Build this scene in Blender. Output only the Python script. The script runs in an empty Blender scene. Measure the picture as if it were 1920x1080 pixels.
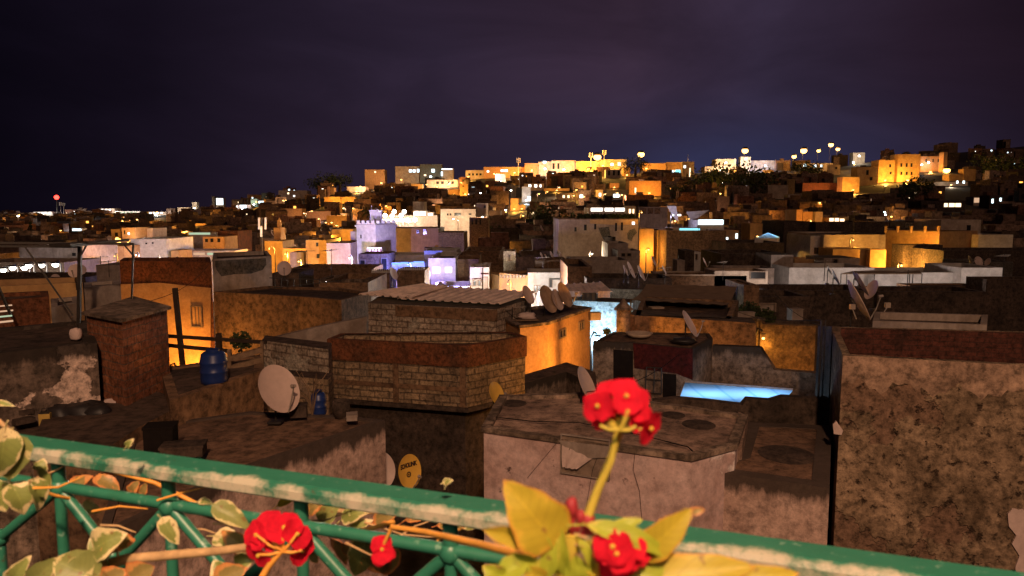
import bpy, math, random
from mathutils import Vector, Matrix
R = math.radians
random.seed(11)
sc = bpy.context.scene
COL = sc.collection

# ---------------- camera, sky, moonlit city glow, exposure ----------------
FPX, PITCH = 1397.0, R(6.13)
cam = bpy.data.cameras.new('camera'); camo = bpy.data.objects.new('camera', cam); COL.objects.link(camo)
camo.rotation_euler = (R(90) - PITCH, 0, 0)
cam.sensor_width = 36.0; cam.lens = FPX / 1920 * 36
cam.clip_start = 0.05; cam.clip_end = 12000
cam.dof.use_dof = True; cam.dof.focus_distance = 60.0; cam.dof.aperture_fstop = 7.0
sc.camera = camo
sc.view_settings.view_transform = 'Standard'; sc.view_settings.look = 'None'
sc.view_settings.exposure = 0.0; sc.view_settings.gamma = 1.0
sc.cycles.sample_clamp_indirect = 3.0; sc.cycles.sample_clamp_direct = 0.0
sc.cycles.max_bounces = 5; sc.cycles.diffuse_bounces = 2; sc.cycles.glossy_bounces = 2
sc.cycles.caustics_reflective = False; sc.cycles.caustics_refractive = False

w = bpy.data.worlds.new('World'); sc.world = w; w.use_nodes = True
nt = w.node_tree; nt.nodes.clear()
def N(nt, t, **kw):
    n = nt.nodes.new(t)
    for k, v in kw.items():
        if k.startswith('i_'):
            key = k[2:].replace('_', ' ')
            n.inputs[int(key) if key.isdigit() else key].default_value = v
        else: setattr(n, k, v)
    return n
def L(nt, a, ao, b, bi): nt.links.new(a.outputs[ao], b.inputs[bi])
def ramp(nt, stops, interp='LINEAR'):
    n = nt.nodes.new('ShaderNodeValToRGB'); n.color_ramp.interpolation = interp
    el = n.color_ramp.elements
    while len(el) < len(stops): el.new(0.5)
    for e, (p, c) in zip(el, stops):
        e.position = p; e.color = (c if isinstance(c, tuple) else (c, c, c)) + (1,)
    return n
def mth(nt, op, a, b=None, clamp=False):
    n = nt.nodes.new('ShaderNodeMath'); n.operation = op; n.use_clamp = clamp
    for i, x in enumerate((a, b)):
        if x is None: continue
        if isinstance(x, (int, float)): n.inputs[i].default_value = x
        else: nt.links.new(x, n.inputs[i])
    return n.outputs[0]
def mixc(nt, fac, a, b, mode='MIX'):
    n = nt.nodes.new('ShaderNodeMix'); n.data_type = 'RGBA'; n.blend_type = mode
    for i, x in ((0, fac), (6, a), (7, b)):
        if isinstance(x, (int, float)): n.inputs[i].default_value = x
        elif isinstance(x, tuple): n.inputs[i].default_value = x + (1,)
        else: nt.links.new(x, n.inputs[i])
    return n.outputs[2]
tc = N(nt, 'ShaderNodeTexCoord'); sx = N(nt, 'ShaderNodeSeparateXYZ'); L(nt, tc, 'Generated', sx, 0)
az = mth(nt, 'ARCTAN2', sx.outputs[0], sx.outputs[1])          # 0 ahead, + to the right
azn = mth(nt, 'ADD', mth(nt, 'DIVIDE', az, 1.30), 0.5, True)
rz = ramp(nt, [(0.0, (0.0020, 0.0013, 0.0042)), (0.16, (0.0060, 0.0036, 0.0100)), (0.42, (0.021, 0.0125, 0.031)), (0.62, (0.031, 0.0165, 0.037)),
               (0.74, (0.029, 0.018, 0.044)), (0.88, (0.017, 0.0085, 0.020)), (1.0, (0.009, 0.004, 0.009))])
nt.links.new(azn, rz.inputs[0])
# blue glow of the town lights low over the hill, right of centre
da = mth(nt, 'POWER', mth(nt, 'DIVIDE', mth(nt, 'SUBTRACT', az, 0.28), 0.22), 2.0)
de = mth(nt, 'POWER', mth(nt, 'DIVIDE', mth(nt, 'SUBTRACT', sx.outputs[2], 0.04), 0.075), 2.0)
gl = mth(nt, 'EXPONENT', mth(nt, 'MULTIPLY', mth(nt, 'ADD', da, de), -1.0))
c1 = mixc(nt, gl, rz.outputs[0], (0.023, 0.023, 0.072))
mp = N(nt, 'ShaderNodeMapping'); mp.inputs['Scale'].default_value = (2.2, 2.2, 7.0); L(nt, tc, 'Generated', mp, 0)
nz = N(nt, 'ShaderNodeTexNoise', i_Scale=1.3, i_Detail=7.0, i_Roughness=0.55, i_Distortion=0.6); L(nt, mp, 0, nz, 'Vector')
cr = ramp(nt, [(0.32, 0.74), (0.52, 0.97), (0.72, 1.3)]); L(nt, nz, 0, cr, 0)
c2 = mixc(nt, 1.0, c1, cr.outputs[0], 'MULTIPLY')
mp2 = N(nt, 'ShaderNodeMapping'); mp2.inputs['Scale'].default_value = (1.2, 1.2, 3.0); L(nt, tc, 'Generated', mp2, 0)
nz2 = N(nt, 'ShaderNodeTexNoise', i_Scale=2.0, i_Detail=3.0); L(nt, mp2, 0, nz2, 'Vector')
c3 = mixc(nt, mth(nt, 'MULTIPLY', nz2.outputs[0], 0.45), c2, mixc(nt, 1.0, c2, (1.25, 0.85, 0.8), 'MULTIPLY'))
c3 = mixc(nt, 1.0, c3, (.95, 1.12, .93), 'MULTIPLY')
bg = N(nt, 'ShaderNodeBackground', i_Strength=1.2); nt.links.new(c3, bg.inputs[0])
wo = N(nt, 'ShaderNodeOutputWorld'); L(nt, bg, 0, wo, 0)

sun = bpy.data.lights.new('city_glow', 'SUN'); suno = bpy.data.objects.new('city_glow', sun); COL.objects.link(suno)
sun.energy = 0.34; sun.angle = R(12); sun.color = (1.0, 0.60, 0.40)
suno.rotation_euler = Vector((-0.34, 1.0, -0.85)).to_track_quat('-Z', 'Y').to_euler()

# ---------------- pixel -> place (1920x1080 photo pixels) ----------------
CP, SP = math.cos(PITCH), math.sin(PITCH)
def ray(px, py):
    a, b = (px - 960) / FPX, (540 - py) / FPX
    return Vector((a, CP + b * SP, -SP + b * CP))
def at(px, py, d):
    r = ray(px, py); return r * (d / r.y)
def onz(px, py, z):
    r = ray(px, py); return r * (z / r.z)
def onpl(A, B, px, py):                    # vertical plane through A, B
    r = ray(px, py); T = Vector((B[0] - A[0], B[1] - A[1])); n = Vector((T.y, -T.x))
    s = (n.x * A[0] + n.y * A[1]) / (n.x * r.x + n.y * r.y)
    return r * s
def interp(x, pts):
    if x <= pts[0][0]: return pts[0][1]
    for (a, b), (c, e) in zip(pts, pts[1:]):
        if x <= c: return b + (e - b) * (x - a) / (c - a)
    return pts[-1][1]
SKY = [(-900, 402), (0, 399), (200, 395), (330, 389), (400, 382), (480, 370), (540, 358), (600, 346), (700, 340), (760, 330), (900, 318), (1000, 312), (1180, 310),
       (1400, 304), (1560, 297), (1600, 291), (1650, 286), (1700, 279), (1780, 270), (1920, 259), (2400, 250), (3200, 250)]
DST = [(-900, 1000), (0, 950), (450, 820), (620, 640), (1100, 620), (1400, 680), (1700, 760), (1920, 900), (3200, 900)]
D0 = 95.0
def rowpy(px, d):
    s, D = interp(px, SKY), interp(px, DST)
    t = math.log(max(d, D0) / D0) / math.log(D / D0)
    return 478 + (s - 478) * t
def gz(x, y):                               # ground height
    d = max(y, 2.0); px = 960 + FPX * x / (d * CP)
    px = max(-900, min(3200, px)); D = interp(px, DST)
    if d < D0:
        zb = at(px, rowpy(px, D0), D0).z - 6.5
        return -11.0 + (zb + 11.0) * max(0, (d - 15)) / (D0 - 15)
    if d <= D: return at(px, rowpy(px, d), d).z - 6.5
    ztop = at(px, interp(px, SKY), D).z - 6.5
    return ztop - (d - D) * 0.035 - 2 * min(1, (d - D) / 40)

# ---------------- mesh helpers ----------------
WLOC = {}
class MB:
    def __init__(s): s.v = []; s.f = []; s.uv = []; s.m = []; s.s = []
    def face(s, pts, m=0, uv=None, smooth=False):
        pts = [Vector(p) for p in pts]; i = len(s.v); s.v += pts; s.f.append(tuple(range(i, i + len(pts))))
        if uv is None:
            n = (pts[1] - pts[0]).cross(pts[2] - pts[0])
            if n.length > 1e-12: n.normalize()
            if abs(n.z) > 0.72: uv = [(p.x, p.y) for p in pts]
            else:
                t = Vector((-n.y, n.x, 0)); t = t.normalized() if t.length > 1e-6 else Vector((1, 0, 0))
                uv = [(p.dot(t), p.z) for p in pts]
        s.uv.append(uv); s.m.append(m); s.s.append(smooth)
    def prism(s, poly, z0, z1, m=0, mt=None, bottom=False):
        P = [Vector((p[0], p[1])) for p in poly]
        for i in range(len(P)):
            a, b = P[i], P[(i + 1) % len(P)]
            s.face([(a.x, a.y, z0), (b.x, b.y, z0), (b.x, b.y, z1), (a.x, a.y, z1)], m)
        s.face([(p.x, p.y, z1) for p in P], m if mt is None else mt)
        if bottom: s.face([(p.x, p.y, z0) for p in reversed(P)], m)
    def obox(s, c, ax, ay, azv, m=0):         # centre and three half-axis vectors
        c = Vector(c); ax, ay, azv = Vector(ax), Vector(ay), Vector(azv)
        if ax.cross(ay).dot(azv) < 0: ax = -ax
        P = lambda i, j, k: c + ax * i + ay * j + azv * k
        for q in (((-1,-1,-1),(-1,1,-1),(1,1,-1),(1,-1,-1)), ((-1,-1,1),(1,-1,1),(1,1,1),(-1,1,1)), ((-1,-1,-1),(1,-1,-1),(1,-1,1),(-1,-1,1)),
                  ((1,1,-1),(-1,1,-1),(-1,1,1),(1,1,1)), ((-1,1,-1),(-1,-1,-1),(-1,-1,1),(-1,1,1)), ((1,-1,-1),(1,1,-1),(1,1,1),(1,-1,1))):
            s.face([P(*k) for k in q], m)
    def box(s, c, sz, rz=0, m=0):
        co, si = math.cos(rz), math.sin(rz)
        s.obox(c, (co * sz[0] / 2, si * sz[0] / 2, 0), (-si * sz[1] / 2, co * sz[1] / 2, 0), (0, 0, sz[2] / 2), m)
    def beam(s, a, b, wd, ht=None, m=0):
        a, b = Vector(a), Vector(b); t = (b - a); l = t.length
        if l < 1e-6: return
        t.normalize(); up = Vector((0, 0, 1)) if abs(t.z) < .9 else Vector((0, 1, 0))
        sd = t.cross(up).normalized(); u = sd.cross(t)
        s.obox((a + b) / 2, t * l / 2, sd * wd / 2, u * (ht or wd) / 2, m)
    def grid(s, G, m=0, closed=False, smooth=True, uvs=None):
        nr, nc = len(G), len(G[0]); i0 = len(s.v)
        for r in G: s.v += [Vector(p) for p in r]
        for i in range(nr - 1):
            for j in range(nc if closed else nc - 1):
                j2 = (j + 1) % nc
                s.f.append((i0 + i * nc + j, i0 + i * nc + j2, i0 + (i + 1) * nc + j2, i0 + (i + 1) * nc + j))
                s.uv.append([(j / (nc - 1), i / (nr - 1)), ((j + 1) / (nc - 1), i / (nr - 1)), ((j + 1) / (nc - 1), (i + 1) / (nr - 1)), (j / (nc - 1), (i + 1) / (nr - 1))])
                s.m.append(m); s.s.append(smooth)
    def tube(s, pts, r, n=8, m=0, cap=True):
        pts = [Vector(p) for p in pts]; rs = r if isinstance(r, (list, tuple)) else [r] * len(pts); G = []
        for i, p in enumerate(pts):
            t = (pts[min(i + 1, len(pts) - 1)] - pts[max(i - 1, 0)]).normalized()
            up = Vector((0, 0, 1)) if abs(t.z) < .95 else Vector((0, 1, 0))
            a = t.cross(up).normalized(); b = a.cross(t)
            G.append([p + (a * math.cos(2 * math.pi * k / n) + b * math.sin(2 * math.pi * k / n)) * rs[i] for k in range(n)])
        s.grid(G, m, closed=True)
        if cap: s.face(list(reversed(G[0])), m); s.face(G[-1], m)
    def blob(s, c, r, m=0, nu=12, nv=8, jit=0.12, seed=0, sq=1.0):
        rd = random.Random(seed); c = Vector(c); G = []
        for i in range(nv + 1):
            th = math.pi * i / nv; row = []
            for k in range(nu):
                ph = 2 * math.pi * k / nu; j = 1 + rd.uniform(-jit, jit)
                q = Vector((math.sin(th) * math.cos(ph), math.sin(th) * math.sin(ph), -math.cos(th)))
                q = Vector([math.copysign(abs(t) ** sq, t) for t in q])
                row.append(c + Vector((q.x * r[0], q.y * r[1], q.z * r[2])) * j)
            G.append(row)
        G[0] = [G[0][0]] * nu; G[-1] = [G[-1][0]] * nu
        s.grid(G, m, closed=True)
    def build(s, name, mats, parent=None, loc=None, local=False):
        me = bpy.data.meshes.new(name)
        off = Vector((0, 0, 0))
        if not local:
            if parent is not None: off = WLOC[parent.name]
            elif loc is not None: off = Vector(loc)
        me.from_pydata([tuple(p - off) for p in s.v], [], s.f)
        ul = me.uv_layers.new(name='UVMap'); k = 0; flat = []
        for u in s.uv:
            for a in u: flat += [a[0], a[1]]
        ul.data.foreach_set('uv', flat)
        me.polygons.foreach_set('material_index', s.m); me.polygons.foreach_set('use_smooth', s.s)
        for m in (mats if isinstance(mats, (list, tuple)) else [mats]): me.materials.append(m)
        me.update()
        o = bpy.data.objects.new(name, me); COL.objects.link(o)
        if parent is not None: o.parent = parent; WLOC[o.name] = off.copy() if not local else Vector((0, 0, 0))
        else: o.location = off; WLOC[o.name] = off.copy()
        return o
def tag(o, label=None, cat=None, group=None, kind=None):
    if label: o['label'] = label
    if cat: o['category'] = cat
    if group: o['group'] = group
    if kind: o['kind'] = kind
    return o
def thing(name, label, cat, loc, group=None):
    o = bpy.data.objects.new(name, None); COL.objects.link(o); o.location = loc; o.empty_display_size = .2
    WLOC[o.name] = Vector(loc); return tag(o, label, cat, group)
def copy_tree(o, parent=None):
    c = o.copy(); COL.objects.link(c)
    if parent is not None: c.parent = parent
    WLOC[c.name] = WLOC.get(o.name, Vector((0, 0, 0))).copy()
    for ch in list(o.children): copy_tree(ch, c)
    return c

# ---------------- materials ----------------
def newmat(name, rough=0.9, spec=0.25):
    m = bpy.data.materials.new(name); m.use_nodes = True; t = m.node_tree; b = t.nodes['Principled BSDF']
    b.inputs['Roughness'].default_value = rough; b.inputs['Specular IOR Level'].default_value = spec
    return m, t, b
def bump(t, b, h, strength, dist=0.02):
    n = N(t, 'ShaderNodeBump', i_Strength=strength, i_Distance=dist); t.links.new(h, n.inputs['Height']); L(t, n, 0, b, 'Normal')
def tint(t, col, amt):
    oi = N(t, 'ShaderNodeObjectInfo'); hs = N(t, 'ShaderNodeHueSaturation')
    t.links.new(mth(t, 'ADD', mth(t, 'MULTIPLY', oi.outputs['Random'], amt), 1 - amt / 2), hs.inputs['Value'])
    t.links.new(mth(t, 'ADD', mth(t, 'MULTIPLY', mth(t, 'FRACT', mth(t, 'MULTIPLY', oi.outputs['Random'], 7.31)), .03), .485), hs.inputs['Hue'])
    t.links.new(col, hs.inputs['Color']); return hs.outputs[0]
def plaster(name, base, dirt, amt=0.5, scale=0.9, fine=7.0, spots=None, streak=0.5, bmp=0.5, tn=0.0, patch=None, con=1.0, mould=None, pt=.56):
    """rendered wall: base colour, dirt colour in cloudy patches and drips, optional bare patches and dark pits"""
    m, t, b = newmat(name)
    tc = N(t, 'ShaderNodeTexCoord')
    n1 = N(t, 'ShaderNodeTexNoise', i_Scale=scale, i_Detail=9.0, i_Roughness=0.66, i_Distortion=0.3); L(t, tc, 'Object', n1, 'Vector')
    r1 = ramp(t, [(0.5 - .22 * amt - .02, 0.0), (0.5 + .26 * (1 - amt) + .12, 1.0)]); L(t, n1, 0, r1, 0)
    c = mixc(t, mth(t, 'SUBTRACT', 1.0, r1.outputs[0]), base, dirt)
    mp = N(t, 'ShaderNodeMapping'); mp.inputs['Scale'].default_value = (2.6, 2.6, 0.35); L(t, tc, 'Object', mp, 0)
    n2 = N(t, 'ShaderNodeTexNoise', i_Scale=1.6, i_Detail=5.0, i_Roughness=0.6); L(t, mp, 0, n2, 'Vector')
    r2 = ramp(t, [(0.46, 0.0), (0.66, 1.0)]); L(t, n2, 0, r2, 0)
    c = mixc(t, mth(t, 'MULTIPLY', r2.outputs[0], streak), c, dirt)
    n3 = N(t, 'ShaderNodeTexNoise', i_Scale=fine, i_Detail=8.0, i_Roughness=0.75); L(t, tc, 'Object', n3, 'Vector')
    r3 = ramp(t, [(0.37, 1 - .64 * con), (0.5, 0.98), (0.63, 1 + .48 * con)]); L(t, n3, 0, r3, 0)
    c = mixc(t, 1.0, c, r3.outputs[0], 'MULTIPLY')
    h = n3.outputs[0]
    if patch:
        n5 = N(t, 'ShaderNodeTexNoise', i_Scale=scale * .55, i_Detail=7.0, i_Roughness=0.6); 
        mp5 = N(t, 'ShaderNodeMapping'); mp5.inputs['Location'].default_value = (7, 3, 5); L(t, tc, 'Object', mp5, 0); L(t, mp5, 0, n5, 'Vector')
        r5 = ramp(t, [(pt, 0.0), (pt + .015, 1.0)]); L(t, n5, 0, r5, 0)
        c = mixc(t, r5.outputs[0], c, mixc(t, 1.0, patch, r3.outputs[0], 'MULTIPLY'))
        h = mth(t, 'SUBTRACT', h, mth(t, 'MULTIPLY', r5.outputs[0], 0.5))
    if mould:
        ad = N(t, 'ShaderNodeAttribute', attribute_name='drop'); nm_ = mth(t, 'ADD', mth(t, 'MULTIPLY', n2.outputs[0], 1.2), mth(t, 'MULTIPLY', n1.outputs[0], 1.0))
        fm = mth(t, 'MULTIPLY', mth(t, 'SUBTRACT', mth(t, 'MULTIPLY', mth(t, 'SUBTRACT', nm_, .45), mould[1]), ad.outputs['Fac']), 3.2 / mould[1], True)
        c = mixc(t, mth(t, 'MULTIPLY', fm, .93), c, mould[0])
    if spots:
        n4 = N(t, 'ShaderNodeTexNoise', i_Scale=spots[1], i_Detail=7.0, i_Roughness=0.62); L(t, tc, 'Object', n4, 'Vector')
        r4 = ramp(t, [(spots[2] - .03, 0.0), (spots[2] + .05, 1.0)]); L(t, n4, 0, r4, 0)
        c = mixc(t, r4.outputs[0], c, spots[0]); h = mth(t, 'SUBTRACT', h, mth(t, 'MULTIPLY', r4.outputs[0], 0.6))
    if tn: c = tint(t, c, tn)
    t.links.new(c, b.inputs['Base Color']); bump(t, b, h, bmp, 0.03)
    return m
def brick(name, c1, c2, mortar, bw=0.30, bh=0.12, mort=0.012, dirt=(0.05, 0.035, 0.025), damt=.4, bmp=.6, plasteramt=None, tn=0.0):
    m, t, b = newmat(name)
    uv = N(t, 'ShaderNodeUVMap'); tc = N(t, 'ShaderNodeTexCoord')
    nd = N(t, 'ShaderNodeTexNoise', i_Scale=3.0, i_Detail=2.0); L(t, tc, 'Object', nd, 'Vector')
    mv = N(t, 'ShaderNodeMix', data_type='VECTOR'); mv.inputs[0].default_value = 0.07
    L(t, uv, 0, mv, 4); t.links.new(nd.outputs[1], mv.inputs[5])
    br = N(t, 'ShaderNodeTexBrick'); t.links.new(mv.outputs[1], br.inputs['Vector'])
    br.inputs['Scale'].default_value = 1.0; br.inputs['Brick Width'].default_value = bw; br.inputs['Row Height'].default_value = bh
    br.inputs['Mortar Size'].default_value = mort; br.inputs['Mortar Smooth'].default_value = .3; br.inputs['Bias'].default_value = -0.2
    br.inputs['Color1'].default_value = c1 + (1,); br.inputs['Color2'].default_value = c2 + (1,); br.inputs['Mortar'].default_value = mortar + (1,)
    n1 = N(t, 'ShaderNodeTexNoise', i_Scale=0.8, i_Detail=8.0, i_Roughness=0.65); L(t, tc, 'Object', n1, 'Vector')
    r1 = ramp(t, [(0.42, 0.0), (0.66, 1.0)]); L(t, n1, 0, r1, 0)
    c = mixc(t, mth(t, 'MULTIPLY', r1.outputs[0], damt), br.outputs[0], dirt)
    n3 = N(t, 'ShaderNodeTexNoise', i_Scale=9.0, i_Detail=7.0, i_Roughness=0.75); L(t, tc, 'Object', n3, 'Vector')
    r3 = ramp(t, [(0.36, 0.35), (0.5, 0.95), (0.64, 1.5)]); L(t, n3, 0, r3, 0)
    c = mixc(t, 1.0, c, r3.outputs[0], 'MULTIPLY')
    h = mth(t, 'ADD', mth(t, 'MULTIPLY', br.outputs[1], -1.0), mth(t, 'MULTIPLY', n3.outputs[0], .8))
    if plasteramt:
        n5 = N(t, 'ShaderNodeTexNoise', i_Scale=.7, i_Detail=8.0, i_Roughness=0.6)
        mp5 = N(t, 'ShaderNodeMapping'); mp5.inputs['Location'].default_value = (3, 9, 2); L(t, tc, 'Object', mp5, 0); L(t, mp5, 0, n5, 'Vector')
        r5 = ramp(t, [(plasteramt[1], 0.0), (plasteramt[1] + .03, 1.0)]); L(t, n5, 0, r5, 0)
        c = mixc(t, r5.outputs[0], c, mixc(t, 1.0, plasteramt[0], r3.outputs[0], 'MULTIPLY'))
        h = mth(t, 'ADD', h, mth(t, 'MULTIPLY', r5.outputs[0], .8))
    if tn: c = tint(t, c, tn)
    t.links.new(c, b.inputs['Base Color']); bump(t, b, h, bmp, 0.02)
    return m
def plain(name, col, rough=.6, spec=.3, metal=0.0, var=.3, scale=8.0, bmp=0.1):
    m, t, b = newmat(name, rough, spec); b.inputs['Metallic'].default_value = metal
    tc = N(t, 'ShaderNodeTexCoord'); n = N(t, 'ShaderNodeTexNoise', i_Scale=scale, i_Detail=6.0, i_Roughness=.65); L(t, tc, 'Object', n, 'Vector')
    r = ramp(t, [(.3, 1 - var), (.7, 1 + var)]); L(t, n, 0, r, 0)
    t.links.new(mixc(t, 1.0, col, r.outputs[0], 'MULTIPLY'), b.inputs['Base Color'])
    if bmp: bump(t, b, n.outputs[0], bmp, .01)
    return m
def emis(name, col, st):
    m = bpy.data.materials.new(name); m.use_nodes = True; t = m.node_tree; t.nodes.clear()
    e = N(t, 'ShaderNodeEmission', i_Strength=st); e.inputs[0].default_value = col + (1,)
    o = N(t, 'ShaderNodeOutputMaterial'); L(t, e, 0, o, 0); m.cycles.emission_sampling = 'NONE'
    return m
M = {}
M['ground'] = plaster('earth', (.045, .032, .024), (.018, .013, .010), .5, .05, 2.0)
M['far'] = [plaster('far_plaster_%d' % i, c, tuple(x * .45 for x in c), .5, .22, 1.2, streak=.5, bmp=.2, tn=.9)
            for i, c in enumerate([(.26, .165, .11), (.15, .095, .065), (.36, .25, .18), (.085, .06, .045), (.24, .12, .07)])]
M['farroof'] = plaster('far_roof', (.09, .062, .048), (.035, .025, .02), .5, .3, 1.5, bmp=.1, tn=.8)
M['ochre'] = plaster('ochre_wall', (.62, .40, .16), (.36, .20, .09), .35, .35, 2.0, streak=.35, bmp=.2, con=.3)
M['cream'] = plaster('cream_wall', (.66, .54, .42), (.34, .25, .19), .35, .3, 2.5, streak=.35, bmp=.2, con=.3)
M['patched'] = plaster('patched_wall', (.48, .37, .29), (.24, .17, .13), .45, .3, 2.5, streak=.5, bmp=.2, con=.3)
M['white'] = plaster('white_wall', (.78, .74, .70), (.45, .40, .36), .2, .4, 2.5, streak=.2, bmp=.2, con=.3)
M['whitewash'] = plaster('dull_whitewash', (.50, .42, .37), (.20, .15, .12), .5, .5, 3.0, streak=.5, bmp=.3, con=.3)
M['oldw'] = brick('block_wall', (.46, .37, .29), (.30, .23, .17), (.22, .16, .12), .42, .2, .025, (.07, .05, .04), .6, 1.0, ((.38, .33, .27), .55))
M['block'] = brick('concrete_blocks', (.36, .25, .15), (.25, .17, .11), (.15, .105, .07), .46, .2, .022, (.06, .042, .03), .65, 1.0, ((.28, .20, .14), .60))
M['redbrick'] = brick('red_brick', (.30, .085, .035), (.20, .055, .028), (.16, .10, .07), .30, .11, .01, (.07, .03, .02), .5, .6)
M['redrender'] = plaster('red_render', (.24, .075, .03), (.09, .038, .02), .5, 1.2, 9.0, streak=.4, bmp=.4)
M['maroon'] = plaster('maroon_paint', (.10, .011, .010), (.04, .008, .007), .45, .9, 8.0, streak=.4, bmp=.3)
M['hollowbrick'] = brick('hollow_brick', (.36, .135, .065), (.22, .075, .04), (.17, .12, .09), .34, .17, .012, (.09, .04, .025), .5, .9, ((.27, .18, .12), .62))
M['stain'] = plaster('stained_render', (.42, .30, .23), (.075, .05, .035), .58, 1.1, 6.0, streak=.75, bmp=.7, patch=(.13, .09, .065))
M['stain2'] = plaster('mouldy_render', (.40, .29, .22), (.06, .042, .03), .62, .8, 5.0, streak=.8, bmp=.6)
M['pit'] = plaster('pitted_render', (.50, .35, .23), (.11, .074, .046), .60, 1.3, 7.0, spots=((.06, .036, .024), 5.0, .625), streak=.35, bmp=1.6, patch=(.22, .135, .09))
M['pittop'] = plaster('smoothed_render', (.56, .37, .26), (.26, .17, .12), .45, 1.0, 5.0, streak=.1, bmp=.6)
M['pink'] = plaster('pink_limewash', (.80, .62, .60), (.50, .34, .31), .38, .8, 4.0, patch=(.88, .76, .73), pt=.60, spots=((.07, .04, .035), 3.2, .68), streak=.3, bmp=.35, con=.45)
M['pinkmouldshade'] = plaster('mould_shade_topped_render', (.78, .56, .47), (.40, .27, .22), .4, .9, 6.0, streak=.4, bmp=.6, con=.7, mould=((.05, .036, .028), .55))  # dark top is mould, on R1 also a painted shadow
M['greymould'] = plaster('mould_topped_grey_render', (.34, .25, .19), (.12, .085, .065), .5, 1.0, 6.0, streak=.5, bmp=.7, mould=((.035, .026, .02), .5))
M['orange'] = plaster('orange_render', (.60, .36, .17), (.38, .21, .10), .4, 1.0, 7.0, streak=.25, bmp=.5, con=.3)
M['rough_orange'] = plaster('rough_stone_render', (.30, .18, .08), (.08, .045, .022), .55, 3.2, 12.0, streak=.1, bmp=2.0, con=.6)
M['brown'] = plaster('brown_render', (.27, .16, .09), (.13, .075, .045), .5, .6, 4.0, streak=.35, bmp=.4)
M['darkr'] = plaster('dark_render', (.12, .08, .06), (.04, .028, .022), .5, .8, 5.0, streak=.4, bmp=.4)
M['black'] = plain('soot_black', (.012, .009, .008), .9, .1)
M['dkbrick'] = brick('old_dark_brick', (.10, .032, .022), (.06, .022, .016), (.055, .026, .02), .30, .11, .008, (.02, .012, .01), .9, .6)
M['roof'] = plaster('cement_roof', (.46, .31, .235), (.20, .13, .10), .5, .7, 4.0, spots=((.05, .035, .03), 1.0, .63), streak=0, bmp=.35)
M['roofw'] = plaster('warm_cement_roof', (.26, .15, .095), (.10, .06, .04), .5, .6, 4.0, streak=0, bmp=.4)
M['roofd'] = plaster('dark_cement_roof', (.13, .083, .06), (.045, .03, .024), .5, .6, 4.0, streak=0, bmp=.35)
M['greypatch'] = plaster('grey_cement', (.13, .115, .10), (.07, .06, .05), .5, 1.0, 6.0, streak=.2, bmp=.5)
M['wood'] = plain('weathered_wood', (.20, .13, .08), .8, .2, var=.4)
M['darkwood'] = plain('dark_timber', (.035, .022, .016), .8, .2)
M['metal'] = plain('dark_steel', (.045, .038, .034), .5, .4, .4)
M['galv'] = plain('galvanised_steel', (.38, .33, .29), .5, .4, .3)
M['sheet'] = plain('corrugated_sheet', (.88, .68, .57), .55, .35, .1, .3, 1.5)
M['awning'] = plain('awning_canvas', (.22, .15, .10), .9, .1, 0, .2, 2.0)
M['dish'] = plain('dish_paint', (.56, .42, .37), .5, .3, 0, .12, 3.0)
M['dishrust'] = plain('rusty_dish_paint', (.38, .25, .17), .6, .3, 0, .5, 2.2)
M['dishy'] = plain('yellow_dish_paint', (.62, .36, .06), .5, .3, 0, .15, 3.0)
M['dishback'] = plain('dish_back', (.20, .16, .14), .6, .3)
M['peel'] = plaster('peeling_render', (.24, .17, .135), (.06, .045, .035), .55, 1.6, 6.0, streak=.6, bmp=.8, patch=(.62, .46, .38), pt=.535, mould=((.03, .022, .018), .5))
M['blueplastic'] = plain('blue_plastic', (.012, .030, .14), .4, .4, 0, .15)
M['yellowcan'] = plain('yellow_tin', (.50, .33, .08), .5, .4)
M['cloth'] = plain('pale_cloth', (.60, .46, .42), .95, .1, 0, .15)
M['blackbag'] = plain('black_sheeting', (.02, .017, .018), .5, .4)
M['lettering'] = plain('dark_print', (.04, .02, .015), .6, .3)
M['glass'] = plain('dark_glass', (.02, .018, .018), .15, .5, 0, .1)
M['frame'] = plain('window_frame', (.22, .16, .12), .7, .3)
M['trunk'] = plain('bark', (.10, .07, .05), .9, .1)
M['foliage'] = plain('foliage', (.045, .055, .022), .8, .1, 0, .6, .8)
M['tile'] = plain('green_roof_tile', (.06, .075, .045), .5, .4, 0, .4, 3.0)
M['zellige'] = plaster('carved_stucco', (.52, .44, .32), (.22, .17, .11), .5, 2.5, 12.0, bmp=.6)
EM = {'warm': emis('lit_warm', (1.0, .72, .42), 2.6), 'cool': emis('lit_cool', (.72, .93, 1.0), 3.2), 'white': emis('lit_white', (1.0, .93, .85), 3.4),
      'orange': emis('lit_orange', (1.0, .42, .07), 2.6), 'teal': emis('lit_teal', (.25, .75, .85), 1.6), 'blue': emis('lit_blue', (.12, .25, 1.0), 3.0),
      'red': emis('lit_red', (1.0, .03, .02), 10.0), 'sodium': emis('sodium_bulb', (1.0, .50, .13), 6.5), 'flood': emis('flood_bulb', (1.0, .95, .82), 30.0),
      'coolbulb': emis('cool_bulb', (.75, .9, 1.0), 22.0), 'greenish': emis('lit_greenish', (.6, .75, .5), .8), 'dimw': emis('lit_dim', (1, .62, .38), .7)}

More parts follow.
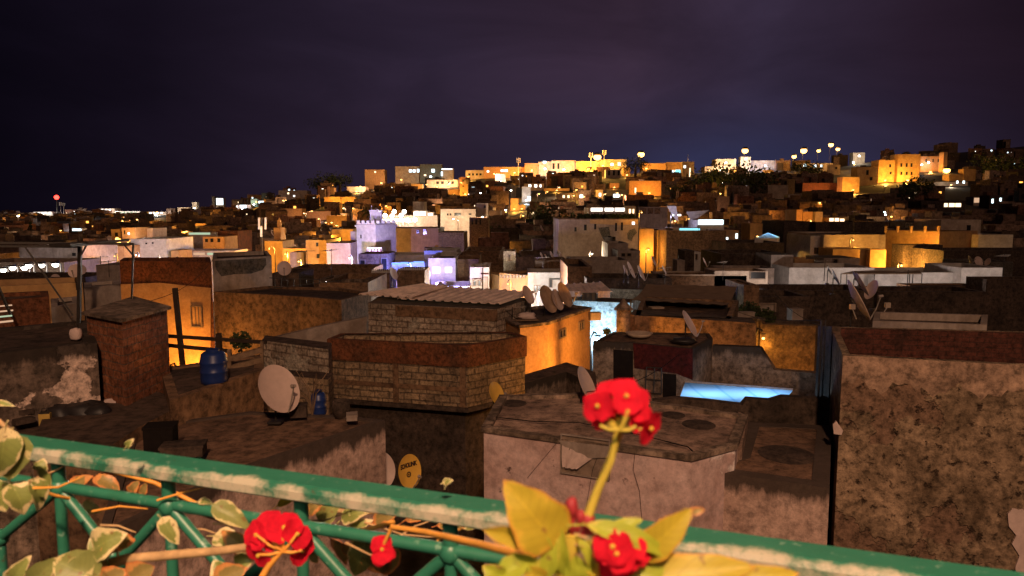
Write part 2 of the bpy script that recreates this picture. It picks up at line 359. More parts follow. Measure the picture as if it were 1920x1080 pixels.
# ---------------- builders ----------------
def ccw(P):
    a = sum(P[i][0] * P[(i + 1) % len(P)][1] - P[(i + 1) % len(P)][0] * P[i][1] for i in range(len(P)))
    return P if a > 0 else list(reversed(P))
def inset(P, t):
    n = len(P); out = []
    for i in range(n):
        a, b, c = Vector(P[i - 1][:2]), Vector(P[i][:2]), Vector(P[(i + 1) % n][:2])
        d1 = (b - a).normalized(); d2 = (c - b).normalized()
        n1 = Vector((-d1.y, d1.x)); n2 = Vector((-d2.y, d2.x)); k = n1 + n2
        if k.length < .2: out.append(b + n1 * t)
        else: k.normalize(); out.append(b + k * (t / max(.35, k.dot(n1))))
    return out
class House: pass
def setdrop(o, mb):
    zt_ = max(p.z for p in mb.v); a = o.data.attributes.new('drop', 'FLOAT', 'POINT'); a.data.foreach_set('value', [zt_ - p.z for p in mb.v])
def house(name, label, poly, zt, zb, wall, roof=None, ph=.45, t=.18, cat='house', group=None, cop=None, root=None, edge=0.0, loc=None):
    P = [Vector(p[:2]) for p in ccw([tuple(p[:2]) for p in poly])]
    h = House(); h.P = P; h.zt = zt; h.zb = zb
    cx = sum(p.x for p in P) / len(P); cy = sum(p.y for p in P) / len(P)
    h.root = root or thing(name, label, cat, (cx, cy, zb), group)
    mb = MB(); n = len(P)
    for i in range(n):
        a, b = P[i], P[(i + 1) % n]
        # a worn, slightly uneven top edge on near walls
        k = max(1, int((b - a).length / edge)) if edge else 1
        for j in range(k):
            p, q = a.lerp(b, j / k), a.lerp(b, (j + 1) / k)
            mb.face([(p.x, p.y, zb), (q.x, q.y, zb), (q.x, q.y, zt), (p.x, p.y, zt)], 0)
    I = inset(P, t) if ph > 0 else P
    if ph > 0:
        for i in range(n):
            a, b, c, d = P[i], P[(i + 1) % n], I[(i + 1) % n], I[i]
            mb.face([(a.x, a.y, zt), (b.x, b.y, zt), (c.x, c.y, zt), (d.x, d.y, zt)], 0)
            mb.face([(d.x, d.y, zt), (c.x, c.y, zt), (c.x, c.y, zt - ph), (d.x, d.y, zt - ph)], 0)
    h.wall = mb.build('wall', wall, h.root); setdrop(h.wall, mb)
    rb = MB(); rb.face([(p.x, p.y, zt - ph) for p in I]); h.roof = rb.build('roof', roof or M['roof'], h.root)
    if cop:
        cb = MB(); O = inset(P, -.05); I2 = inset(P, t + .04); rd = random.Random(int(cx * 31 + cy * 7))
        for i in range(n):
            a, b, c, d = O[i], O[(i + 1) % n], I2[(i + 1) % n], I2[i]
            k = max(1, int((b - a).length / .35))
            zz = [zt + .05 + rd.uniform(-.012, .02) for _ in range(k + 1)]
            for j in range(k):
                p, q, r_, s_ = a.lerp(b, j / k), a.lerp(b, (j + 1) / k), d.lerp(c, (j + 1) / k), d.lerp(c, j / k)
                z0, z1 = zz[j], zz[j + 1]
                cb.face([(p.x, p.y, z0), (q.x, q.y, z1), (r_.x, r_.y, z1), (s_.x, s_.y, z0)])
                cb.face([(p.x, p.y, zt - .035), (q.x, q.y, zt - .035), (q.x, q.y, z1), (p.x, p.y, z0)])
                cb.face([(s_.x, s_.y, z0), (r_.x, r_.y, z1), (r_.x, r_.y, zt - .035), (s_.x, s_.y, zt - .035)])
                cb.face([(s_.x, s_.y, zt - .035), (r_.x, r_.y, zt - .035), (q.x, q.y, zt - .035), (p.x, p.y, zt - .035)])
        cb.build('coping', cop, h.root)
    return h
def fpoly(x0, x1, py, d, dep, skew=0.0, d1=None):
    """footprint whose front face spans photo columns x0..x1 at distance d (d1 at its right end)"""
    a, b = at(x0, py, d), at(x1, py, d1 or d)
    T = Vector((b.x - a.x, b.y - a.y)).normalized(); Nn = Vector((-T.y, T.x)); sk = T * (skew * dep)
    return [Vector((a.x, a.y)), Vector((b.x, b.y)), Vector((b.x, b.y)) + Nn * dep + sk, Vector((a.x, a.y)) + Nn * dep + sk], (a.z + b.z) / 2
def frontface(h, A=None):
    """the face that looks most at the camera (-y)"""
    best = None
    for i in range(len(h.P)):
        a, b = h.P[i], h.P[(i + 1) % len(h.P)]; T = (b - a).normalized(); n = Vector((T.y, -T.x)); c = (a + b) / 2
        s = -n.dot(c.normalized()) * min(3, (b - a).length)
        if best is None or s > best[0]: best = (s, i)
    return best[1]
def wpanel(h, i, u0, u1, z0, z1, mat, name='window', frame=None, proud=.03, bars=0, sill=True, fw=.06, arch=False, label=None):
    a, b = h.P[i], h.P[(i + 1) % len(h.P)]; T = (b - a).normalized(); n = Vector((T.y, -T.x)); T3 = Vector((T.x, T.y, 0)); n3 = Vector((n.x, n.y, 0))
    c = lambda u, z, k: Vector((a.x, a.y, 0)) + T3 * u + Vector((0, 0, z)) + n3 * k
    um, zm = (u0 + u1) / 2, (z0 + z1) / 2
    if frame is None:
        mb = MB(); mb.obox(c(um, zm, proud / 2), T3 * (u1 - u0) / 2, n3 * proud / 2, (0, 0, (z1 - z0) / 2))
        o = mb.build(name, mat, h.root)
    else:
        mb = MB(); p2 = proud * 1.8
        for (ua, ub, za, zb_) in ((u0 - fw, u0, z0 - fw, z1 + fw), (u1, u1 + fw, z0 - fw, z1 + fw), (u0, u1, z1, z1 + fw), (u0, u1, z0 - fw, z0)):
            mb.obox(c((ua + ub) / 2, (za + zb_) / 2, p2 / 2), T3 * (ub - ua) / 2, n3 * p2 / 2, (0, 0, (zb_ - za) / 2))
        for k in range(bars):
            uu = u0 + (u1 - u0) * (k + 1) / (bars + 1); mb.obox(c(uu, zm, p2 * .45), T3 * .018, n3 * .02, (0, 0, (z1 - z0) / 2))
        if sill: mb.obox(c(um, z0 - fw - .03, .05), T3 * ((u1 - u0) / 2 + fw + .05), n3 * .07, (0, 0, .03))
        o = mb.build(name, frame, h.root)
        pb = MB(); pb.obox(c(um, zm, proud / 4), T3 * (u1 - u0) / 2, n3 * proud / 4, (0, 0, (z1 - z0) / 2)); pb.build('pane', mat, o)
    if label: o['label'] = label
    return o
def wpx(h, i, x0, y0, x1, y1, mat, **kw):
    a, b = h.P[i], h.P[(i + 1) % len(h.P)]
    p, q = onpl(a, b, x0, y1), onpl(a, b, x1, y0); T = (b - a).normalized()
    u = sorted([(Vector(p[:2]) - a).dot(T), (Vector(q[:2]) - a).dot(T)]); z = sorted([p.z, q.z])
    return wpanel(h, i, u[0], u[1], z[0], z[1], mat, **kw)
def bulb_light(name, p, col, W, parent, rad=.12, spot=None):
    l = bpy.data.lights.new(name, 'POINT'); l.energy = W; l.color = col; l.shadow_soft_size = rad
    o = bpy.data.objects.new(name, l); COL.objects.link(o); o.parent = parent; o.location = Vector(p) - WLOC[parent.name]; return o
SOD = (1.0, .40, .055); SODY = (1.0, .48, .075); WARM = (1.0, .78, .52); COOL = (.72, .88, 1.0); FLOOD = (1.0, .93, .84); VIO = (.42, .34, 1.0); BLU = (.10, .16, 1.0)
LAMPN = [0]
def lamp(p, col, W, label, em='sodium', r=.16, pole=True, group=None, zg=None):
    p = Vector(p); g = gz(p.x, p.y) if zg is None else zg
    g = min(g, p.z - 1.5)
    base = Vector((p.x, p.y, g)); rt = thing('street_lamp', label, 'street lamp', base, group)
    sw = .25 if p.y < 100 else .8; side = Vector((sw if p.x < 0 else -sw, .25 if p.y < 100 else 0, 0))
    mb = MB(); mb.tube([base + side, p + side + Vector((0, 0, .1)), p + side * .6 + Vector((0, 0, .42)), p + side * .12 + Vector((0, 0, .36))], [.09, .06, .045, .04], 6); mb.build('pole', M['metal'], rt)
    hb = MB(); hb.lathe = None
    k_ = 1.7 if r < .6 else 1.0; hb.blob(p + Vector((0, 0, .26 if r < .6 else r * .8)), (r * k_, r * k_, r * .45), nu=10, nv=5, jit=0); hb.build('lamp_head', M['metal'], rt)
    bb = MB(); bb.blob(p + Vector((0, 0, .10)), (r, r, r * .8), nu=10, nv=6, jit=0); bb.build('bulb', EM[em], rt)
    bulb_light('lamp_light', p - Vector((0, 0, r + .12)), col, W, rt, r)
    LAMPN[0] += 1; return rt
def dish(px, py, d, rpx, az, el, label, mat='dish', mast=1.0, group='satellite dishes on the rooftops', tall=1.08, arm=True, lean=0, text=False, simple=False, ribs=False):
    c = at(px, py, d); r = rpx / FPX * (d * CP - c.z * SP)
    n = Vector((math.cos(el) * math.cos(az), math.cos(el) * math.sin(az), math.sin(el)))
    up0 = Vector((0, 0, 1)); sd = up0.cross(n).normalized(); up = n.cross(sd).normalized()
    base = c - n * r * .35; base = Vector((base.x, base.y, c.z - r * tall * .6 - mast))
    rt = thing('satellite_dish', label, 'satellite dish', base, group)
    nu, nr = (14, 3) if simple else (36, 8)
    def surf(k, off):
        G = []
        for i in range(nr + 1):
            f = i / nr; G.append([c + sd * (math.cos(2 * math.pi * j / nu) * r * f) + up * (math.sin(2 * math.pi * j / nu) * r * tall * f) + n * (r * .20 * (f * f - .8) + off + (.012 * r if (i == nr) else 0)) for j in range(nu)])
        return G
    mb = MB(); Gf = surf(0, 0); Gb = surf(0, -.03 * r)
    mb.grid(Gf, 0, closed=True); mb.grid([list(reversed(x)) for x in Gb], 1, closed=True); mb.grid([Gf[-1], Gb[-1]], 0, closed=True)
    mb.build('reflector', [M[mat], M['dishback']], rt)
    mb = MB(); bk = c - n * r * .22
    mb.tube([base, Vector((base.x, base.y, bk.z)), bk + n * r * .02], max(.02, r * .045), 6)
    if not simple:
        mb.obox(bk, sd * r * .16, up * r * .2, n * r * .05); mb.box(base + Vector((0, 0, .02)), (r * .6, r * .6, .04))
        if mast > .5:
            for s in (-1, 1): mb.beam(base + sd * s * r * .5, base + Vector((0, 0, mast * .7)), .03)
    mb.build('mast', M['metal'], rt)
    if arm:
        tip = c - up * r * tall * .25 + n * r * 1.05; foot = c - up * r * tall * 1.0 + n * r * .05
        ab = MB(); ab.tube([foot, foot.lerp(tip, .5) - up * r * .06, tip], r * .028 + .004, 6); ab.build('feed_arm', M['galv'], rt)
        lb = MB(); dd = (c - tip).normalized(); lb.tube([tip - dd * r * .1, tip + dd * r * .06, tip + dd * r * .12], [r * .05 + .01, r * .06 + .01, r * .075 + .015], 8); lb.build('feed_horn', M['whitewash'], rt)
    if text:
        cu = bpy.data.curves.new('txt', 'FONT'); cu.body = 'ECHOLINK'; cu.size = r * .29; cu.align_x = 'CENTER'; cu.align_y = 'CENTER'; cu.extrude = .002; cu.offset = r * .012
        to = bpy.data.objects.new('txt', cu); COL.objects.link(to); bpy.context.view_layer.update()
        me = bpy.data.meshes.new_from_object(to.evaluated_get(bpy.context.evaluated_depsgraph_get())); bpy.data.objects.remove(to)
        me.materials.clear(); me.materials.append(M['lettering']); me.name = 'lettering'
        o = bpy.data.objects.new('lettering', me); COL.objects.link(o); o.parent = rt
        X = sd; ctr = c - base
        for v in me.vertices:
            v.co.y = v.co.y * 1.5 + r * .42; ff = (v.co.x / r) ** 2 + (v.co.y / (r * tall)) ** 2; v.co.z = r * .20 * (ff - .8) + (.012 if v.co.z > 0 else .004)
        o.matrix_local = Matrix(((X.x, up.x, n.x, ctr.x), (X.y, up.y, n.y, ctr.y), (X.z, up.z, n.z, ctr.z), (0, 0, 0, 1)))
        rb = MB(); q = c - up * r * .22 - n * r * .125; G = [[q + (sd * math.cos(a * math.pi / 12) + up * math.sin(a * math.pi / 12)) * rr for a in range(24)] for rr in (r * .2, r * .115)]
        rb.grid(G, closed=True); G2 = [[q + (sd * math.cos(a * math.pi / 12) + up * math.sin(a * math.pi / 12)) * rr for a in range(24)] for rr in (r * .07, r * .001)]
        rb.grid(G2, closed=True); rb.build('emblem', M['lettering'], rt)
    return rt
def tree(x, y, z, hgt, wid, label, n=900, seed=1, name='tree', kind=0, leaf=.5, group='trees on the town slopes'):
    rd = random.Random(seed); base = Vector((x, y, z)); rt = thing(name, label, 'tree', base, group)
    mb = MB(); top = base + Vector((0, 0, hgt * .7)); mb.tube([base, base + Vector((.1, 0, hgt * .35)), top], [wid * .06 + .06, wid * .045 + .04, .04], 7)
    cl = []
    for k in range(9):
        a = rd.uniform(0, 6.28); q = base + Vector((math.cos(a) * wid * rd.uniform(.15, .4), math.sin(a) * wid * rd.uniform(.15, .4), hgt * rd.uniform(.45, .88)))
        if kind == 1: q = base + Vector((rd.uniform(-.1, .1) * wid, rd.uniform(-.1, .1) * wid, hgt * (.2 + .09 * k)))
        cl.append((q, (wid * .26 if kind == 0 else wid * .42 * (1 - k * .08)))); mb.tube([base + Vector((0, 0, hgt * .3)), q], [.08, .03], 5)
    mb.build('trunk', M['trunk'], rt)
    fb = MB()
    for i in range(n):
        q, rr = rd.choice(cl); v = Vector((rd.gauss(0, 1), rd.gauss(0, 1), rd.gauss(0, .8))).normalized() * rr * rd.uniform(.45, 1.05)
        p = q + v; a = Vector((rd.gauss(0, 1), rd.gauss(0, 1), rd.gauss(0, 1))).normalized(); b = a.cross(Vector((rd.gauss(0, 1), rd.gauss(0, 1), rd.gauss(0, 1)))).normalized(); s = leaf * rd.uniform(.5, 1.2)
        fb.face([p - a * s, p + b * s * .5, p + a * s, p - b * s * .5])
    fb.build('crown', M['foliage'], rt); return rt

# ---------------- ground ----------------
mb = MB(); G = []
ds = [-30, 2, 15, 30, 50, 75, D0] + [D0 * 1.09 ** k for k in range(1, 28)] + [1300, 1600, 2200, 3200, 5000, 9000]
for d in ds:
    row = []
    for k in range(-2, 46):
        px = -900 + k * 95; x = (px - 960) / FPX * max(d, 45) ; row.append((x, d, gz(x, d)))
    G.append(row)
mb.grid(G, smooth=True)
tag(mb.build('ground', M['ground']), 'dark earth slope under the old town', 'ground', kind='structure')

# ================= NEAR HOUSES =================
def P2(z, pts): return [onz(x, y, z) for x, y in pts]
def extr(p, q, t): return Vector(p) + (Vector(q) - Vector(p)) * t
# house bottom left, flat roof with the big dish
L1 = house('flat_roofed_house', 'low mouldy plastered house under the large pale dish, bare brown roof slab', P2(-4.5, [(722, 787), (640, 779), (470, 771), (250, 800), (180, 1010), (440, 884)]), -4.5, -10.5, M['pinkmouldshade'], M['roofw'], ph=.04, t=.14, group='flat roofed houses')
# terrace block behind it, plastered, with timber rail and barrel
TB = house('terrace_block', 'plain brown plastered terrace wall between brick turret and big dish', P2(-3.95, [(318, 752), (492, 694), (492, 664), (300, 690)]), -3.95, -10.5, M['brown'], M['roofd'], ph=.05, t=.2, group='flat roofed houses')
TB2 = house('plaster_block', 'low patched plaster block under the brick turret foot', P2(-4.25, [(205, 838), (262, 800), (345, 757), (300, 735), (90, 760), (60, 830)]), -4.25, -10.5, M['brown'], M['roofd'], ph=0, group='flat roofed houses')
# brick turret
K = house('brick_turret', 'square red hollow brick stair turret with cement slab top, left foreground', P2(-2.4, [(228, 603), (313, 580), (250, 562), (162, 590)]), -2.4, -5.2, M['hollowbrick'], M['roofd'], ph=0, cat='turret', edge=0)
mb = MB(); P = inset(K.P, -.09); mb.prism(P, -2.397, -2.33, 0, 0, True); mb.build('slab', M['stain2'], K.root)
# stained wall at far left and its roof
V = house('flat_roofed_house', 'low house with peeling stained front wall at the left edge', P2(-2.85, [(-260, 690), (182, 642), (165, 600), (-300, 640)]), -2.85, -10.5, M['peel'], M['roofd'], ph=.08, t=.25, group='flat roofed houses')
NB = house('ledge_roof', 'low ledge roof with rubbish along the stained wall, lower left', P2(-4.45, [(-260, 880), (70, 832), (250, 778), (235, 765), (150, 768), (-300, 800)]), -4.45, -10.5, M['stain2'], M['roofd'], ph=0, cat='roof', group=None)
mb = MB(); a, b = onz(82, 818, -4.36), onz(250, 770, -4.36); mb.beam(a, b, .05, .03); tag(mb.build('plank', M['wood'], None, loc=a), 'long pale plank lying along the ledge roof edge', 'plank')
mb = MB(); a, b = onz(150, 795, -4.38), onz(210, 776, -4.38); mb.beam(a, b, .06, .03); tag(mb.build('plank', M['wood'], None, loc=a), 'short plank on the ledge roof beside the black sheeting', 'plank')
c = onz(86, 802, -4.45); rt = thing('paint_can', 'rectangular yellow tin can standing on the ledge roof', 'can', c)
mb = MB(); mb.box(c + Vector((0, 0, .15)), (.2, .14, .3), .3); mb.build('can_body', M['yellowcan'], rt)
mb = MB(); mb.box(c + Vector((0, 0, .315)), (.17, .11, .03), .3); mb.tube([c + Vector((-.07, 0, .33)), c + Vector((-.05, 0, .4)), c + Vector((.05, 0, .4)), c + Vector((.07, 0, .33))], .008, 6); mb.build('can_lid', M['metal'], rt)
c = onz(150, 778, -4.3); mb = MB()
for k, (dx, dy, rx) in enumerate([(0, 0, .42), (-.35, -.1, .3), (.35, .05, .28), (.1, .25, .35)]): mb.blob(c + Vector((dx, dy, .02)), (rx, .25, .22), seed=k, jit=.16)
tag(mb.build('black_sheeting', M['blackbag'], None, loc=c), 'heap of crumpled black sheeting on the ledge roof', 'sheeting')
for k, (x, y, r, lb) in enumerate([(212, 764, (.34, .2, .12), 'crumpled pale cloth at the foot of the brick turret'), (183, 770, (.16, .14, .14), 'small pale rag beside the black sheeting')]):
    c = onz(x, y, -4.38); mb = MB(); mb.blob(c + Vector((0, 0, .06)), r, seed=k + 5, jit=.3, nu=14, nv=8); tag(mb.build('cloth', M['cloth'], None, loc=c), lb, 'cloth')
c = onz(30, 800, -4.4); mb = MB()
for k in range(7): mb.box(c + Vector((random.uniform(-.6, .5), random.uniform(-.2, .3), .05 + .04 * k)), (.35, .2, .1), random.uniform(0, 3))
tag(mb.build('rubble_heap', M['darkr'], None, loc=c), 'dark heap of broken blocks on the ledge roof at left', 'rubble', kind='stuff')
c = onz(143, 640, -2.93); mb = MB(); mb.blob(c + Vector((0, 0, .16)), (.12, .10, .13), jit=.05, sq=.6); mb.tube([c + Vector((0, 0, .24)), c + Vector((0, 0, .3))], .04, 8); tag(mb.build('plastic_jug', M['cloth'], None, loc=c), 'white plastic jug on the roof left of the brick turret', 'jug')
# timber railing with blue barrel
def timber(label, segs, name='timber_railing', m='darkwood', wd=.09):
    rt = None
    for k, (kind, a, b, w_) in enumerate(segs):
        if rt is None: rt = thing(name, label, 'railing', a)
        mb = MB(); mb.beam(a, b, w_, w_); mb.build(kind, M[m], rt)
A_, B_ = onz(318, 690, -3.95), onz(500, 690, -3.95)
A_ = Vector((A_.x, 19.3, 0)); A_ = at(318, 690, 19.3); B_ = at(500, 680, 19.3)
pl = lambda x, y: onpl(A_, B_, x, y)
timber('black timber rail with one tall post in front of the glowing orange wall', [('post', pl(328, 540), pl(344, 700), .11), ('post', pl(410, 625), pl(412, 700), .12), ('rail', pl(300, 629), pl(500, 642), .085), ('rail', pl(300, 646), pl(425, 658), .085)])
A2, B2 = at(428, 720, 18.4), at(492, 690, 18.8); pl2 = lambda x, y: onpl(A2, B2, x, y)
timber('weathered slatted timber gate right of the blue barrel', [('post', pl2(430, 655), pl2(432, 722), .09), ('post', pl2(491, 640), pl2(492, 698), .07), ('rail', pl2(432, 672), pl2(491, 656), .13), ('rail', pl2(432, 690), pl2(491, 674), .13), ('rail', pl2(432, 708), pl2(491, 692), .13)], name='slatted_gate', m='wood')
def barrel(px, py, z, r, h, label, m='blueplastic'):
    c = onz(px, py, z); rt = thing('plastic_barrel', label, 'barrel', c); mb = MB()
    prof = [(.001, 0), (.85, .0), (.95, .04), (1, .15), (.97, .33), (1.02, .36), (1.02, .40), (.97, .43), (.98, .62), (1.02, .66), (1.02, .70), (.97, .73), (.9, .9), (.72, .98), (.5, 1.0), (.001, 1.0)]
    mb.grid([[c + Vector((math.cos(a * math.pi / 10) * r * p, math.sin(a * math.pi / 10) * r * p, h * q)) for a in range(20)] for p, q in prof], closed=True)
    mb.build('barrel_body', M[m], rt); lb = MB(); lb.tube([c + Vector((0, 0, h)), c + Vector((0, 0, h + .05))], r * .5, 14); lb.build('barrel_lid', M[m], rt); return rt
barrel(402, 718, -3.99, .30, .74, 'blue plastic barrel standing behind the plaster wall by the timber rail')
barrel(598, 777, -4.54, .17, .5, 'dark blue barrel in the clutter right of the big dish')
c = onz(640, 783, -4.54); mb = MB(); G = [[c + Vector((math.cos(a * math.pi / 8) * r, math.sin(a * math.pi / 8) * r, z)) for a in range(16)] for r, z in ((.001, 0), (.15, 0), (.2, .2), (.19, .38), (.16, .38), (.15, .1))]
mb.grid(G, closed=True); tag(mb.build('plant_pot', M['darkr'], None, loc=c), 'dark rough round plant pot at the far roof edge', 'pot')
c = onz(586, 781, -4.54); rd = random.Random(3); rt = thing('dry_shrub', 'spindly dry shrub of bare canes behind the big dish', 'shrub', c)
for k in range(9):
    a = rd.uniform(0, 6.28); mb = MB(); l = rd.uniform(.6, 1.15); p1 = c + Vector((math.cos(a) * .1, math.sin(a) * .1, l * .6)); p2 = c + Vector((math.cos(a) * .4, math.sin(a) * .3, l))
    mb.tube([c, p1, p2, p2 + Vector((math.cos(a) * .15, 0, -.2))], [.016, .012, .008, .005], 5); mb.build('branch', M['wood'], rt)
dish(523, 729, 15.2, 42, R(-36), R(30), 'large pale pink satellite dish on the lower left roof', mast=.42, tall=1.15)
# brick block wall house in the middle
B = house('block_house', 'concrete block house with red rendered parapet band, centre left', P2(-4.1, [(616, 637), (876, 650), (985, 632), (955, 624), (640, 627)]), -4.1, -5.95, M['block'], M['roofd'], ph=.3, t=.16, group='flat roofed houses')
mb = MB(); O = inset(B.P, -.04)
for i in range(len(O)):
    a, b = O[i], O[(i + 1) % len(O)]
    mb.face([(a.x, a.y, -4.72), (b.x, b.y, -4.72), (b.x, b.y, -4.07), (a.x, a.y, -4.07)]); c_, d_ = inset(B.P, .17)[(i + 1) % len(O)], inset(B.P, .17)[i]
    mb.face([(a.x, a.y, -4.07), (b.x, b.y, -4.07), (c_.x, c_.y, -4.07), (d_.x, d_.y, -4.07)]); mb.face([(b.x, b.y, -4.72), (a.x, a.y, -4.72), (B.P[i].x, B.P[i].y, -4.72), (B.P[(i + 1) % len(O)].x, B.P[(i + 1) % len(O)].y, -4.72)])
mb.build('parapet_band', M['redrender'], B.root)
def onface(h, i, px, py): return onpl(h.P[i], h.P[(i + 1) % len(h.P)], px, py)
def faceidx(h, px, py):   # visible face at that pixel
    best = None; r = ray(px, py)
    for i in range(len(h.P)):
        a, b = h.P[i], h.P[(i + 1) % len(h.P)]; T = b - a; n = Vector((T.y, -T.x)); q = onpl(a, b, px, py)
        if n.x * r.x + n.y * r.y >= 0 or q.y < 0: continue
        u = (Vector(q[:2]) - a).dot(T) / T.length_squared
        if -.03 <= u <= 1.03 and (best is None or abs(u - .5) < best[0]): best = (abs(u - .5), i)
    return best[1] if best else frontface(h)
i1, i2 = faceidx(B, 740, 720), faceidx(B, 930, 690)
for x in (742, 868):
    p = onface(B, i1, x, 700); a, b = B.P[i1], B.P[(i1 + 1) % 5]; T = Vector((*(b - a).normalized(), 0)); n = Vector((T.y, -T.x, 0))
    mb = MB(); mb.obox((p.x, p.y, -5.34), T * .09, n * .035, (0, 0, .61)); mb.build('pilaster', M['brown'], B.root)
mb = MB(); a, b = B.P[i1], B.P[(i1 + 1) % 5]; T = Vector((*(b - a).normalized(), 0)); n = Vector((T.y, -T.x, 0)); mid = (a + b) / 2
mb.obox((mid.x, mid.y, -5.42), T * (b - a).length / 2, n * .03, (0, 0, .07)); mb.build('ledge', M['brown'], B.root)
mb = MB(); mb.prism(inset(B.P, .35), -10.5, -5.94, 0, 0, True); mb.prism(inset(B.P, -.05), -6.1, -5.96, 0, 0, True); mb.build('lower_wall', M['darkr'], B.root)
# low wall left of it: white blocks over red
BL = house('low_wall', 'low whitewashed block wall left of the red banded block house', P2(-4.25, [(492, 650), (616, 668), (622, 655), (498, 640)]), -4.05, -9, M['oldw'], M['roofd'], ph=0, cat='wall')
BL2 = house('low_wall', 'brown block yard wall behind the big dish', P2(-4.6, [(492, 700), (616, 712), (625, 700), (495, 690)]), -4.6, -9, M['block'], M['roofd'], ph=0, cat='wall')
# C: old block house with corrugated sheet roof
C = house('corrugated_roof_house', 'old patched block house under a pale corrugated roof', P2(-3.5, [(690, 568), (742, 571), (930, 580), (996, 560), (900, 550), (720, 550)]), -3.5, -10.5, M['oldw'], M['roofd'], ph=0, group='flat roofed houses')
# corrugated roof
def corr(name, quad, parent, mat, wave=.36, amp=.05, th=.02, run=1):
    a, b, c, d = [Vector(q) for q in quad]     # a-b front edge, d-c back edge ; ribs run front-back
    n = max(8, int((b - a).length / wave * 6)); G = [[], []]; G2 = [[], []]
    for k in range(n + 1):
        t = k / n; ph = (k % 6); up = Vector((0, 0, amp if ph in (1, 2) else 0))
        f, g = a.lerp(b, t), d.lerp(c, t); G[0].append(f + up); G[1].append(g + up); G2[0].append(f + up - Vector((0, 0, th))); G2[1].append(g + up - Vector((0, 0, th)))
    mb = MB(); mb.grid(G, smooth=False); mb.grid([list(reversed(G2[0])), list(reversed(G2[1]))], smooth=False); mb.grid([G2[0], G[0]], smooth=False); mb.grid([G[1], G2[1]], smooth=False)
    return mb.build(name, mat, parent)
zf, zb = -3.12, -2.98
corr('roof_sheet', [onz(745, 560, -3.38), onz(937, 570, -3.38), onz(1003, 548, -3.36), onz(812, 536, -3.22)], C.root, M['sheet'])
corr('roof_sheet', [onz(672, 552, -3.34), onz(775, 559, -3.34), onz(845, 538, -3.2), onz(792, 533, -3.2)], C.root, M['sheet'])
ci = faceidx(C, 840, 610)
mb = MB(); a, b = C.P[ci], C.P[(ci + 1) % len(C.P)]; T = Vector((*(b - a).normalized(), 0)); n = Vector((T.y, -T.x, 0))
pa, pb = onface(C, ci, 742, 575), onface(C, ci, 932, 600); mid = (pa + pb) / 2
mb.obox((mid.x, mid.y, -3.72), T * (pb - pa).length / 2, n * .03, (0, 0, .2)); mb.build('fascia', M['brown'], C.root)
# orange house D
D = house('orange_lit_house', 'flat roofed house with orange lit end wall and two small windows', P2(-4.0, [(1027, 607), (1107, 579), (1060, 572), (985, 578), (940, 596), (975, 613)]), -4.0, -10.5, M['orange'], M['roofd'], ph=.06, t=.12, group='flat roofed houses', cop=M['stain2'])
di = faceidx(D, 1070, 640)
wpx(D, di, 1049, 617, 1059, 633, M['glass'], frame=M['frame'], sill=False, bars=1, fw=.05)
wpx(D, di, 1085, 603, 1093, 618, M['glass'], frame=M['frame'], sill=False, bars=1, fw=.05)
DW = house('brick_side_wall', 'red brick yard wall left of the orange lit house', P2(-4.35, [(986, 629), (1026, 616), (1022, 610), (984, 622)]), -4.3, -10.5, M['redbrick'], None, ph=0, cat='wall')
for k, (x, y, r, a_, e_, mt, lb) in enumerate([(990, 553, 17, -30, 26, 'dish', 'beige dish at the corner of the corrugated roof'), (1028, 561, 25, -34, 24, 'dishrust', 'largest rust streaked dish on the orange house roof'),
        (1045, 562, 19, -30, 22, 'dish', 'small dish squeezed between two rusty ones on the orange house roof'), (1059, 553, 23, -28, 26, 'dishrust', 'ribbed rusty dish nearest the cyan lit wall')]):
    dish(x, y, 27.6 + .4 * k, r, R(a_), R(e_), lb, mt, mast=.55, tall=1.1, arm=(k in (0, 3)))
c = onz(988, 597, -4.05); mb = MB(); mb.blob(c + Vector((0, 0, .08)), (.34, .2, .15), seed=9, jit=.25); tag(mb.build('cloth', M['cloth'], None, loc=c), 'bundle of pale pink cloth on the roof below the corner dish', 'cloth')
mb = MB(); mb.box(onz(985, 601, -4.0) + Vector((0, 0, .02)), (.9, .3, .03), .2); tag(mb.build('plank', M['wood'], None, loc=onz(985, 601, -4.0)), 'plank lying under the pink cloth bundle', 'plank')
# mouldy curved yard wall in front of D
YW = house('mouldy_yard_wall', 'mouldy curved yard wall below the orange lit house', P2(-4.9, [(984, 722), (1062, 700), (1096, 716), (1120, 732), (1116, 700), (1062, 682), (984, 705)]), -4.85, -10.5, M['greymould'], M['roofd'], ph=0, cat='wall')
# P: pink house
PP = house('pink_house', 'pink limewashed house with draped window, flat roof behind the red flower', P2(-4.4, [(907, 806), (1295, 860), (1378, 838), (1398, 782), (1112, 741), (940, 745)]), -4.4, -10.5, M['pink'], M['roof'], ph=.03, t=.1, cop=M['stain2'], group='flat roofed houses')
pi_ = faceidx(PP, 1100, 880)
wn = wpx(PP, pi_, 1054, 826, 1143, 884, M['frame'], frame=M['whitewash'], sill=False, fw=.02, proud=.03, label='wide window half covered by pale cloth')
a, b = PP.P[pi_], PP.P[(pi_ + 1) % len(PP.P)]; T = Vector((*(b - a).normalized(), 0)); n = Vector((T.y, -T.x, 0))
q = [onface(PP, pi_, 1056, 833) + n * .06, onface(PP, pi_, 1113, 857) + n * .12, onface(PP, pi_, 1086, 876) + n * .14, onface(PP, pi_, 1057, 874) + n * .07]
mb = MB(); G = []
for i in range(7):
    row = []
    for j in range(9):
        u, v = i / 6, j / 8; p = q[0].lerp(q[1], v).lerp(q[3].lerp(q[2], v), u) + n * (.03 * math.sin(v * 16 + u * 3)); row.append(p)
    G.append(row)
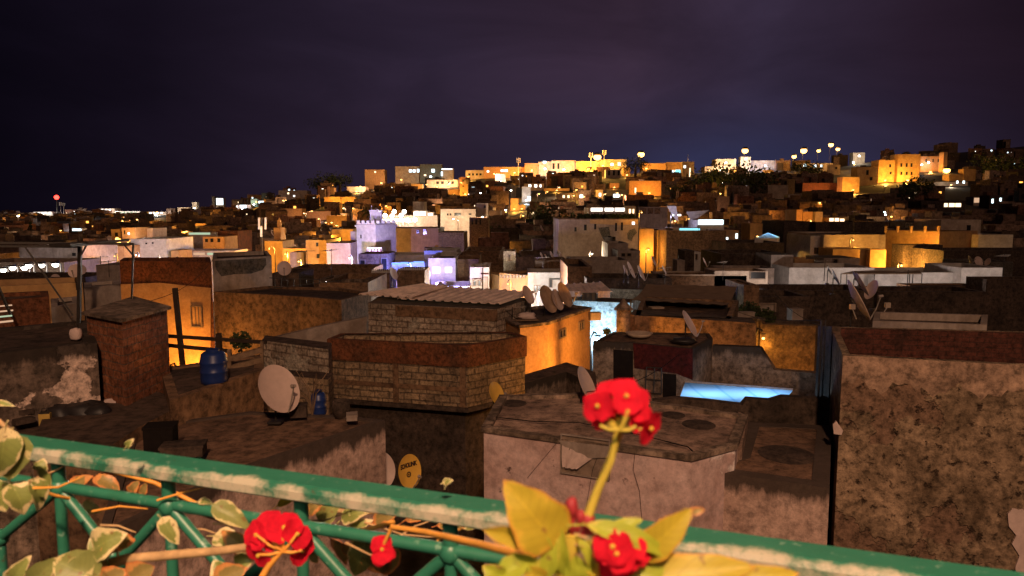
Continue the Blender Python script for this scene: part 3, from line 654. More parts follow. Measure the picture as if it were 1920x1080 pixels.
mb.grid(G); mb.grid([list(reversed([p - n * .008 for p in r])) for r in G]); tag(mb.build('window_cloth', M['cloth'], None, loc=q[0]), 'pale cloth hung across the pink house window', 'cloth')
mb = MB(); mb.face([onface(PP, pi_, 1049, 824) + n * .058, onface(PP, pi_, 1148, 836) + n * .058, onface(PP, pi_, 1146, 856) + n * .058, onface(PP, pi_, 1109, 858) + n * .058, onface(PP, pi_, 1060, 838) + n * .058]); mb.build('awning_flap', M['whitewash'], PP.root)
# roof extras: pipe dish pole and dishes
dish(1100, 721, 16.6, 33, R(-22), R(26), 'grey white dish left of the tall red flower', mast=.55, tall=1.1, arm=False)
dish(1206, 752, 16.4, 21, R(-20), R(26), 'small dish half hidden behind the red flower head', mast=.25, tall=1.1, arm=False)
dish(931, 738, 17.2, 20, R(-35), R(24), 'small yellow dish at the left corner of the pink house', 'dishy', mast=.3, tall=1.15)
dish(768, 884, 13.6, 27, R(-42), R(10), 'yellow dish with black lettering and ring emblem below the block house', 'dishy', mast=.8, tall=1.2, text=True)
dish(712, 882, 17.6, 30, R(-60), R(20), 'grey dish mostly behind the corner of the mouldy house', mast=.8, tall=1.2, arm=False)
# cables on pink house
def cable(label, pts, r=.008, name='cable'):
    mb = MB(); S = []
    for i in range(len(pts) - 1):
        for k in range(5): S.append(Vector(pts[i]).lerp(Vector(pts[i + 1]), k / 5))
    S.append(Vector(pts[-1])); mb.tube(S, r, 5); tag(mb.build(name, M['black'], None, loc=pts[0]), label, 'cable')
F = lambda x, y: onface(PP, pi_, x, y) + n * .03
cable('thin black cable hanging down the pink wall right of the window', [F(1192, 842), F(1188, 880), F(1200, 920), F(1204, 970), F(1206, 1020)], .004)
cable('thin cable slanting from roof edge down left across the pink wall', [F(1046, 828), F(1015, 865), F(990, 895)], .003)
cable('thin cable crossing the draped window of the pink house', [F(1128, 838), F(1112, 880), F(1100, 950), F(1080, 1010)], .004)
cable('black cable lying across the pink house roof', [onz(930, 782, -4.36), onz(1000, 790, -4.36), onz(1085, 792, -4.36), onz(1200, 815, -4.36), onz(1290, 838, -4.36), onz(1312, 858, -4.4)], .012)
for (x, y, lb) in [(975, 755, 'dark round patch'), (0, 0, '')][:0]: pass
# R1 lower right; dark wall top is mould with a painted parapet shadow
R1 = house('stained_low_house', 'low stained house between pink house and pitted wall', P2(-4.75, [(1292, 868), (1556, 905), (1560, 790), (1400, 783), (1378, 842), (1300, 862)]), -4.85, -10.5, M['pinkmouldshade'], M['roofw'], ph=.02, t=.3, group='flat roofed houses')
R2 = house('roof_step', 'low dark roof block right of the pink house roof', P2(-4.6, [(1350, 850), (1392, 838), (1402, 784), (1385, 776)]), -4.55, -8, M['roof'], M['roof'], ph=0, cat='roof')
# Q dark red house
Q = house('dark_red_house', 'dark red painted roof hut with black doorway and flat roof', P2(-3.95, [(1112, 641), (1188, 643), (1300, 654), (1336, 634), (1330, 625), (1150, 622)]), -3.95, -10.5, M['greymould'], M['roofw'], ph=.05, t=.12, group='flat roofed houses')
qi = faceidx(Q, 1245, 690)
def facepoly(h, i, pts, mat, name, off=.02):
    a, b = h.P[i], h.P[(i + 1) % len(h.P)]; T = Vector((*(b - a).normalized(), 0)); n = Vector((T.y, -T.x, 0)); mb = MB()
    F_ = [onface(h, i, x, y) + n * off for x, y in pts]; Bk = [p - n * (off - .002) for p in F_]
    s = (F_[1] - F_[0]).cross(F_[2] - F_[0]).dot(n); F_, Bk = (F_, Bk) if s > 0 else (F_[::-1], Bk[::-1])
    mb.face(F_); k = len(F_)
    for j in range(k): mb.face([Bk[j], Bk[(j + 1) % k], F_[(j + 1) % k], F_[j]])
    return mb.build(name, mat, h.root)
facepoly(Q, qi, [(1188, 643), (1299, 654), (1299, 712), (1268, 700), (1190, 690)], M['maroon'], 'painted_panel', .03)
qj = faceidx(Q, 1160, 700)
facepoly(Q, qj, [(1150, 655), (1187, 658), (1187, 745), (1150, 745)], M['black'], 'doorway', .012)
facepoly(Q, qi, [(1243, 700), (1268, 702), (1268, 760), (1243, 760)], M['black'], 'doorway', .012)
fr = MB(); a, b = Q.P[qi], Q.P[(qi + 1) % len(Q.P)]; n = Vector(((b - a).normalized().y, -(b - a).normalized().x, 0))
for (x0, y0, x1, y1) in [(1213, 688, 1210, 736), (1228, 689, 1226, 737), (1241, 690, 1241, 738), (1213, 688, 1241, 690), (1211, 711, 1241, 713), (1210, 736, 1241, 738)]:
    fr.beam(onface(Q, qi, x0, y0) + n * .03, onface(Q, qi, x1, y1) + n * .03, .03)
fr.build('window_grille', M['metal'], Q.root)
dish(1293, 607, 21.6, 24, R(-24), R(30), 'slender beige dish on the dark red hut roof', mast=.3, tall=1.15)
c = onz(1198, 631, -3.95); mb = MB(); mb.grid([[c + Vector((math.cos(a * math.pi / 10) * r, math.sin(a * math.pi / 10) * r, z)) for a in range(20)] for r, z in ((.001, .03), (.3, .04), (.4, .12), (.42, .12), (.32, 0), (.001, 0))], closed=True)
tag(mb.build('basin', M['cream'], None, loc=c), 'shallow beige basin on the dark red hut roof', 'basin')
c = onz(1282, 642, -3.93); mb = MB(); mb.blob(c + Vector((0, 0, .05)), (.4, .3, .1), seed=4, jit=.2); tag(mb.build('tarpaulin', M['blackbag'], None, loc=c), 'crumpled black tarpaulin at the corner of the dark red hut roof', 'tarpaulin')
# W: stained wall to the right, with slanting top
def wallslab(name, label, A, Bp, pts, th, mat, cat='wall', zb=None):
    """free-standing wall in the vertical plane through A, B with its outline traced, thickness th behind"""
    F_ = [onpl(A, Bp, x, y) for x, y in pts]; T = (Vector(Bp[:2]) - Vector(A[:2])).normalized(); nn = Vector((T.y, -T.x, 0))
    if zb is not None: F_ = F_ + [Vector((F_[-1].x, F_[-1].y, zb)), Vector((F_[0].x, F_[0].y, zb))]
    if (F_[1] - F_[0]).cross(F_[2] - F_[0]).dot(nn) < 0: F_ = F_[::-1]
    Bk = [p - nn * th for p in F_]; mb = MB(); k = len(F_); mb.face(F_); mb.face(Bk[::-1])
    for j in range(k): mb.face([Bk[j], Bk[(j + 1) % k], F_[(j + 1) % k], F_[j]])
    base = Vector((sum(p.x for p in F_) / k, sum(p.y for p in F_) / k, min(p.z for p in F_)))
    o = mb.build(name, mat, None, loc=base); setdrop(o, mb); return tag(o, label, cat)
wallslab('yard_wall', 'mouldy wall with sloping end beside the dark red hut', at(1335, 650, 22.4), at(1530, 650, 21.0), [(1336, 648), (1425, 652), (1452, 694), (1532, 700)], .3, M['greymould'], zb=-10.5)
wallslab('roof_hut_wall', 'pale plaster end wall of the dark red hut', at(1302, 650, 21.9), at(1336, 640, 23.4), [(1302, 653), (1337, 634)], .06, M['stain'], zb=-7)
# blue glowing tarp over a lit courtyard
tq = [at(1283, 717, 20.6), at(1487, 732, 19.6), at(1470, 748, 18.6), at(1392, 758, 18.0), at(1272, 747, 18.6)]
m, t_, b_ = newmat('blue_tarpaulin_backlit', .5, .2); t_.nodes.remove(b_)
wv = N(t_, 'ShaderNodeTexWave', i_Scale=.45, i_Distortion=.6, i_Detail=1.0); tcb = N(t_, 'ShaderNodeTexCoord'); L(t_, tcb, 'Object', wv, 'Vector'); rr_ = ramp(t_, [(0, (.22, .48, .90)), (.06, (.33, .60, .98)), (1, (.36, .63, 1.0))]); L(t_, wv, 0, rr_, 0)
tr = N(t_, 'ShaderNodeBsdfTranslucent'); df = N(t_, 'ShaderNodeBsdfDiffuse'); L(t_, rr_, 0, tr, 0); L(t_, rr_, 0, df, 0); ms = N(t_, 'ShaderNodeMixShader', i_0=.35); L(t_, tr, 0, ms, 1); L(t_, df, 0, ms, 2); L(t_, ms, 0, t_.nodes['Material Output'], 0)
M['bluetarp'] = m
rt = thing('courtyard_canopy', 'bright blue plastic canopy over a lit courtyard', 'canopy', tq[4] - Vector((0, 0, .3)))
mb = MB(); G = []
for i in range(5):
    front = lambda u: tq[4].lerp(tq[3], u / .6) if u < .6 else tq[3].lerp(tq[2], (u - .6) / .4)
    G.append([front(j / 16).lerp(tq[0].lerp(tq[1], j / 16), i / 4) + Vector((0, 0, .006 * math.sin(j * 1.3) - .03 * math.sin(math.pi * i / 4))) for j in range(17)])
mb.grid(G); mb.build('canopy_sheet', m, rt)
mb = MB(); mb.beam(tq[0] + Vector((0, 0, .03)), tq[1] + Vector((0, 0, .03)), .05); mb.beam(tq[4], tq[0], .05); mb.build('canopy_frame', M['galv'], rt)
cen = sum(tq, Vector()) / 5
for dx in (-.75, .75):
    al = bpy.data.lights.new('courtyard_light', 'AREA'); al.shape = 'RECTANGLE'; al.size = 1.3; al.size_y = .9; al.energy = 19; al.color = (.6, .82, 1.0); ao = bpy.data.objects.new('courtyard_light', al); COL.objects.link(ao); ao.parent = rt; ao.location = cen + Vector((dx, .1, -.55)) - WLOC[rt.name]; ao.rotation_euler = (math.pi, 0, 0)
# dark rim in front of canopy
wallslab('broken_parapet', 'jagged black parapet in front of the blue canopy', at(1230, 770, 17.2), at(1550, 770, 16.9), [(1225, 752), (1270, 747), (1330, 752), (1392, 760), (1402, 748), (1445, 751), (1470, 744), (1556, 748)], .25, M['darkr'], zb=-10.5)
# U big pitted wall house at right
U = house('pitted_wall_house', 'big house with pitted stained render wall filling the right edge', P2(-2.85, [(1580, 666), (2300, 705), (2330, 632), (1558, 612)]), -2.85, -10.5, M['pit'], M['roofd'], ph=.9, t=.14, group='flat roofed houses')
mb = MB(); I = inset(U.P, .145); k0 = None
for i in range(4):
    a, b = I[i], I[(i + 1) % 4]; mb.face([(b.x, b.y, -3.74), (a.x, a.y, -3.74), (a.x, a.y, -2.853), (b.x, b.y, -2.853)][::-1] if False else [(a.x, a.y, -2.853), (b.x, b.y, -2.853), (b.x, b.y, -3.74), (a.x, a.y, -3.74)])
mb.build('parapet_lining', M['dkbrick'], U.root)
ui = faceidx(U, 1750, 800)
mb = MB(); a, b = U.P[ui], U.P[(ui + 1) % 4]; T = Vector((*(b - a).normalized(), 0)); n = Vector((T.y, -T.x, 0)); mid = (a + b) / 2
mb.grid([[Vector((a.x, a.y, 0)) + T * (k * (b - a).length / 60) + n * (.03 + .012 * math.sin(k * 1.7)) + Vector((0, 0, -2.85)) for k in range(61)],
         [Vector((a.x, a.y, 0)) + T * (k * (b - a).length / 60) + n * (.045 + .015 * math.sin(k * 1.1)) + Vector((0, 0, -3.2 + .03 * math.sin(k * .9))) for k in range(61)],
         [Vector((a.x, a.y, 0)) + T * (k * (b - a).length / 60) + n * .0 + Vector((0, 0, -3.42 + .10 * math.sin(k * .7) + .06 * math.sin(k * 2.3) + .04 * math.sin(k * 5.1))) for k in range(61)]][::-1])
mb.build('render_band', M['pittop'], U.root)
wallslab('narrow_dark_wall', 'narrow dark wall strip and pipe left of the pitted wall', at(1528, 640, 18.5), at(1556, 640, 17.2), [(1534, 612), (1560, 612)], .2, M['darkr'], zb=-10.5)
rt = thing('drain_pipe', 'pair of thin pipes running down the dark gap beside the pitted wall', 'pipe', at(1540, 950, 17.0)); mb = MB(); p = at(1541, 600, 17.0); mb.tube([p, Vector((p.x, p.y, -10))], .025, 6); mb.tube([p + Vector((.09, 0, 0)), Vector((p.x + .07, p.y, -10))], .018, 6); mb.build('pipe_run', M['metal'], rt)
facepoly(U, ui, [(1888, 962), (1897, 952), (1912, 955), (1930, 950), (1932, 1090), (1906, 1085), (1902, 1062), (1910, 1040), (1896, 1018), (1904, 1002), (1890, 985)], M['cloth'], 'torn_plaster_patch', .05)
facepoly(U, ui, [(1561, 795), (1567, 788), (1580, 806), (1577, 814), (1563, 812)], M['cloth'], 'torn_plaster_patch', .06)
# house under the pale dish right: white low wall behind U
WW = house('white_parapet_house', 'dull white low parapet behind the pitted wall house', P2(-3.1, [(1636, 610), (1850, 618), (1852, 598), (1640, 592)]), -2.98, -10.5, M['whitewash'], M['roofd'], ph=.2, t=.15, group='flat roofed houses')
# S: rough stone wall glowing orange with turret
S1 = wallslab('rough_stone_wall', 'rough stone wall glowing dim orange behind the dark red hut', at(1180, 600, 27.5), at(1430, 620, 26.0), [(1175, 596), (1300, 600), (1424, 604)], .45, M['rough_orange'], zb=-10.5)
mb = MB(); a, b = at(1180, 583, 28.2), at(1425, 603, 26.6); 
S1b = house('wall_walk', 'cement walkway roof along the top of the rough stone wall', P2(-3.75, [(1180, 590), (1418, 606), (1410, 596), (1190, 580)]), -3.75, -10.5, M['brown'], M['roofd'], ph=0, cat='roof')
S2 = wallslab('rough_stone_wall', 'tall rough stone wall glowing orange left of the pitted house', at(1426, 620, 25.2), at(1530, 640, 24.3), [(1426, 600), (1430, 608), (1530, 612)], .4, M['rough_orange'], zb=-10.5)
rt = thing('added_pillar', 'added pillar standing in for the brightly lit corner between the rough walls', 'pillar', at(1420, 690, 25.6)); p = at(1419, 600, 25.5); mb = MB(); mb.box((p.x, p.y, (p.z - 10) / 2), (.3, .3, p.z + 10), .5); mb.build('shaft', M['rough_orange'], rt); mb = MB(); mb.box((p.x, p.y, p.z + .04), (.4, .4, .08), .5); mb.build('cap', M['stain2'], rt)  # pillar added to carry the bright strip of the lit wall corner
p = at(1169, 580, 25.5); rt = thing('roof_turret', 'small turret with pointed tiled cap right of the cyan wall', 'turret', (p.x, p.y, -7))
mb = MB(); mb.tube([(p.x, p.y, -8), (p.x, p.y, p.z + .02)], .24, 8, cap=True); mb.build('shaft', M['stain'], rt)
mb = MB(); q = Vector((p.x, p.y, p.z)); mb.grid([[q + Vector((math.cos(a * math.pi / 4 + .39) * r, math.sin(a * math.pi / 4 + .39) * r, z)) for a in range(8)] for r, z in ((.001, -.02), (.33, -.02), (.33, .04), (.16, .2), (.001, .40))], closed=True, smooth=False); mb.build('cap', M['stain2'], rt)
# T awning house
TH = house('awning_house', 'dark house under the wide sloping canvas awning', P2(-3.9, [(1190, 600), (1370, 606), (1385, 570), (1205, 562)]), -3.75, -10.5, M['brown'], M['roofd'], ph=.3, group='flat roofed houses')
rt = thing('canvas_awning', 'wide sloping brown canvas awning right of the cyan wall', 'awning', at(1183, 585, 30.0)); tqs = [at(1183, 562, 30.2), at(1363, 572, 29.2), at(1382, 537, 34.0), at(1212, 533, 35.0)]
mb = MB(); G = [[tqs[0].lerp(tqs[1], j / 20).lerp(tqs[3].lerp(tqs[2], j / 20), i / 5) + Vector((0, 0, -.12 * math.sin(math.pi * i / 5) + .02 * math.sin(j * 1.9))) for j in range(21)] for i in range(6)]
mb.grid(G); mb.grid([list(reversed([p - Vector((0, 0, .02)) for p in r])) for r in G]); mb.build('canopy', M['awning'], rt)
for p in tqs: mb = MB(); mb.tube([p, (p.x, p.y, -4.6)], .035, 6); mb.build('post', M['metal'], rt)
# cyan lit wall
CY = house('cyan_lit_wall_house', 'weathered house wall lit pale cyan by a courtyard lamp', *(lambda r: (r[0], r[1], -11))(fpoly(1068, 1186, 566, 36, 6, 0, 35)), plaster('cyan_lit_render', (.52, .66, .72), (.24, .30, .33), .5, 1.6, 5.0, streak=.4, bmp=.4), M['roofd'], ph=.5, group='flat roofed houses')  # cyan tint of the lamplight is put into the wall colour
lamp(at(1120, 640, 34.2), (.55, .82, 1.0), 520, 'cool white courtyard lamp below the cyan wall', 'cool' if False else 'coolbulb', .1)
corr('lean_to_roof', [at(1062, 557, 35.6), at(1150, 548, 34.6), at(1128, 529, 38.5), at(1050, 534, 39)], CY.root, M['sheet'])
for (x0, x1, y0, y1, mt, lb) in [(1068, 1088, 546, 556, 'cloth', 'light blue towel hung under the corrugated lean-to'), (1092, 1118, 549, 563, 'blackbag', 'black blanket on the clothes line under the lean-to'), (1121, 1144, 546, 558, 'cloth', 'pale blue sheet on the right of the clothes line')]:
    A3, B3 = at(1060, 550, 35.2), at(1150, 550, 34.4); mb = MB(); G = [[onpl(A3, B3, x0 + (x1 - x0) * j / 8, y0 + (y1 - y0) * i / 3) + Vector((0, .03 * math.sin(j * 2), 0)) for j in range(9)] for i in range(4)]; mb.grid(G); mb.grid([[p + Vector((0, .01, 0)) for p in r][::-1] for r in G]); tag(mb.build('laundry', M[mt], None, loc=G[0][0]), lb, 'laundry')
# H/G orange brick house, F white wall, E long brown house
Gh = house('orange_brick_house', 'tall brick house with wall glowing orange behind the timber rail', P2(-2.45, [(224, 489), (396, 491), (393, 482), (232, 483)]), -2.45, -10.5, M['redrender'], M['roofd'], ph=.3, t=.2, group='flat roofed houses')
gi = faceidx(Gh, 320, 560)
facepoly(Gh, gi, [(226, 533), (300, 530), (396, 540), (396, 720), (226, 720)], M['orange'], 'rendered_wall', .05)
wpx(Gh, gi, 363, 575, 379, 611, M['glass'], frame=M['frame'], sill=False, bars=2, proud=.08, fw=.05)
Fh = house('white_gable_house', 'whitewashed roof block with dark cement patch beside the orange brick house', P2(-2.35, [(398, 486), (509, 480), (500, 470), (400, 474)]), -2.35, -3.95, M['whitewash'], M['roofd'], ph=.2, group='flat roofed houses')
fi = faceidx(Fh, 450, 520)
facepoly(Fh, fi, [(402, 489), (498, 484), (499, 496), (492, 506), (470, 513), (440, 514), (415, 518), (405, 505)], M['greypatch'], 'cement_patch', .02)
Eh = house('long_brown_house', 'long low brown rendered house below the whitewashed roof block', P2(-3.75, [(400, 547), (560, 556), (640, 563), (696, 548), (640, 540), (505, 536)]), -3.75, -10.5, M['brown'], M['roofd'], ph=.12, group='flat roofed houses')
wallslab('white_yard_wall', 'whitewashed sloping yard wall below the long brown house', at(520, 620, 26), at(690, 600, 27), [(500, 636), (600, 612), (688, 594), (686, 645), (600, 655), (500, 650)], .25, M['whitewash'])
lamp(at(318, 700, 32.2), SOD, 640, 'orange street lamp hidden in the alley below the glowing brick wall', zg=-11)
lamp(at(362, 735, 32.4), SOD, 700, 'second orange lamp low against the glowing brick wall', zg=-11)
lamp(at(1135, 690, 25.0), SOD, 720, 'orange street lamp round the corner of the orange lit house', zg=-11, r=.1)
lamp(at(1478, 725, 23.2), SOD, 75, 'orange alley lamp under the rough stone wall by the pitted house', zg=-11, r=.08)
lamp(at(1290, 668, 25.6), SOD, 45, 'small orange lamp behind the dark red hut', zg=-11, r=.05)
lamp(at(1431, 640, 24.9), SODY, 22, 'orange lamp beside the added pillar', zg=-11, r=.05)
# pergola frame at left
A4, B4 = at(0, 500, 17.5), at(250, 500, 19.0); p4 = lambda x, y: onpl(A4, B4, x, y)
rt = thing('steel_pergola', 'rusty dark steel canopy frame on the roof at far left', 'pergola', p4(148, 610))
for k, (a, b, w_) in enumerate([((148, 610), (150, 462), .08), ((-60, 455), (250, 457), .055), ((-60, 461), (150, 463), .05), ((250, 456), (247, 560), .04), ((45, 460), (137, 592), .04), ((152, 478), (162, 460), .04), ((252, 482), (232, 458), .04), ((-20, 500), (20, 590), .05)]):
    mb = MB(); mb.beam(p4(*a), p4(*b), w_); mb.build('beam', M['metal'], rt)
mb = MB(); a = p4(140, 458); mb.box(a, (.5, 1.2, .08)); mb.beam(p4(150, 459), p4(180, 462) + Vector((0, 1.6, .1)), .06); mb.build('top_plate', M['metal'], rt)
# roofs left behind V : maroon shutter hut, whitish walls
Z1 = house('red_shutter_hut', 'hut with dark red corrugated side and lit slats, far left', P2(-2.3, [(-120, 574), (92, 556), (90, 545), (-120, 555)]), -2.3, -8, M['redrender'], M['roofd'], ph=.1, group='flat roofed houses')
zi = faceidx(Z1, 40, 580)
for k in range(4): wpx(Z1, zi, -40, 573 + 10 * k, 22 + (k % 2) * 2, 576.5 + 10 * k, EM['dimw'] if k != 2 else EM['greenish'], name='lit_slat')
Z2 = house('plaster_hut', 'pale plaster hut with brown timber post behind the brick turret', P2(-2.5, [(96, 578), (150, 566), (148, 555), (95, 560)]), -2.5, -9, M['whitewash'], M['roofd'], ph=.1, group='flat roofed houses')
Z3 = house('plaster_hut', 'pale lumpy plaster hut left of the orange brick house', P2(-2.25, [(158, 540), (226, 532), (222, 524), (158, 530)]), -2.25, -9, M['whitewash'], M['roofd'], ph=.1, group='flat roofed houses')
Z4 = house('mustard_wall_house', 'long low mustard coloured parapet behind the steel pergola', P2(-2.5, [(-150, 548), (155, 532), (150, 522), (-150, 532)]), -2.45, -9, M['ochre'], M['roofd'], ph=.2, group='flat roofed houses')
lamp(at(40, 560, 27), SOD, 25, 'faint orange lamp behind the mustard parapet', zg=-11, r=.05)
dish(140, 508, 24, 12, R(-80), R(20), 'white dish behind the pergola post', mast=.5, simple=True)

# ================= MIDDLE DISTANCE =================
OCC = []          # what the photo shows of each traced house: x0, x1, top, bottom, distance
GH = 'flat roofed houses'
def blk(label, x0, x1, py, d, dep=8, wall='brown', bot=None, wins=(), ph=.4, roof='farroof', d1=None, skew=0, name='flat_roofed_house', cat='house', group=GH, cop=None, occ=True):
    P, z = fpoly(x0, x1, py, d, dep, skew, d1); cx = sum(p.x for p in P) / 4; cy = sum(p.y for p in P) / 4
    zb = min(gz(p.x, p.y) for p in P) - 1.0
    h = house(name, label, P, z, min(zb, z - 3), M[wall] if isinstance(wall, str) else wall, M[roof], ph=ph, t=.25, cat=cat, group=group, cop=M[cop] if cop else None)
    i = frontface(h)
    for wn in wins:
        x0_, y0_, x1_, y1_, mt = wn[:5]; lit = mt in EM
        wpx(h, i, x0_, y0_, x1_, y1_, EM[mt] if lit else M[mt], name=wn[5] if len(wn) > 5 else 'window', frame=None if d > 75 or lit else M['frame'], sill=False, proud=.06)
    if occ: OCC.append((x0, x1, py, bot or py + 14, d))
    h.i = i; return h
W_ = lambda xs, y0, y1, w_, m='glass': [(x, y0, x + w_, y1, m) for x in xs]
# --- right: white terrace wall and yellow floodlit house ---
blk('long white terrace wall behind the steel shade frame', 1480, 1640, 502, 58, 5, 'white', 527, ph=.8, name='terrace_wall', cat='wall', group=None)
blk('white terrace wall continuing right of the shade frame', 1640, 1802, 511, 57, 5, 'white', 528, ph=.8, name='terrace_wall', cat='wall', group=None)
blk('raised white parapet block at the right end of the terrace wall', 1803, 1880, 502, 56, 5, 'white', 524, ph=.5, name='terrace_wall', cat='wall', group=None)
blk('square whitewashed water tank room left of the white terrace wall', 1446, 1488, 478, 62, 4, 'whitewash', 502, ph=0, name='roof_hut', cat='hut', group=None)
blk('low white wall under the whitewashed tank room', 1350, 1452, 503, 60, 3, 'whitewash', 520, ph=.3)
blk('plain ochre lit low house between tank room and metal shed', 1490, 1560, 486, 66, 3, 'ochre', 500)
blk('grey shed with flat awning in front of the yellow house', 1545, 1612, 484, 64, 4, 'whitewash', 503, wins=[(1561, 486, 1570, 503, 'glass', 'doorway')], ph=0, name='roof_shed', cat='shed', group=None)
YL = blk('small white end block of the yellow floodlit house with one square window', 1520, 1545, 442, 92, 8, 'white', 482, wins=[(1526, 464, 1537, 476, 'glass')])
blk('long yellow floodlit house with plain rendered wall', 1545, 1661, 440, 91, 12, 'cream', 482, ph=.2)
blk('taller yellow lit wing with three little chimney posts', 1660, 1762, 433, 94, 8, 'ochre', 458, ph=.2, d1=88)
blk('lower yellow lit front wall with slanted flat roof', 1562, 1632, 467, 84, 4, 'ochre', 500, ph=.2)
blk('rounded yellow lit wall bay at the corner of the lower yellow wall', 1632, 1662, 468, 83, 4, 'ochre', 500, ph=.2)
for k, x in enumerate((1660, 1683, 1708, 1734, 1759)):
    p = at(x, 433, 91 - .03 * (x - 1660)); mb = MB(); mb.box((p.x, p.y, p.z + .15), (.24, .24, .7)); mb.box((p.x, p.y, p.z + .53), (.34, .34, .08))
    tag(mb.build('chimney_post', M['ochre'], None, loc=p), ['leftmost', 'second', 'middle', 'fourth', 'rightmost'][k] + ' of the five pale posts on top of the yellow lit wing', 'post', 'pale posts on the yellow wing')
lamp(at(1690, 500, 80), SODY, 3600, 'bright sodium lamp in the street before the yellow house', r=.12)
lamp(at(1600, 452, 88.2), SODY, 420, 'sodium lamp over the lower yellow wall', r=.08)
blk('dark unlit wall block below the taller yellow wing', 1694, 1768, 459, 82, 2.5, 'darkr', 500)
lamp(at(1735, 463, 86.5), SODY, 1300, 'sodium lamp below the taller yellow wing', r=.1)
lamp(at(1500, 562, 49), (1, .85, .78), 1728, 'pinkish white lamp left of the steel shade frame', 'flood', .07)
lamp(at(1720, 566, 47), (1, .85, .78), 3468, 'pinkish white lamp facing the white terrace wall', 'flood', .07)
lamp(at(1850, 560, 48), (1, .85, .78), 1350, 'pinkish white lamp at the right end of the terrace wall', 'flood', .07)
# steel shade frame
rt = thing('shade_frame', 'flat sheet on thin steel legs before the white terrace wall', 'shade', at(1650, 527, 52))
tq = [at(1577, 513, 50), at(1729, 513, 50), at(1724, 507, 55), at(1600, 508, 55)]
mb = MB(); mb.face(tq); mb.face([p + Vector((0, 0, -.05)) for p in tq][::-1]); [mb.face([tq[i] - Vector((0, 0, .05)), tq[(i + 1) % 4] - Vector((0, 0, .05)), tq[(i + 1) % 4], tq[i]]) for i in range(4)]; mb.build('canopy', M['awning'], rt)
for x, dd in ((1577, 50), (1588, 52), (1640, 50.5), (1706, 51), (1712, 50.2), (1729, 50)): p = at(x, 513, dd); mb = MB(); mb.tube([p, (p.x, p.y, p.z - .9)], .035, 5); mb.build('post', M['metal'], rt)
# dark houses between U and the terrace wall
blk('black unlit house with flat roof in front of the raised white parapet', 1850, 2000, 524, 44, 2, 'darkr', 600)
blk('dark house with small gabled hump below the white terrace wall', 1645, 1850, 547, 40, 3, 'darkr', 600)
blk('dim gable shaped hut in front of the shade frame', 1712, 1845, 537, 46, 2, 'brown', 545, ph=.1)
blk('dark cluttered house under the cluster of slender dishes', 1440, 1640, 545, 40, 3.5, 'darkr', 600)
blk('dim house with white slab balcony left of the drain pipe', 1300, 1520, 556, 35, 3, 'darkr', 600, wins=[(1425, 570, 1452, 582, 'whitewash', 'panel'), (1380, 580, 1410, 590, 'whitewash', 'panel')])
blk('plastered stair hut beside the sloping awning', 1395, 1424, 535, 34, 3, 'brown', 570)
def vdish(*a, **k): return dish(*a, **k)
for (x, y, d, r, a_, e_, lb) in [(1609, 563, 24, 37, -14, 28, 'tallest slender dish seen nearly edge on behind the pitted wall'), (1616, 533, 25.5, 21, -14, 28, 'slender edge-on dish just above the tallest one'),
        (1606, 522, 27, 14, -16, 28, 'topmost small dish above the tallest slender one'), (1567, 520, 30, 14, -14, 26, 'narrow dish in front of the white wall, right of the little aerial'),
        (1555, 506, 34, 9, -14, 26, 'tiny narrow dish against the white terrace wall'), (1634, 543, 26, 17, -172, 24, 'dim dish seen from behind right of the tallest one')]:
    dish(x, y, d, r, R(a_), R(e_), lb, mast=.5, tall=1.15, arm=(r > 30))
for k, (x, y, lb) in enumerate([(1598, 578, 'small white box antenna left of the tallest slender dish'), (1664, 575, 'white bracket antenna right of the tallest slender dish')]):
    p = at(x, y, 23.5); rt = thing('bracket_antenna', lb, 'antenna', p - Vector((0, 0, .5))); mb = MB(); mb.beam(p - Vector((.2 if k else -.15, 0, .35)), p, .025); mb.build('arm', M['galv'], rt); mb = MB(); mb.box(p + Vector((0, 0, .05)), (.16, .1, .16)); mb.build('box', M['cream'], rt)
# --- right middle: dim houses, lamps ---
blk('wide dark brown windowless house below the cyan awnings', 1250, 1362, 432, 88, 14, 'brown', 478)
blk('dim brown long low house right of the dark windowless one', 1362, 1470, 455, 82, 8, 'darkr', 470)
blk('house with wide sloping dark roof below the small white tower', 1352, 1480, 476, 66, 7, 'darkr', 502)
blk('small white roof tower with dark pavilion beside it', 1302, 1314, 473, 70, 3, 'white', 502, wins=[(1306, 478, 1309, 485, 'glass')], name='roof_tower', cat='tower', group=None)
blk('dark slatted roof pavilion left of the small white tower', 1284, 1302, 470, 70, 3, 'darkr', 500, name='roof_pavilion', cat='pavilion', group=None)
blk('pale square panel hut left of the dark roof pavilion', 1270, 1284, 488, 68, 2, 'whitewash', 501, name='roof_hut', cat='hut', group=None)
blk('long roof with pale edge and thin rail below the white tower', 1235, 1400, 516, 56, 3, 'brown', 530, cop='cream')
blk('pinkish low house with open arcade left of the tank room', 1340, 1440, 508, 56, 3, 'cream', 528, wins=[(1407, 510, 1434, 522, 'glass', 'opening')])
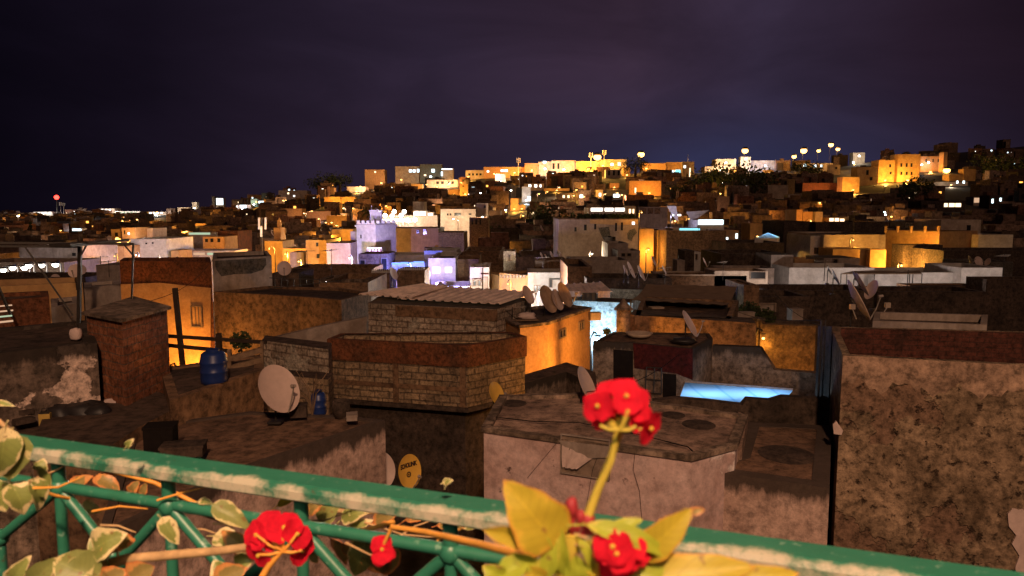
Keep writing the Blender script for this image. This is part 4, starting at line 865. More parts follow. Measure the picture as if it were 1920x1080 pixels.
# house with patches
PH = blk('large pale house with grey damp patches and five slit windows', 1048, 1197, 411, 90, 12, 'patched', 466, wins=[(1077, 426, 1081, 434, 'glass'), (1095, 421, 1100, 432, 'glass'), (1114, 420, 1118, 430, 'glass'), (1153, 418, 1157, 433, 'glass'), (1164, 417, 1168, 432, 'glass'), (1185, 416, 1190, 421, 'white')], cop='brown')
facepoly(PH, PH.i, [(1106, 412), (1196, 410), (1196, 420), (1160, 422), (1106, 419)], M['ochre'], 'lit_band_tint', .04)  # yellow lamplight along the wall top, put into the band's colour
facepoly(PH, PH.i, [(1122, 427), (1142, 425), (1144, 440), (1136, 450), (1130, 447), (1126, 438)], M['greypatch'], 'cement_patch', .05)
facepoly(PH, PH.i, [(1180, 432), (1190, 428), (1194, 436), (1187, 444), (1184, 452), (1177, 448), (1176, 438)], M['greypatch'], 'cement_patch', .05)
lamp(at(1203, 400, 87), SODY, 350, 'sodium lamp over the roof garden edge', r=.08)
lamp(at(1110, 478, 78), WARM, 1200, 'warm lamp below the large patched house', 'flood', .07)
blk('orange lit house corner right of the large patched house', 1198, 1226, 429, 92, 6, 'ochre', 462)
blk('low orange lit yard wall right of the large patched house', 1226, 1252, 432, 93, 6, 'ochre', 462)
lamp(at(1216, 470, 90.6), SODY, 650, 'sodium lamp in the yard right of the patched house', r=.1)
# roof garden with lit pavilion
RG = blk('roof restaurant with glowing white eaves above the large patched house', 1105, 1175, 389, 108, 8, 'cream', 404, wins=[(1108, 390, 1130, 396, 'white'), (1134, 390, 1150, 396, 'white'), (1153, 390, 1174, 396, 'white')])
blk('little orange lit gabled pavilion at the right end of the roof restaurant', 1175, 1192, 386, 106, 4, 'ochre', 408, wins=[(1179, 392, 1183, 400, 'warm'), (1186, 392, 1189, 400, 'warm')], name='roof_pavilion', cat='pavilion', group=None)
mb = MB(); rd = random.Random(5)
for i in range(500):
    p = at(1085 + rd.random() * 105, 404 + rd.random() * 7, 93 + rd.random() * 6); a = Vector((rd.gauss(0, 1), rd.gauss(0, 1), rd.gauss(0, 1))).normalized() * .4; b = a.orthogonal() * .6; mb.face([p - a, p + b, p + a, p - b])
tag(mb.build('roof_garden_plants', M['foliage'], None, loc=at(1140, 408, 96)), 'green potted planting along the roof restaurant edge', 'plants', kind='stuff')
blk('pale grey house with four tall panels right of the roof restaurant', 1197, 1252, 388, 110, 9, 'patched', 408, wins=[(1200, 390, 1212, 401, 'brown', 'panel'), (1214, 390, 1225, 401, 'brown', 'panel'), (1227, 390, 1238, 401, 'brown', 'panel')])
for k, (pts, lb) in enumerate([([(1250, 386), (1268, 386), (1272, 414), (1266, 412)], 'violet white triangular sail stretched over a terrace'), ([(1287, 397), (1330, 394), (1310, 408), (1294, 412)], 'bluish draped net above the cyan awning')]):
    wallslab('sail_cloth', lb, at(1240, 400, 100), at(1330, 400, 100), pts, .05, M['white'], cat='cloth')
lamp(at(1262, 405, 97), (.62, .62, 1.0), 320, 'violet white lamp behind the triangular sail', 'coolbulb', .08)
blk('market stall roof glowing cyan white', 1308, 1358, 412, 96, 5, 'white', 422, wins=[(1309, 412, 1356, 421, 'cool', 'lit_awning')], name='lit_stall', cat='stall', group=None)
blk('low stall with pale teal lit awning left of the dark windowless house', 1262, 1316, 428, 92, 5, 'whitewash', 436, wins=[(1274, 428, 1312, 434, 'teal', 'lit_awning')], name='lit_stall', cat='stall', group=None)
blk('orange lit wall block above the blue peaked tent', 1407, 1430, 419, 100, 4, 'ochre', 440)
lamp(at(1420, 445, 93), SODY, 700, 'sodium lamp by the blue peaked tent', r=.1)
blk('dim house wall with two small white lights left of the blue tent', 1360, 1385, 432, 95, 4, 'orange', 458, wins=[(1361, 445, 1365, 454, 'cool'), (1379, 438, 1383, 447, 'cool')])
p = at(1438, 452, 90); rt = thing('peaked_tent', 'pale blue peaked tent glowing beside an orange lamp', 'tent', p); mb = MB(); pk = at(1440, 436, 90)
c4 = [at(1415, 447, 88), at(1457, 447, 88), at(1462, 444, 94), at(1420, 444, 94)]
for i in range(4): mb.face([c4[i], c4[(i + 1) % 4], pk])
mb.build('tent_roof', M['bluetarp'], rt); mb = MB()
for i in range(4): q1, q2 = c4[i], c4[(i + 1) % 4]; mb.face([q1 - Vector((0, 0, 1)), q2 - Vector((0, 0, 1)), q2, q1])
mb.build('tent_wall', M['white'], rt); bulb_light('tent_light', at(1438, 447, 91), (.6, .85, 1), 160, rt, .2)
for k, (x0, x1, y, b, m, l_) in enumerate([(1494, 1505, 393, 412, 'orange', 'narrow orange lit house at the left of a lit trio'), (1506, 1524, 397, 413, 'orange', 'orange lit house in the middle of the lit trio'), (1529, 1543, 397, 409, 'cream', 'pale yellow lit house at the right of the lit trio')]):
    blk(l_, x0, x1, y, 120, 5, m, b)
lamp(at(1520, 416, 113), SOD, 2600, 'orange lamp in front of the lit trio of houses', r=.12)
blk('house with pale yellow windows in a row right of the lit trio', 1552, 1584, 408, 118, 5, 'brown', 416, wins=[(1555, 409, 1563, 415, 'warm'), (1565, 409, 1573, 415, 'warm'), (1575, 410, 1583, 415, 'warm')])
blk('low white lit house with thin poles at far right', 1835, 1900, 440, 90, 6, 'white', 452)
blk('dim cream house with doorway at far right', 1765, 1840, 412, 104, 7, 'cream', 430, wins=[(1812, 422, 1820, 436, 'glass', 'doorway')])
blk('long low house edge with a row of tiny lights at right', 1762, 1832, 452, 92, 4, 'ochre', 458, wins=[(1764 + 9 * k, 453.5, 1767 + 9 * k, 455.5, 'warm') for k in range(7)])
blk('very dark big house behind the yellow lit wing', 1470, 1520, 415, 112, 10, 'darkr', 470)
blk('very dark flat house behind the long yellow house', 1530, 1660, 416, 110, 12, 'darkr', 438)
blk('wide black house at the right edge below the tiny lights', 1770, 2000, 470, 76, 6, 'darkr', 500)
blk('dim green-grey flat roof house with round dish at right', 1815, 1900, 491, 66, 4, 'greypatch', 502)
for (x, y, r, a_, lb) in [(1819, 487, 8, -15, 'narrow dish left of the round one at right'), (1835, 490, 9, -80, 'round white dish facing us on the grey roof at right'), (1852, 491, 7, -170, 'narrow dish right of the round one')]:
    dish(x, y, 62, r, R(a_), R(22), lb, simple=True, mast=.3)
# --- centre: green tiled mosque court, white lit shops, violet building ---
SQ = blk('square ochre tomb base with carved frieze, centre', 936, 990, 514, 62, 8, 'ochre', 544, d1=60, ph=.2, group=None, name='shrine', cat='shrine')
SQ2 = blk('darker flank wall of the ochre shrine', 915, 937, 514, 66, 5, 'ochre', 540, ph=.2, name='shrine_flank', cat='wall', group=None, d1=62.2)
for j in range(8): wpx(SQ, SQ.i, 940 + j * 6, 502.5 if False else 515.5, 943.5 + j * 6, 521, M['zellige'], name='arch_panel', proud=.12)
mn = blk('small square minaret of carved stucco with one arched window', 944, 967, 471, 66, 3.4, 'zellige', 502, wins=[(953, 478, 957, 489, 'glass')], name='minaret', cat='minaret', group=None, ph=.2)
lamp(at(952, 535, 57), SOD, 800, 'orange lamp before the ochre shrine', r=.06)
WS = blk('bright white lit house front with two small red framed windows', 881, 917, 501, 62, 4, 'white', 543, name='white_shop_front', cat='shop', group=None, wins=[(888, 526, 892, 535, 'glass'), (897, 526, 901, 535, 'glass'), (905, 520, 914, 543, 'whitewash', 'door')])
wpx(WS, WS.i, 885, 521.5, 903, 523, M['maroon'], name='window_hood', proud=.2); wpx(WS, WS.i, 902, 512, 917, 514, M['maroon'], name='door_hood', proud=.25)
blk('low bright white wall left of the white house front', 812, 881, 536, 60, 4, 'white', 544, name='terrace_wall', cat='wall', group=None)
WR = blk('bright white lit roof room behind the rusty dishes', 990, 1064, 511, 60, 4, 'white', 546, name='white_roof_room', cat='house', wins=[(1002, 536, 1006, 546, 'glass'), (1009, 536, 1012, 546, 'glass'), (1030, 524, 1035, 538, 'glass'), (1055, 527, 1062, 535, 'glass')])
wpx(WR, WR.i, 1030, 522, 1058, 524, M['metal'], name='window_hood', proud=.25)
lamp(at(860, 548, 53), FLOOD, 1760, 'white floodlight at the low white wall', 'flood', .06)
lamp(at(900, 552, 54), FLOOD, 2250, 'white floodlight before the white house front', 'flood', .06)
lamp(at(1015, 556, 53), FLOOD, 2990, 'white floodlight behind the rusty dishes', 'flood', .06)
for (x, y, r) in [(1015, 478, 5), (1023, 480, 4), (1034, 477, 6), (1050, 476, 6)]:
    dish(x, y, 66, r, R(-25), R(26), {1015: 'first and leftmost', 1023: 'second, smallest', 1034: 'third', 1050: 'rightmost'}[x] + ' dish in the row of four above the white roof room', simple=True, mast=.3, arm=False)
blk('dim hut under the row of four small dishes', 1003, 1062, 487, 66, 4, 'brown', 510, wins=[(1004, 490, 1020, 499, 'whitewash', 'panel'), (1028, 490, 1055, 508, 'brown', 'panel')])
VB = blk('violet lit building with two glowing windows', 803, 854, 484, 66, 9, 'white', 522, name='violet_lit_house', wins=[(811, 501, 825, 512, 'white'), (835, 501, 847, 511, 'white')])
blk('violet lit upper block of the building with glowing windows', 795, 856, 470, 76, 6, 'white', 484)
blk('brown block joined right of the violet lit building', 854, 898, 486, 68, 7, 'brown', 522)
blk('low violet lit terrace wall left of the glowing windows', 728, 800, 478, 80, 5, 'white', 500, name='terrace_wall', cat='wall', group=None)
blk('terrace with blue neon strip below the violet wall', 728, 796, 492, 72, 3, 'white', 512, name='neon_terrace', cat='terrace', group=None, wins=[(730, 493, 752, 496, 'blue', 'neon_strip'), (752, 491.5, 775, 494, 'blue', 'neon_strip'), (776, 490, 795, 492, 'blue', 'neon_strip')])
lamp(at(800, 512, 62), VIO, 1440, 'violet lamp before the building with glowing windows', 'coolbulb', .05)
lamp(at(765, 500, 68), BLU, 4290, 'deep blue lamp over the neon terrace', 'blue', .08)
lamp(at(842, 545, 58), BLU, 960, 'deep blue lamp low by the white wall', 'blue', .06)
lamp(at(700, 475, 84), VIO, 9880, 'violet floodlight at the foot of the minaret', 'coolbulb', .08)
lamp(at(655, 486, 82), FLOOD, 5280, 'white floodlight left of the minaret foot', 'flood', .06)
# minaret
MN = blk('tall white floodlit minaret with violet lit right side', 668, 704, 419, 96, 4.2, 'white', 476, name='minaret', cat='minaret', group=None, ph=.5, skew=0, d1=94.5)
p = sum((Vector((q.x, q.y, 0)) for q in MN.P), Vector()) / 4
mb = MB(); mb.box((p.x, p.y, MN.zt + .5), (1.5, 1.5, 2.0), .1); mb.build('lantern', M['white'], MN.root)
mb = MB(); mb.box((p.x, p.y, MN.zt + 1.62), (1.7, 1.7, .2), .1); mb.tube([(p.x, p.y, MN.zt + 1.7), (p.x, p.y, MN.zt + 2.0)], [.35, .05], 8); mb.tube([(p.x - .6, p.y, MN.zt + 1.7), (p.x - .6, p.y, MN.zt + 2.3)], .06, 5); mb.build('finial', M['white'], MN.root)
mb = MB(); O = inset(MN.P, -.15); mb.prism(O, MN.zt - .45, MN.zt - .2, 0, 0, True)
for i in range(4):
    a, b = MN.P[i], MN.P[(i + 1) % 4]
    for k in range(4): q = a.lerp(b, (k + .5) / 4); mb.box((q.x, q.y, MN.zt + .18), (.4, .4, .36))
mb.build('cornice', M['white'], MN.root)
wpx(MN, MN.i, 676, 440, 678, 447, M['glass'], name='window', proud=.05)
blk('orange brown block touching the minaret on its right', 703, 717, 422, 99, 4, 'orange', 470)
lamp(at(712, 478, 92), SOD, 400, 'orange lamp behind the minaret foot', r=.06)
blk('striped arcade gallery at the foot of the minaret', 688, 716, 464, 90, 3, 'white', 476, wins=[(689 + 6 * k, 466, 691.5 + 6 * k, 475, 'maroon', 'arch') for k in range(5)], name='arcade', cat='arcade', group=None)
blk('pale narrow house just left of the minaret', 657, 669, 434, 97, 6, 'cream', 492, wins=[(663, 452, 667, 461, 'glass')])
blk('greyish violet plain house left of the pale narrow one', 612, 657, 456, 92, 7, 'patched', 496)
blk('dark roof hut with open door below the minaret', 672, 728, 476, 70, 4, 'brown', 508, wins=[(716, 485, 725, 506, 'glass', 'doorway'), (676, 488, 684, 508, 'glass', 'doorway')])
blk('big dim grey house with two square windows right of the minaret', 718, 822, 428, 110, 10, 'patched', 464, wins=[(781, 431, 786, 438, 'glass'), (793, 430, 799, 439, 'glass')])
blk('dim brown tall house right of the big grey one', 822, 870, 436, 104, 8, 'brown', 470)
# orange houses
OH = blk('glowing orange stepped house with two small windows', 573, 612, 450, 96, 8, 'ochre', 490, wins=[(593, 455, 597, 462, 'glass'), (594, 476, 599, 484, 'glass')])
blk('raised orange block at the back of the stepped house', 598, 620, 441, 104, 6, 'ochre', 470)
blk('bright orange house with balcony behind the grey violet one', 622, 662, 430, 112, 7, 'ochre', 453, wins=[(628, 445, 633, 452, 'glass'), (636, 445, 641, 452, 'glass')])
lamp(at(560, 492, 88), SODY, 3900, 'sodium lamp left of the stepped orange house', r=.1)
lamp(at(610, 500, 86), SODY, 1100, 'sodium lamp right of the stepped orange house', r=.08)
lamp(at(645, 458, 104), SODY, 3900, 'sodium lamp before the orange balcony house', r=.1)
blk('low yellow lit house roofs right of the twin masts', 496, 530, 452, 116, 6, 'ochre', 462)
blk('yellow lit wall strip below the twin masts', 530, 574, 466, 104, 5, 'ochre', 486)
blk('small pale house with stain below the yellow strip', 543, 569, 473, 98, 4, 'patched', 492)
lamp(at(535, 478, 99), SODY, 4320, 'sodium lamp below the yellow wall strip', r=.1)
lamp(at(505, 468, 108), SODY, 4420, 'sodium lamp below the twin masts', r=.1)
m2 = blk('small brick minaret with narrower lantern, left of centre', 513, 526, 427, 124, 2.6, 'orange', 452, name='minaret', cat='minaret', group=None, ph=.1)
p = sum((Vector((q.x, q.y, 0)) for q in m2.P), Vector()) / 4; mb = MB(); mb.box((p.x, p.y, m2.zt + .6), (.55, .55, 1.2)); mb.tube([(p.x, p.y, m2.zt + 1.2), (p.x, p.y, m2.zt + 1.7)], [.3, .03], 8); mb.build('lantern', M['orange'], m2.root)
lamp(at(520, 455, 119), SOD, 900, 'orange lamp at the foot of the small brick minaret', r=.08)
rt = thing('phone_mast', 'mast with three tall white antenna panels beside the small minaret', 'mast', at(490, 470, 104) - Vector((0, 0, 3)))
mb = MB(); mb.tube([at(492, 500, 104), at(491, 408, 104)], .07, 6); mb.build('pole', M['metal'], rt)
for (x, y0, y1) in ((486, 408, 430), (498, 408, 430), (490, 424, 444)): mb = MB(); a, b = at(x, y0, 103.7), at(x, y1, 103.7); mb.beam(a, b, .24, .16); mb.build('antenna_panel', M['white'], rt)
bulb_light('mast_light', at(492, 436, 101), FLOOD, 240, rt, .1)
TC = blk('terracotta house with three square windows and red roof', 380, 420, 444, 122, 6, 'orange', 463, wins=[(385, 448, 390, 454, 'glass'), (395, 447, 400, 454, 'glass'), (408, 447, 413, 454, 'glass')])
lamp(at(398, 468, 116), SOD, 800, 'orange lamp below the terracotta house', r=.07)
blk('dark red roofed house behind the terracotta one', 405, 446, 433, 130, 7, 'redrender', 444)
blk('house front with long pale lit awning line, left of centre', 355, 400, 436, 128, 5, 'whitewash', 442, wins=[(354, 436, 394, 440, 'greenish', 'lit_awning')])
blk('row of lit terrace stalls above the whitewashed roof block', 335, 440, 470, 100, 5, 'cream', 482, wins=[(337 + 26 * k, 474, 358 + 26 * k, 478, 'dimw' if k % 2 else 'greenish', 'lit_awning') for k in range(4)], name='terrace_stalls', cat='stalls', group=None)
blk('yellow cream hut above the orange brick house', 320, 335, 470, 96, 4, 'ochre', 484)
lamp(at(330, 488, 90), WARM, 700, 'warm lamp by the yellow cream hut', 'flood', .06)
LV = blk('pale lilac house with plain wall, left of centre', 245, 312, 448, 96, 8, 'white', 482, wins=[(273, 455, 276, 458, 'glass'), (285, 454, 288, 457, 'glass')])
lamp(at(255, 480, 88), (.75, .68, 1.0), 720, 'lilac white lamp before the pale lilac house', 'coolbulb', .05)
lamp(at(295, 486, 88), (1, .75, .55), 720, 'peach lamp at the right of the pale lilac house', 'flood', .05)
blk('orange lit low wall left of the pale lilac house', 190, 232, 462, 92, 5, 'orange', 480)
lamp(at(215, 482, 86), SOD, 600, 'orange lamp low before the pergola corner', r=.07)
T1 = blk('orange lit house with tall bright front, upper left', 228, 252, 427, 118, 5, 'ochre', 452, wins=[(233, 432, 235, 439, 'glass'), (240, 436, 243, 440, 'white')])
blk('orange brown house joined left of the tall bright one', 208, 229, 430, 120, 5, 'orange', 452, wins=[(216, 436, 221, 443, 'glass')])
blk('pink lit house right of the tall bright orange one', 254, 286, 428, 122, 5, 'cream', 446)
lamp(at(240, 456, 111), SODY, 4420, 'sodium lamp before the tall bright orange house', r=.1)
lamp(at(268, 450, 116), (1, .7, .6), 700, 'pinkish lamp before the pink lit house', r=.08)
blk('long grey lit house wall behind the pergola', 35, 150, 462, 84, 8, 'whitewash', 486, wins=[(136, 474, 142, 480, 'glass')])
lamp(at(80, 500, 74), (1, .92, .85), 1170, 'white lamp before the long grey wall', 'flood', .05)
# lit cafe street, left
for k, (x, y) in enumerate([(6, 509), (24, 505), (46, 505), (54, 501), (78, 500), (104, 499)]):
    lamp(at(x, y, 60 - k * .6), FLOOD, 90, ['first', 'second', 'third', 'fourth', 'fifth', 'sixth'][k] + ' from the left of the six white lamps behind the pergola', 'flood', .22, group='white lamps in the left street')
blk('dim house behind the six white lamps', -60, 120, 492, 66, 6, 'patched', 500)
blk('dark house below the six white lamps', -100, 160, 520, 48, 4, 'darkr', 530)
for (x, y, r, lb) in [(152, 506, 9, 'leftmost dim dish right of the pergola post'), (104, 522, 8, 'dim dish below the six white lamps')]:
    dish(x, y, 50, r, R(-60), R(20), lb, simple=True, mast=.3, arm=False)
blk('low whitewashed roof wall right of the pergola post', 180, 224, 497, 44, 5, 'whitewash', 512)
# white glowing cafe terrace in the middle
CF = blk('brilliantly lit cafe terrace with bulbs above the minaret roof', 700, 820, 404, 140, 6, 'cream', 420, name='cafe_terrace', cat='terrace', group=None, wins=[(713, 411, 735, 416, 'white', 'lit_canopy'), (738, 410, 770, 416, 'white', 'lit_canopy')])
for k, (x, y) in enumerate([(707, 407), (722, 404), (735, 405), (739, 397), (752, 404), (758, 397), (712, 400), (765, 413), (698, 415), (778, 412)]):
    p = at(x, y, 136); rt = thing('terrace_lamp', ['leftmost high', 'second low', 'third low', 'taller left', 'fourth low', 'taller right', 'upper left', 'lower right', 'lowest left', 'rightmost'][k] + ' white bulb on a pole at the brilliantly lit cafe terrace', 'street lamp', p - Vector((0, 0, 3)), 'bulbs of the cafe terrace')
    mb = MB(); mb.tube([p - Vector((0, 0, 3)), p], .05, 5); mb.build('pole', M['metal'], rt); mb = MB(); mb.blob(p, (.36, .36, .36), jit=0, nu=10, nv=6); mb.build('bulb', EM['flood'], rt)
    if k % 3 == 0: bulb_light('terrace_light', p - Vector((0, .6, 0)), FLOOD, 1900, rt, .2)
blk('cream lit cafe front with rows of bright windows', 775, 800, 395, 141, 5, 'cream', 412, wins=[(776, 397, 785, 411, 'white'), (787, 397, 798, 411, 'white')])
blk('smaller bright shop front right of the cafe windows', 801, 813, 398, 141, 5, 'cream', 412, wins=[(803, 400, 811, 408, 'white')])
WH = blk('long white house with dark bay window right of the bright cafe', 826, 892, 392, 138, 7, 'cream', 412, wins=[(838, 400, 841, 404, 'glass'), (843, 400, 846, 404, 'glass'), (852, 399, 864, 405, 'glass'), (879, 400, 884, 403, 'glass')])
blk('white stepped tower block at the right of the long white house', 893, 915, 381, 142, 5, 'cream', 405, wins=[(907, 385, 911, 390, 'glass')])
lamp(at(850, 412, 130), WARM, 4160, 'warm lamp under the dark bay window', 'flood', .1)
lamp(at(905, 408, 132), WARM, 900, 'warm lamp below the stepped tower block', 'flood', .1)
blk('dim house with three tall dark openings below the stepped tower', 880, 916, 408, 128, 5, 'brown', 424, wins=[(884, 411, 887, 421, 'glass'), (891, 411, 895, 421, 'glass'), (899, 411, 902, 421, 'glass')])
blk('grey house with pale verandah behind the cafe', 774, 795, 378, 152, 5, 'patched', 394)
# foreground-mid: crenellated wall, dishes, white patched slopes
CW = blk('low wall topped by white pointed merlons, left part', 695, 730, 512, 48, 3, 'brown', 540, ph=.2, name='crenellated_wall', cat='wall', group=None)
CW2 = blk('low wall topped by white pointed merlons, right part above the sheet roof', 744, 796, 507, 48, 3, 'brown', 535, ph=.2, name='crenellated_wall', cat='wall', group=None)
for Wl, n_ in ((CW, 9), (CW2, 13)):
    mb = MB(); a, b = Wl.P[Wl.i], Wl.P[(Wl.i + 1) % 4]
    for k in range(n_):
        q = a.lerp(b, (k + .5) / n_); s = (b - a).length / n_ * .36
        mb.face([(q.x - s, q.y + .1, Wl.zt - .06), (q.x + s, q.y + .1, Wl.zt - .06), (q.x + s, q.y + .1, Wl.zt + .1), (q.x, q.y + .1, Wl.zt + .25), (q.x - s, q.y + .1, Wl.zt + .1)]); mb.face([(q.x - s, q.y + .25, Wl.zt - .06), (q.x - s, q.y + .25, Wl.zt + .1), (q.x, q.y + .25, Wl.zt + .25), (q.x + s, q.y + .25, Wl.zt + .1), (q.x + s, q.y + .25, Wl.zt - .06)])
        for z_ in (0,): mb.face([(q.x - s, q.y + .1, Wl.zt + .1), (q.x, q.y + .1, Wl.zt + .25), (q.x, q.y + .25, Wl.zt + .25), (q.x - s, q.y + .25, Wl.zt + .1)]); mb.face([(q.x, q.y + .1, Wl.zt + .25), (q.x + s, q.y + .1, Wl.zt + .1), (q.x + s, q.y + .25, Wl.zt + .1), (q.x, q.y + .25, Wl.zt + .25)])
    mb.build('merlons', M['white'], Wl.root)
blk('mottled low retaining wall left of the merlons', 598, 690, 524, 44, 3, 'stain2', 540)
blk('dim house between the round dish and the merlons', 545, 700, 503, 52, 4, 'brown', 520)
blk('dark roof with pale arch behind the round white dish', 510, 560, 512, 40, 3, 'darkr', 545)
dish(533, 503, 36, 13, R(-75), R(18), 'round white dish right of the whitewashed roof block', mast=.4)
dish(738, 513, 42, 12, R(-20), R(22), 'dish on a pale pole between the two merlon walls', mast=.9)
rt = thing('roof_railing', 'thin metal railing in front of the round white dish', 'railing', at(560, 545, 35))
mb = MB(); A5, B5 = at(500, 530, 35), at(640, 530, 35.5)
for (x0, y0, x1, y1) in [(505, 521, 600, 524), (505, 541, 640, 526)] + [(515 + 12 * k, 521 + .3 * k, 515 + 12 * k, 540 - 1.0 * k) for k in range(9)]: mb.beam(onpl(A5, B5, x0, y0), onpl(A5, B5, x1, y1), .035)
mb.build('bars', M['metal'], rt)
blk('brown low house behind the corrugated sheet roof', 600, 690, 530, 40, 6, 'brown', 545)
blk('dim brown house left of the small carved minaret', 870, 944, 470, 74, 8, 'brown', 500)
blk('long dim house with pale strip left of the ochre shrine', 856, 900, 478, 70, 5, 'brown', 500)
# dishes and roofs centre right
blk('low house with pale parapet under the leaning beige dishes', 1070, 1180, 488, 62, 5, 'whitewash', 500)
blk('small white stair room behind the low pale parapet', 1140, 1178, 456, 72, 5, 'whitewash', 478, wins=[(1156, 476, 1160, 480, 'glass')])
blk('slanting white block with two openings right of the stair room', 1158, 1200, 470, 68, 4, 'whitewash', 492, wins=[(1165, 475, 1172, 481, 'glass'), (1176, 475, 1183, 480, 'glass')])
blk('dim orange brown house below the leaning beige dishes', 1064, 1110, 500, 52, 8, 'brown', 540)
blk('dark long house behind the cyan lit wall', 1100, 1260, 522, 50, 4, 'darkr', 540)
for (x, y, d, r, lb) in [(1173, 507, 44, 9, 'leftmost of the beige dishes stacked behind the sloping awning'), (1183, 506, 44, 14, 'largest of the beige dishes stacked behind the sloping awning'), (1202, 512, 43, 13, 'dish right of the stacked beige ones'), (1226, 490, 56, 9, 'single dish standing higher, right of the stacked ones'), (1245, 506, 50, 7, 'small dish near the long pale roof edge'), (1322, 492, 58, 8, 'small dish right of the small white tower')]:
    dish(x, y, d, r, R(-22), R(26), lb, 'dish', mast=.5, simple=True, tall=1.25)
rt = thing('water_tank', 'black round water tank on the roof under the patched house', 'tank', at(1143, 455, 80)); mb = MB(); mb.tube([at(1143, 458, 80), at(1143, 444, 80)], .32 * 2, 12); mb.build('tank_body', M['black'], rt); mb = MB(); mb.tube([at(1143, 444.5, 80), at(1143, 442, 80)], [.3, .1], 8); mb.build('lid', M['black'], rt)

# ================= FAR HILLSIDE =================
def far(label, x0, x1, py, bot, wall='cream', wins=(), dep=None, lampw=0, lc=SODY, dd=1.0, em='sodium', llabel=None, lx=None, ly=None, group=GH, name='flat_roofed_house', cat='house', ph=.5):
    """a house whose roof line sits at photo row py; its distance is where the slope has that row"""
    px = (x0 + x1) / 2; s, D = interp(px, SKY), interp(px, DST)
    lo, hi = D0, D * .99
    for _ in range(30):
        mid_ = (lo + hi) / 2
        if rowpy(px, mid_) + 6.5 * FPX / mid_ > bot + 1: lo = mid_
        else: hi = mid_
    d = lo * dd
    dep = dep or max(6, min(14, (x1 - x0) / FPX * d * .7))
    h = blk(label, x0, x1, py, d, dep, wall, bot, wins, ph=ph, name=name, cat=cat, group=group)
    if lampw:
        q = at(lx if lx else px, ly if ly else (py + bot) / 2 + (bot - py) * .4, d - max(3.0, .025 * d))
        lamp(q, lc, lampw * (d / 200) ** 2, ' '.join((llabel or ('lamp lighting the ' + label)).split()[:15]), em, .12 * d / 100)
    return h
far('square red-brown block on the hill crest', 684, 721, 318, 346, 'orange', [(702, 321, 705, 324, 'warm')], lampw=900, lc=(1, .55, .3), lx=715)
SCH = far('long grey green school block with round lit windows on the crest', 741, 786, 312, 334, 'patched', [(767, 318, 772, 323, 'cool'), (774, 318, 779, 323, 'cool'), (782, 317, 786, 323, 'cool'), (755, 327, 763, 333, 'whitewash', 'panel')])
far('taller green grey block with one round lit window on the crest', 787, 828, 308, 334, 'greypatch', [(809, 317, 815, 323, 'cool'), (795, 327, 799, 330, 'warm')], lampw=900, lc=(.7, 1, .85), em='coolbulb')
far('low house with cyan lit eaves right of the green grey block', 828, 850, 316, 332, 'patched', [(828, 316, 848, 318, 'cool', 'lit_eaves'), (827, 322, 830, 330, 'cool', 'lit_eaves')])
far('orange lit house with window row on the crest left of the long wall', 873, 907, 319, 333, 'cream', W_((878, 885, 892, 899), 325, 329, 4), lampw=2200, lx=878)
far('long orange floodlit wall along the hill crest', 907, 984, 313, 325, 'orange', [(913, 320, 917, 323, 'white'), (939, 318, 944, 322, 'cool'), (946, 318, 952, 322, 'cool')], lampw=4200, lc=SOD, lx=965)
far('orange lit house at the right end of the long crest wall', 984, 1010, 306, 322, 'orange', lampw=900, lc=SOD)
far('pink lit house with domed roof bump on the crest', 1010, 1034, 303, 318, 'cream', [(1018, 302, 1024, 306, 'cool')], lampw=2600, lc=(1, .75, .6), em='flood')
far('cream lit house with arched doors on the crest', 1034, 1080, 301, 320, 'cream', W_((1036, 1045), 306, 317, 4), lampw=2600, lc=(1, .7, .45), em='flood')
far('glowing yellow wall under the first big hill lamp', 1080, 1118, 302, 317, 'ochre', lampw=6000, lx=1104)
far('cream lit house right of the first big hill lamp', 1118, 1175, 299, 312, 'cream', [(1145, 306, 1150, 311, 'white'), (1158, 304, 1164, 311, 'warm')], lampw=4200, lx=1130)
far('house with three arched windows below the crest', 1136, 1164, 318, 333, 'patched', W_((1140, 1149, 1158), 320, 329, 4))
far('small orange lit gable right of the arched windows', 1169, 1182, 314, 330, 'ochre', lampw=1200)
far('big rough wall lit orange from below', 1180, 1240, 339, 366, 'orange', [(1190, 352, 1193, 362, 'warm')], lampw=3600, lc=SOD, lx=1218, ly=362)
far('small orange lit house left of the big orange wall', 1143, 1161, 343, 352, 'orange', lampw=1300, lc=SOD)
far('orange brown house with cyan lit balcony', 1250, 1278, 304, 322, 'orange', [(1250, 319, 1264, 327, 'cool', 'lit_balcony'), (1266, 318, 1277, 327, 'teal', 'lit_balcony')], lampw=700)
far('orange topped low house near the pole lamp', 1205, 1249, 306, 317, 'orange', lampw=2400, lx=1212)
far('narrow house with bright vertical lit strip', 1280, 1302, 303, 330, 'patched', [(1292, 315, 1295, 338, 'warm', 'lit_strip'), (1282, 310, 1286, 315, 'white'), (1291, 340, 1296, 343, 'white')])
far('white lit flat house under the third big hill lamp', 1342, 1380, 298, 306, 'cream', lampw=2200, lc=WARM, em='flood')
far('long white boundary house right of the third big hill lamp', 1400, 1470, 301, 312, 'white', lampw=1300, lc=(.8, .75, 1), em='coolbulb')
far('bright small white kiosk under the third big hill lamp', 1389, 1408, 294, 302, 'white', lampw=2600, lc=WARM, em='flood', lx=1398, ly=298)
far('cream long house left of the dark trees', 1322, 1382, 312, 320, 'cream', lampw=1200, lc=WARM, em='flood')
far('small yellow lit shed among dark trees', 1434, 1450, 319, 325, 'ochre', lampw=900)
far('white house with three bright lights right of the trees', 1505, 1562, 306, 318, 'whitewash', [(1506, 307, 1512, 313, 'cool'), (1525, 309, 1531, 314, 'cool'), (1538, 309, 1542, 313, 'cool')])
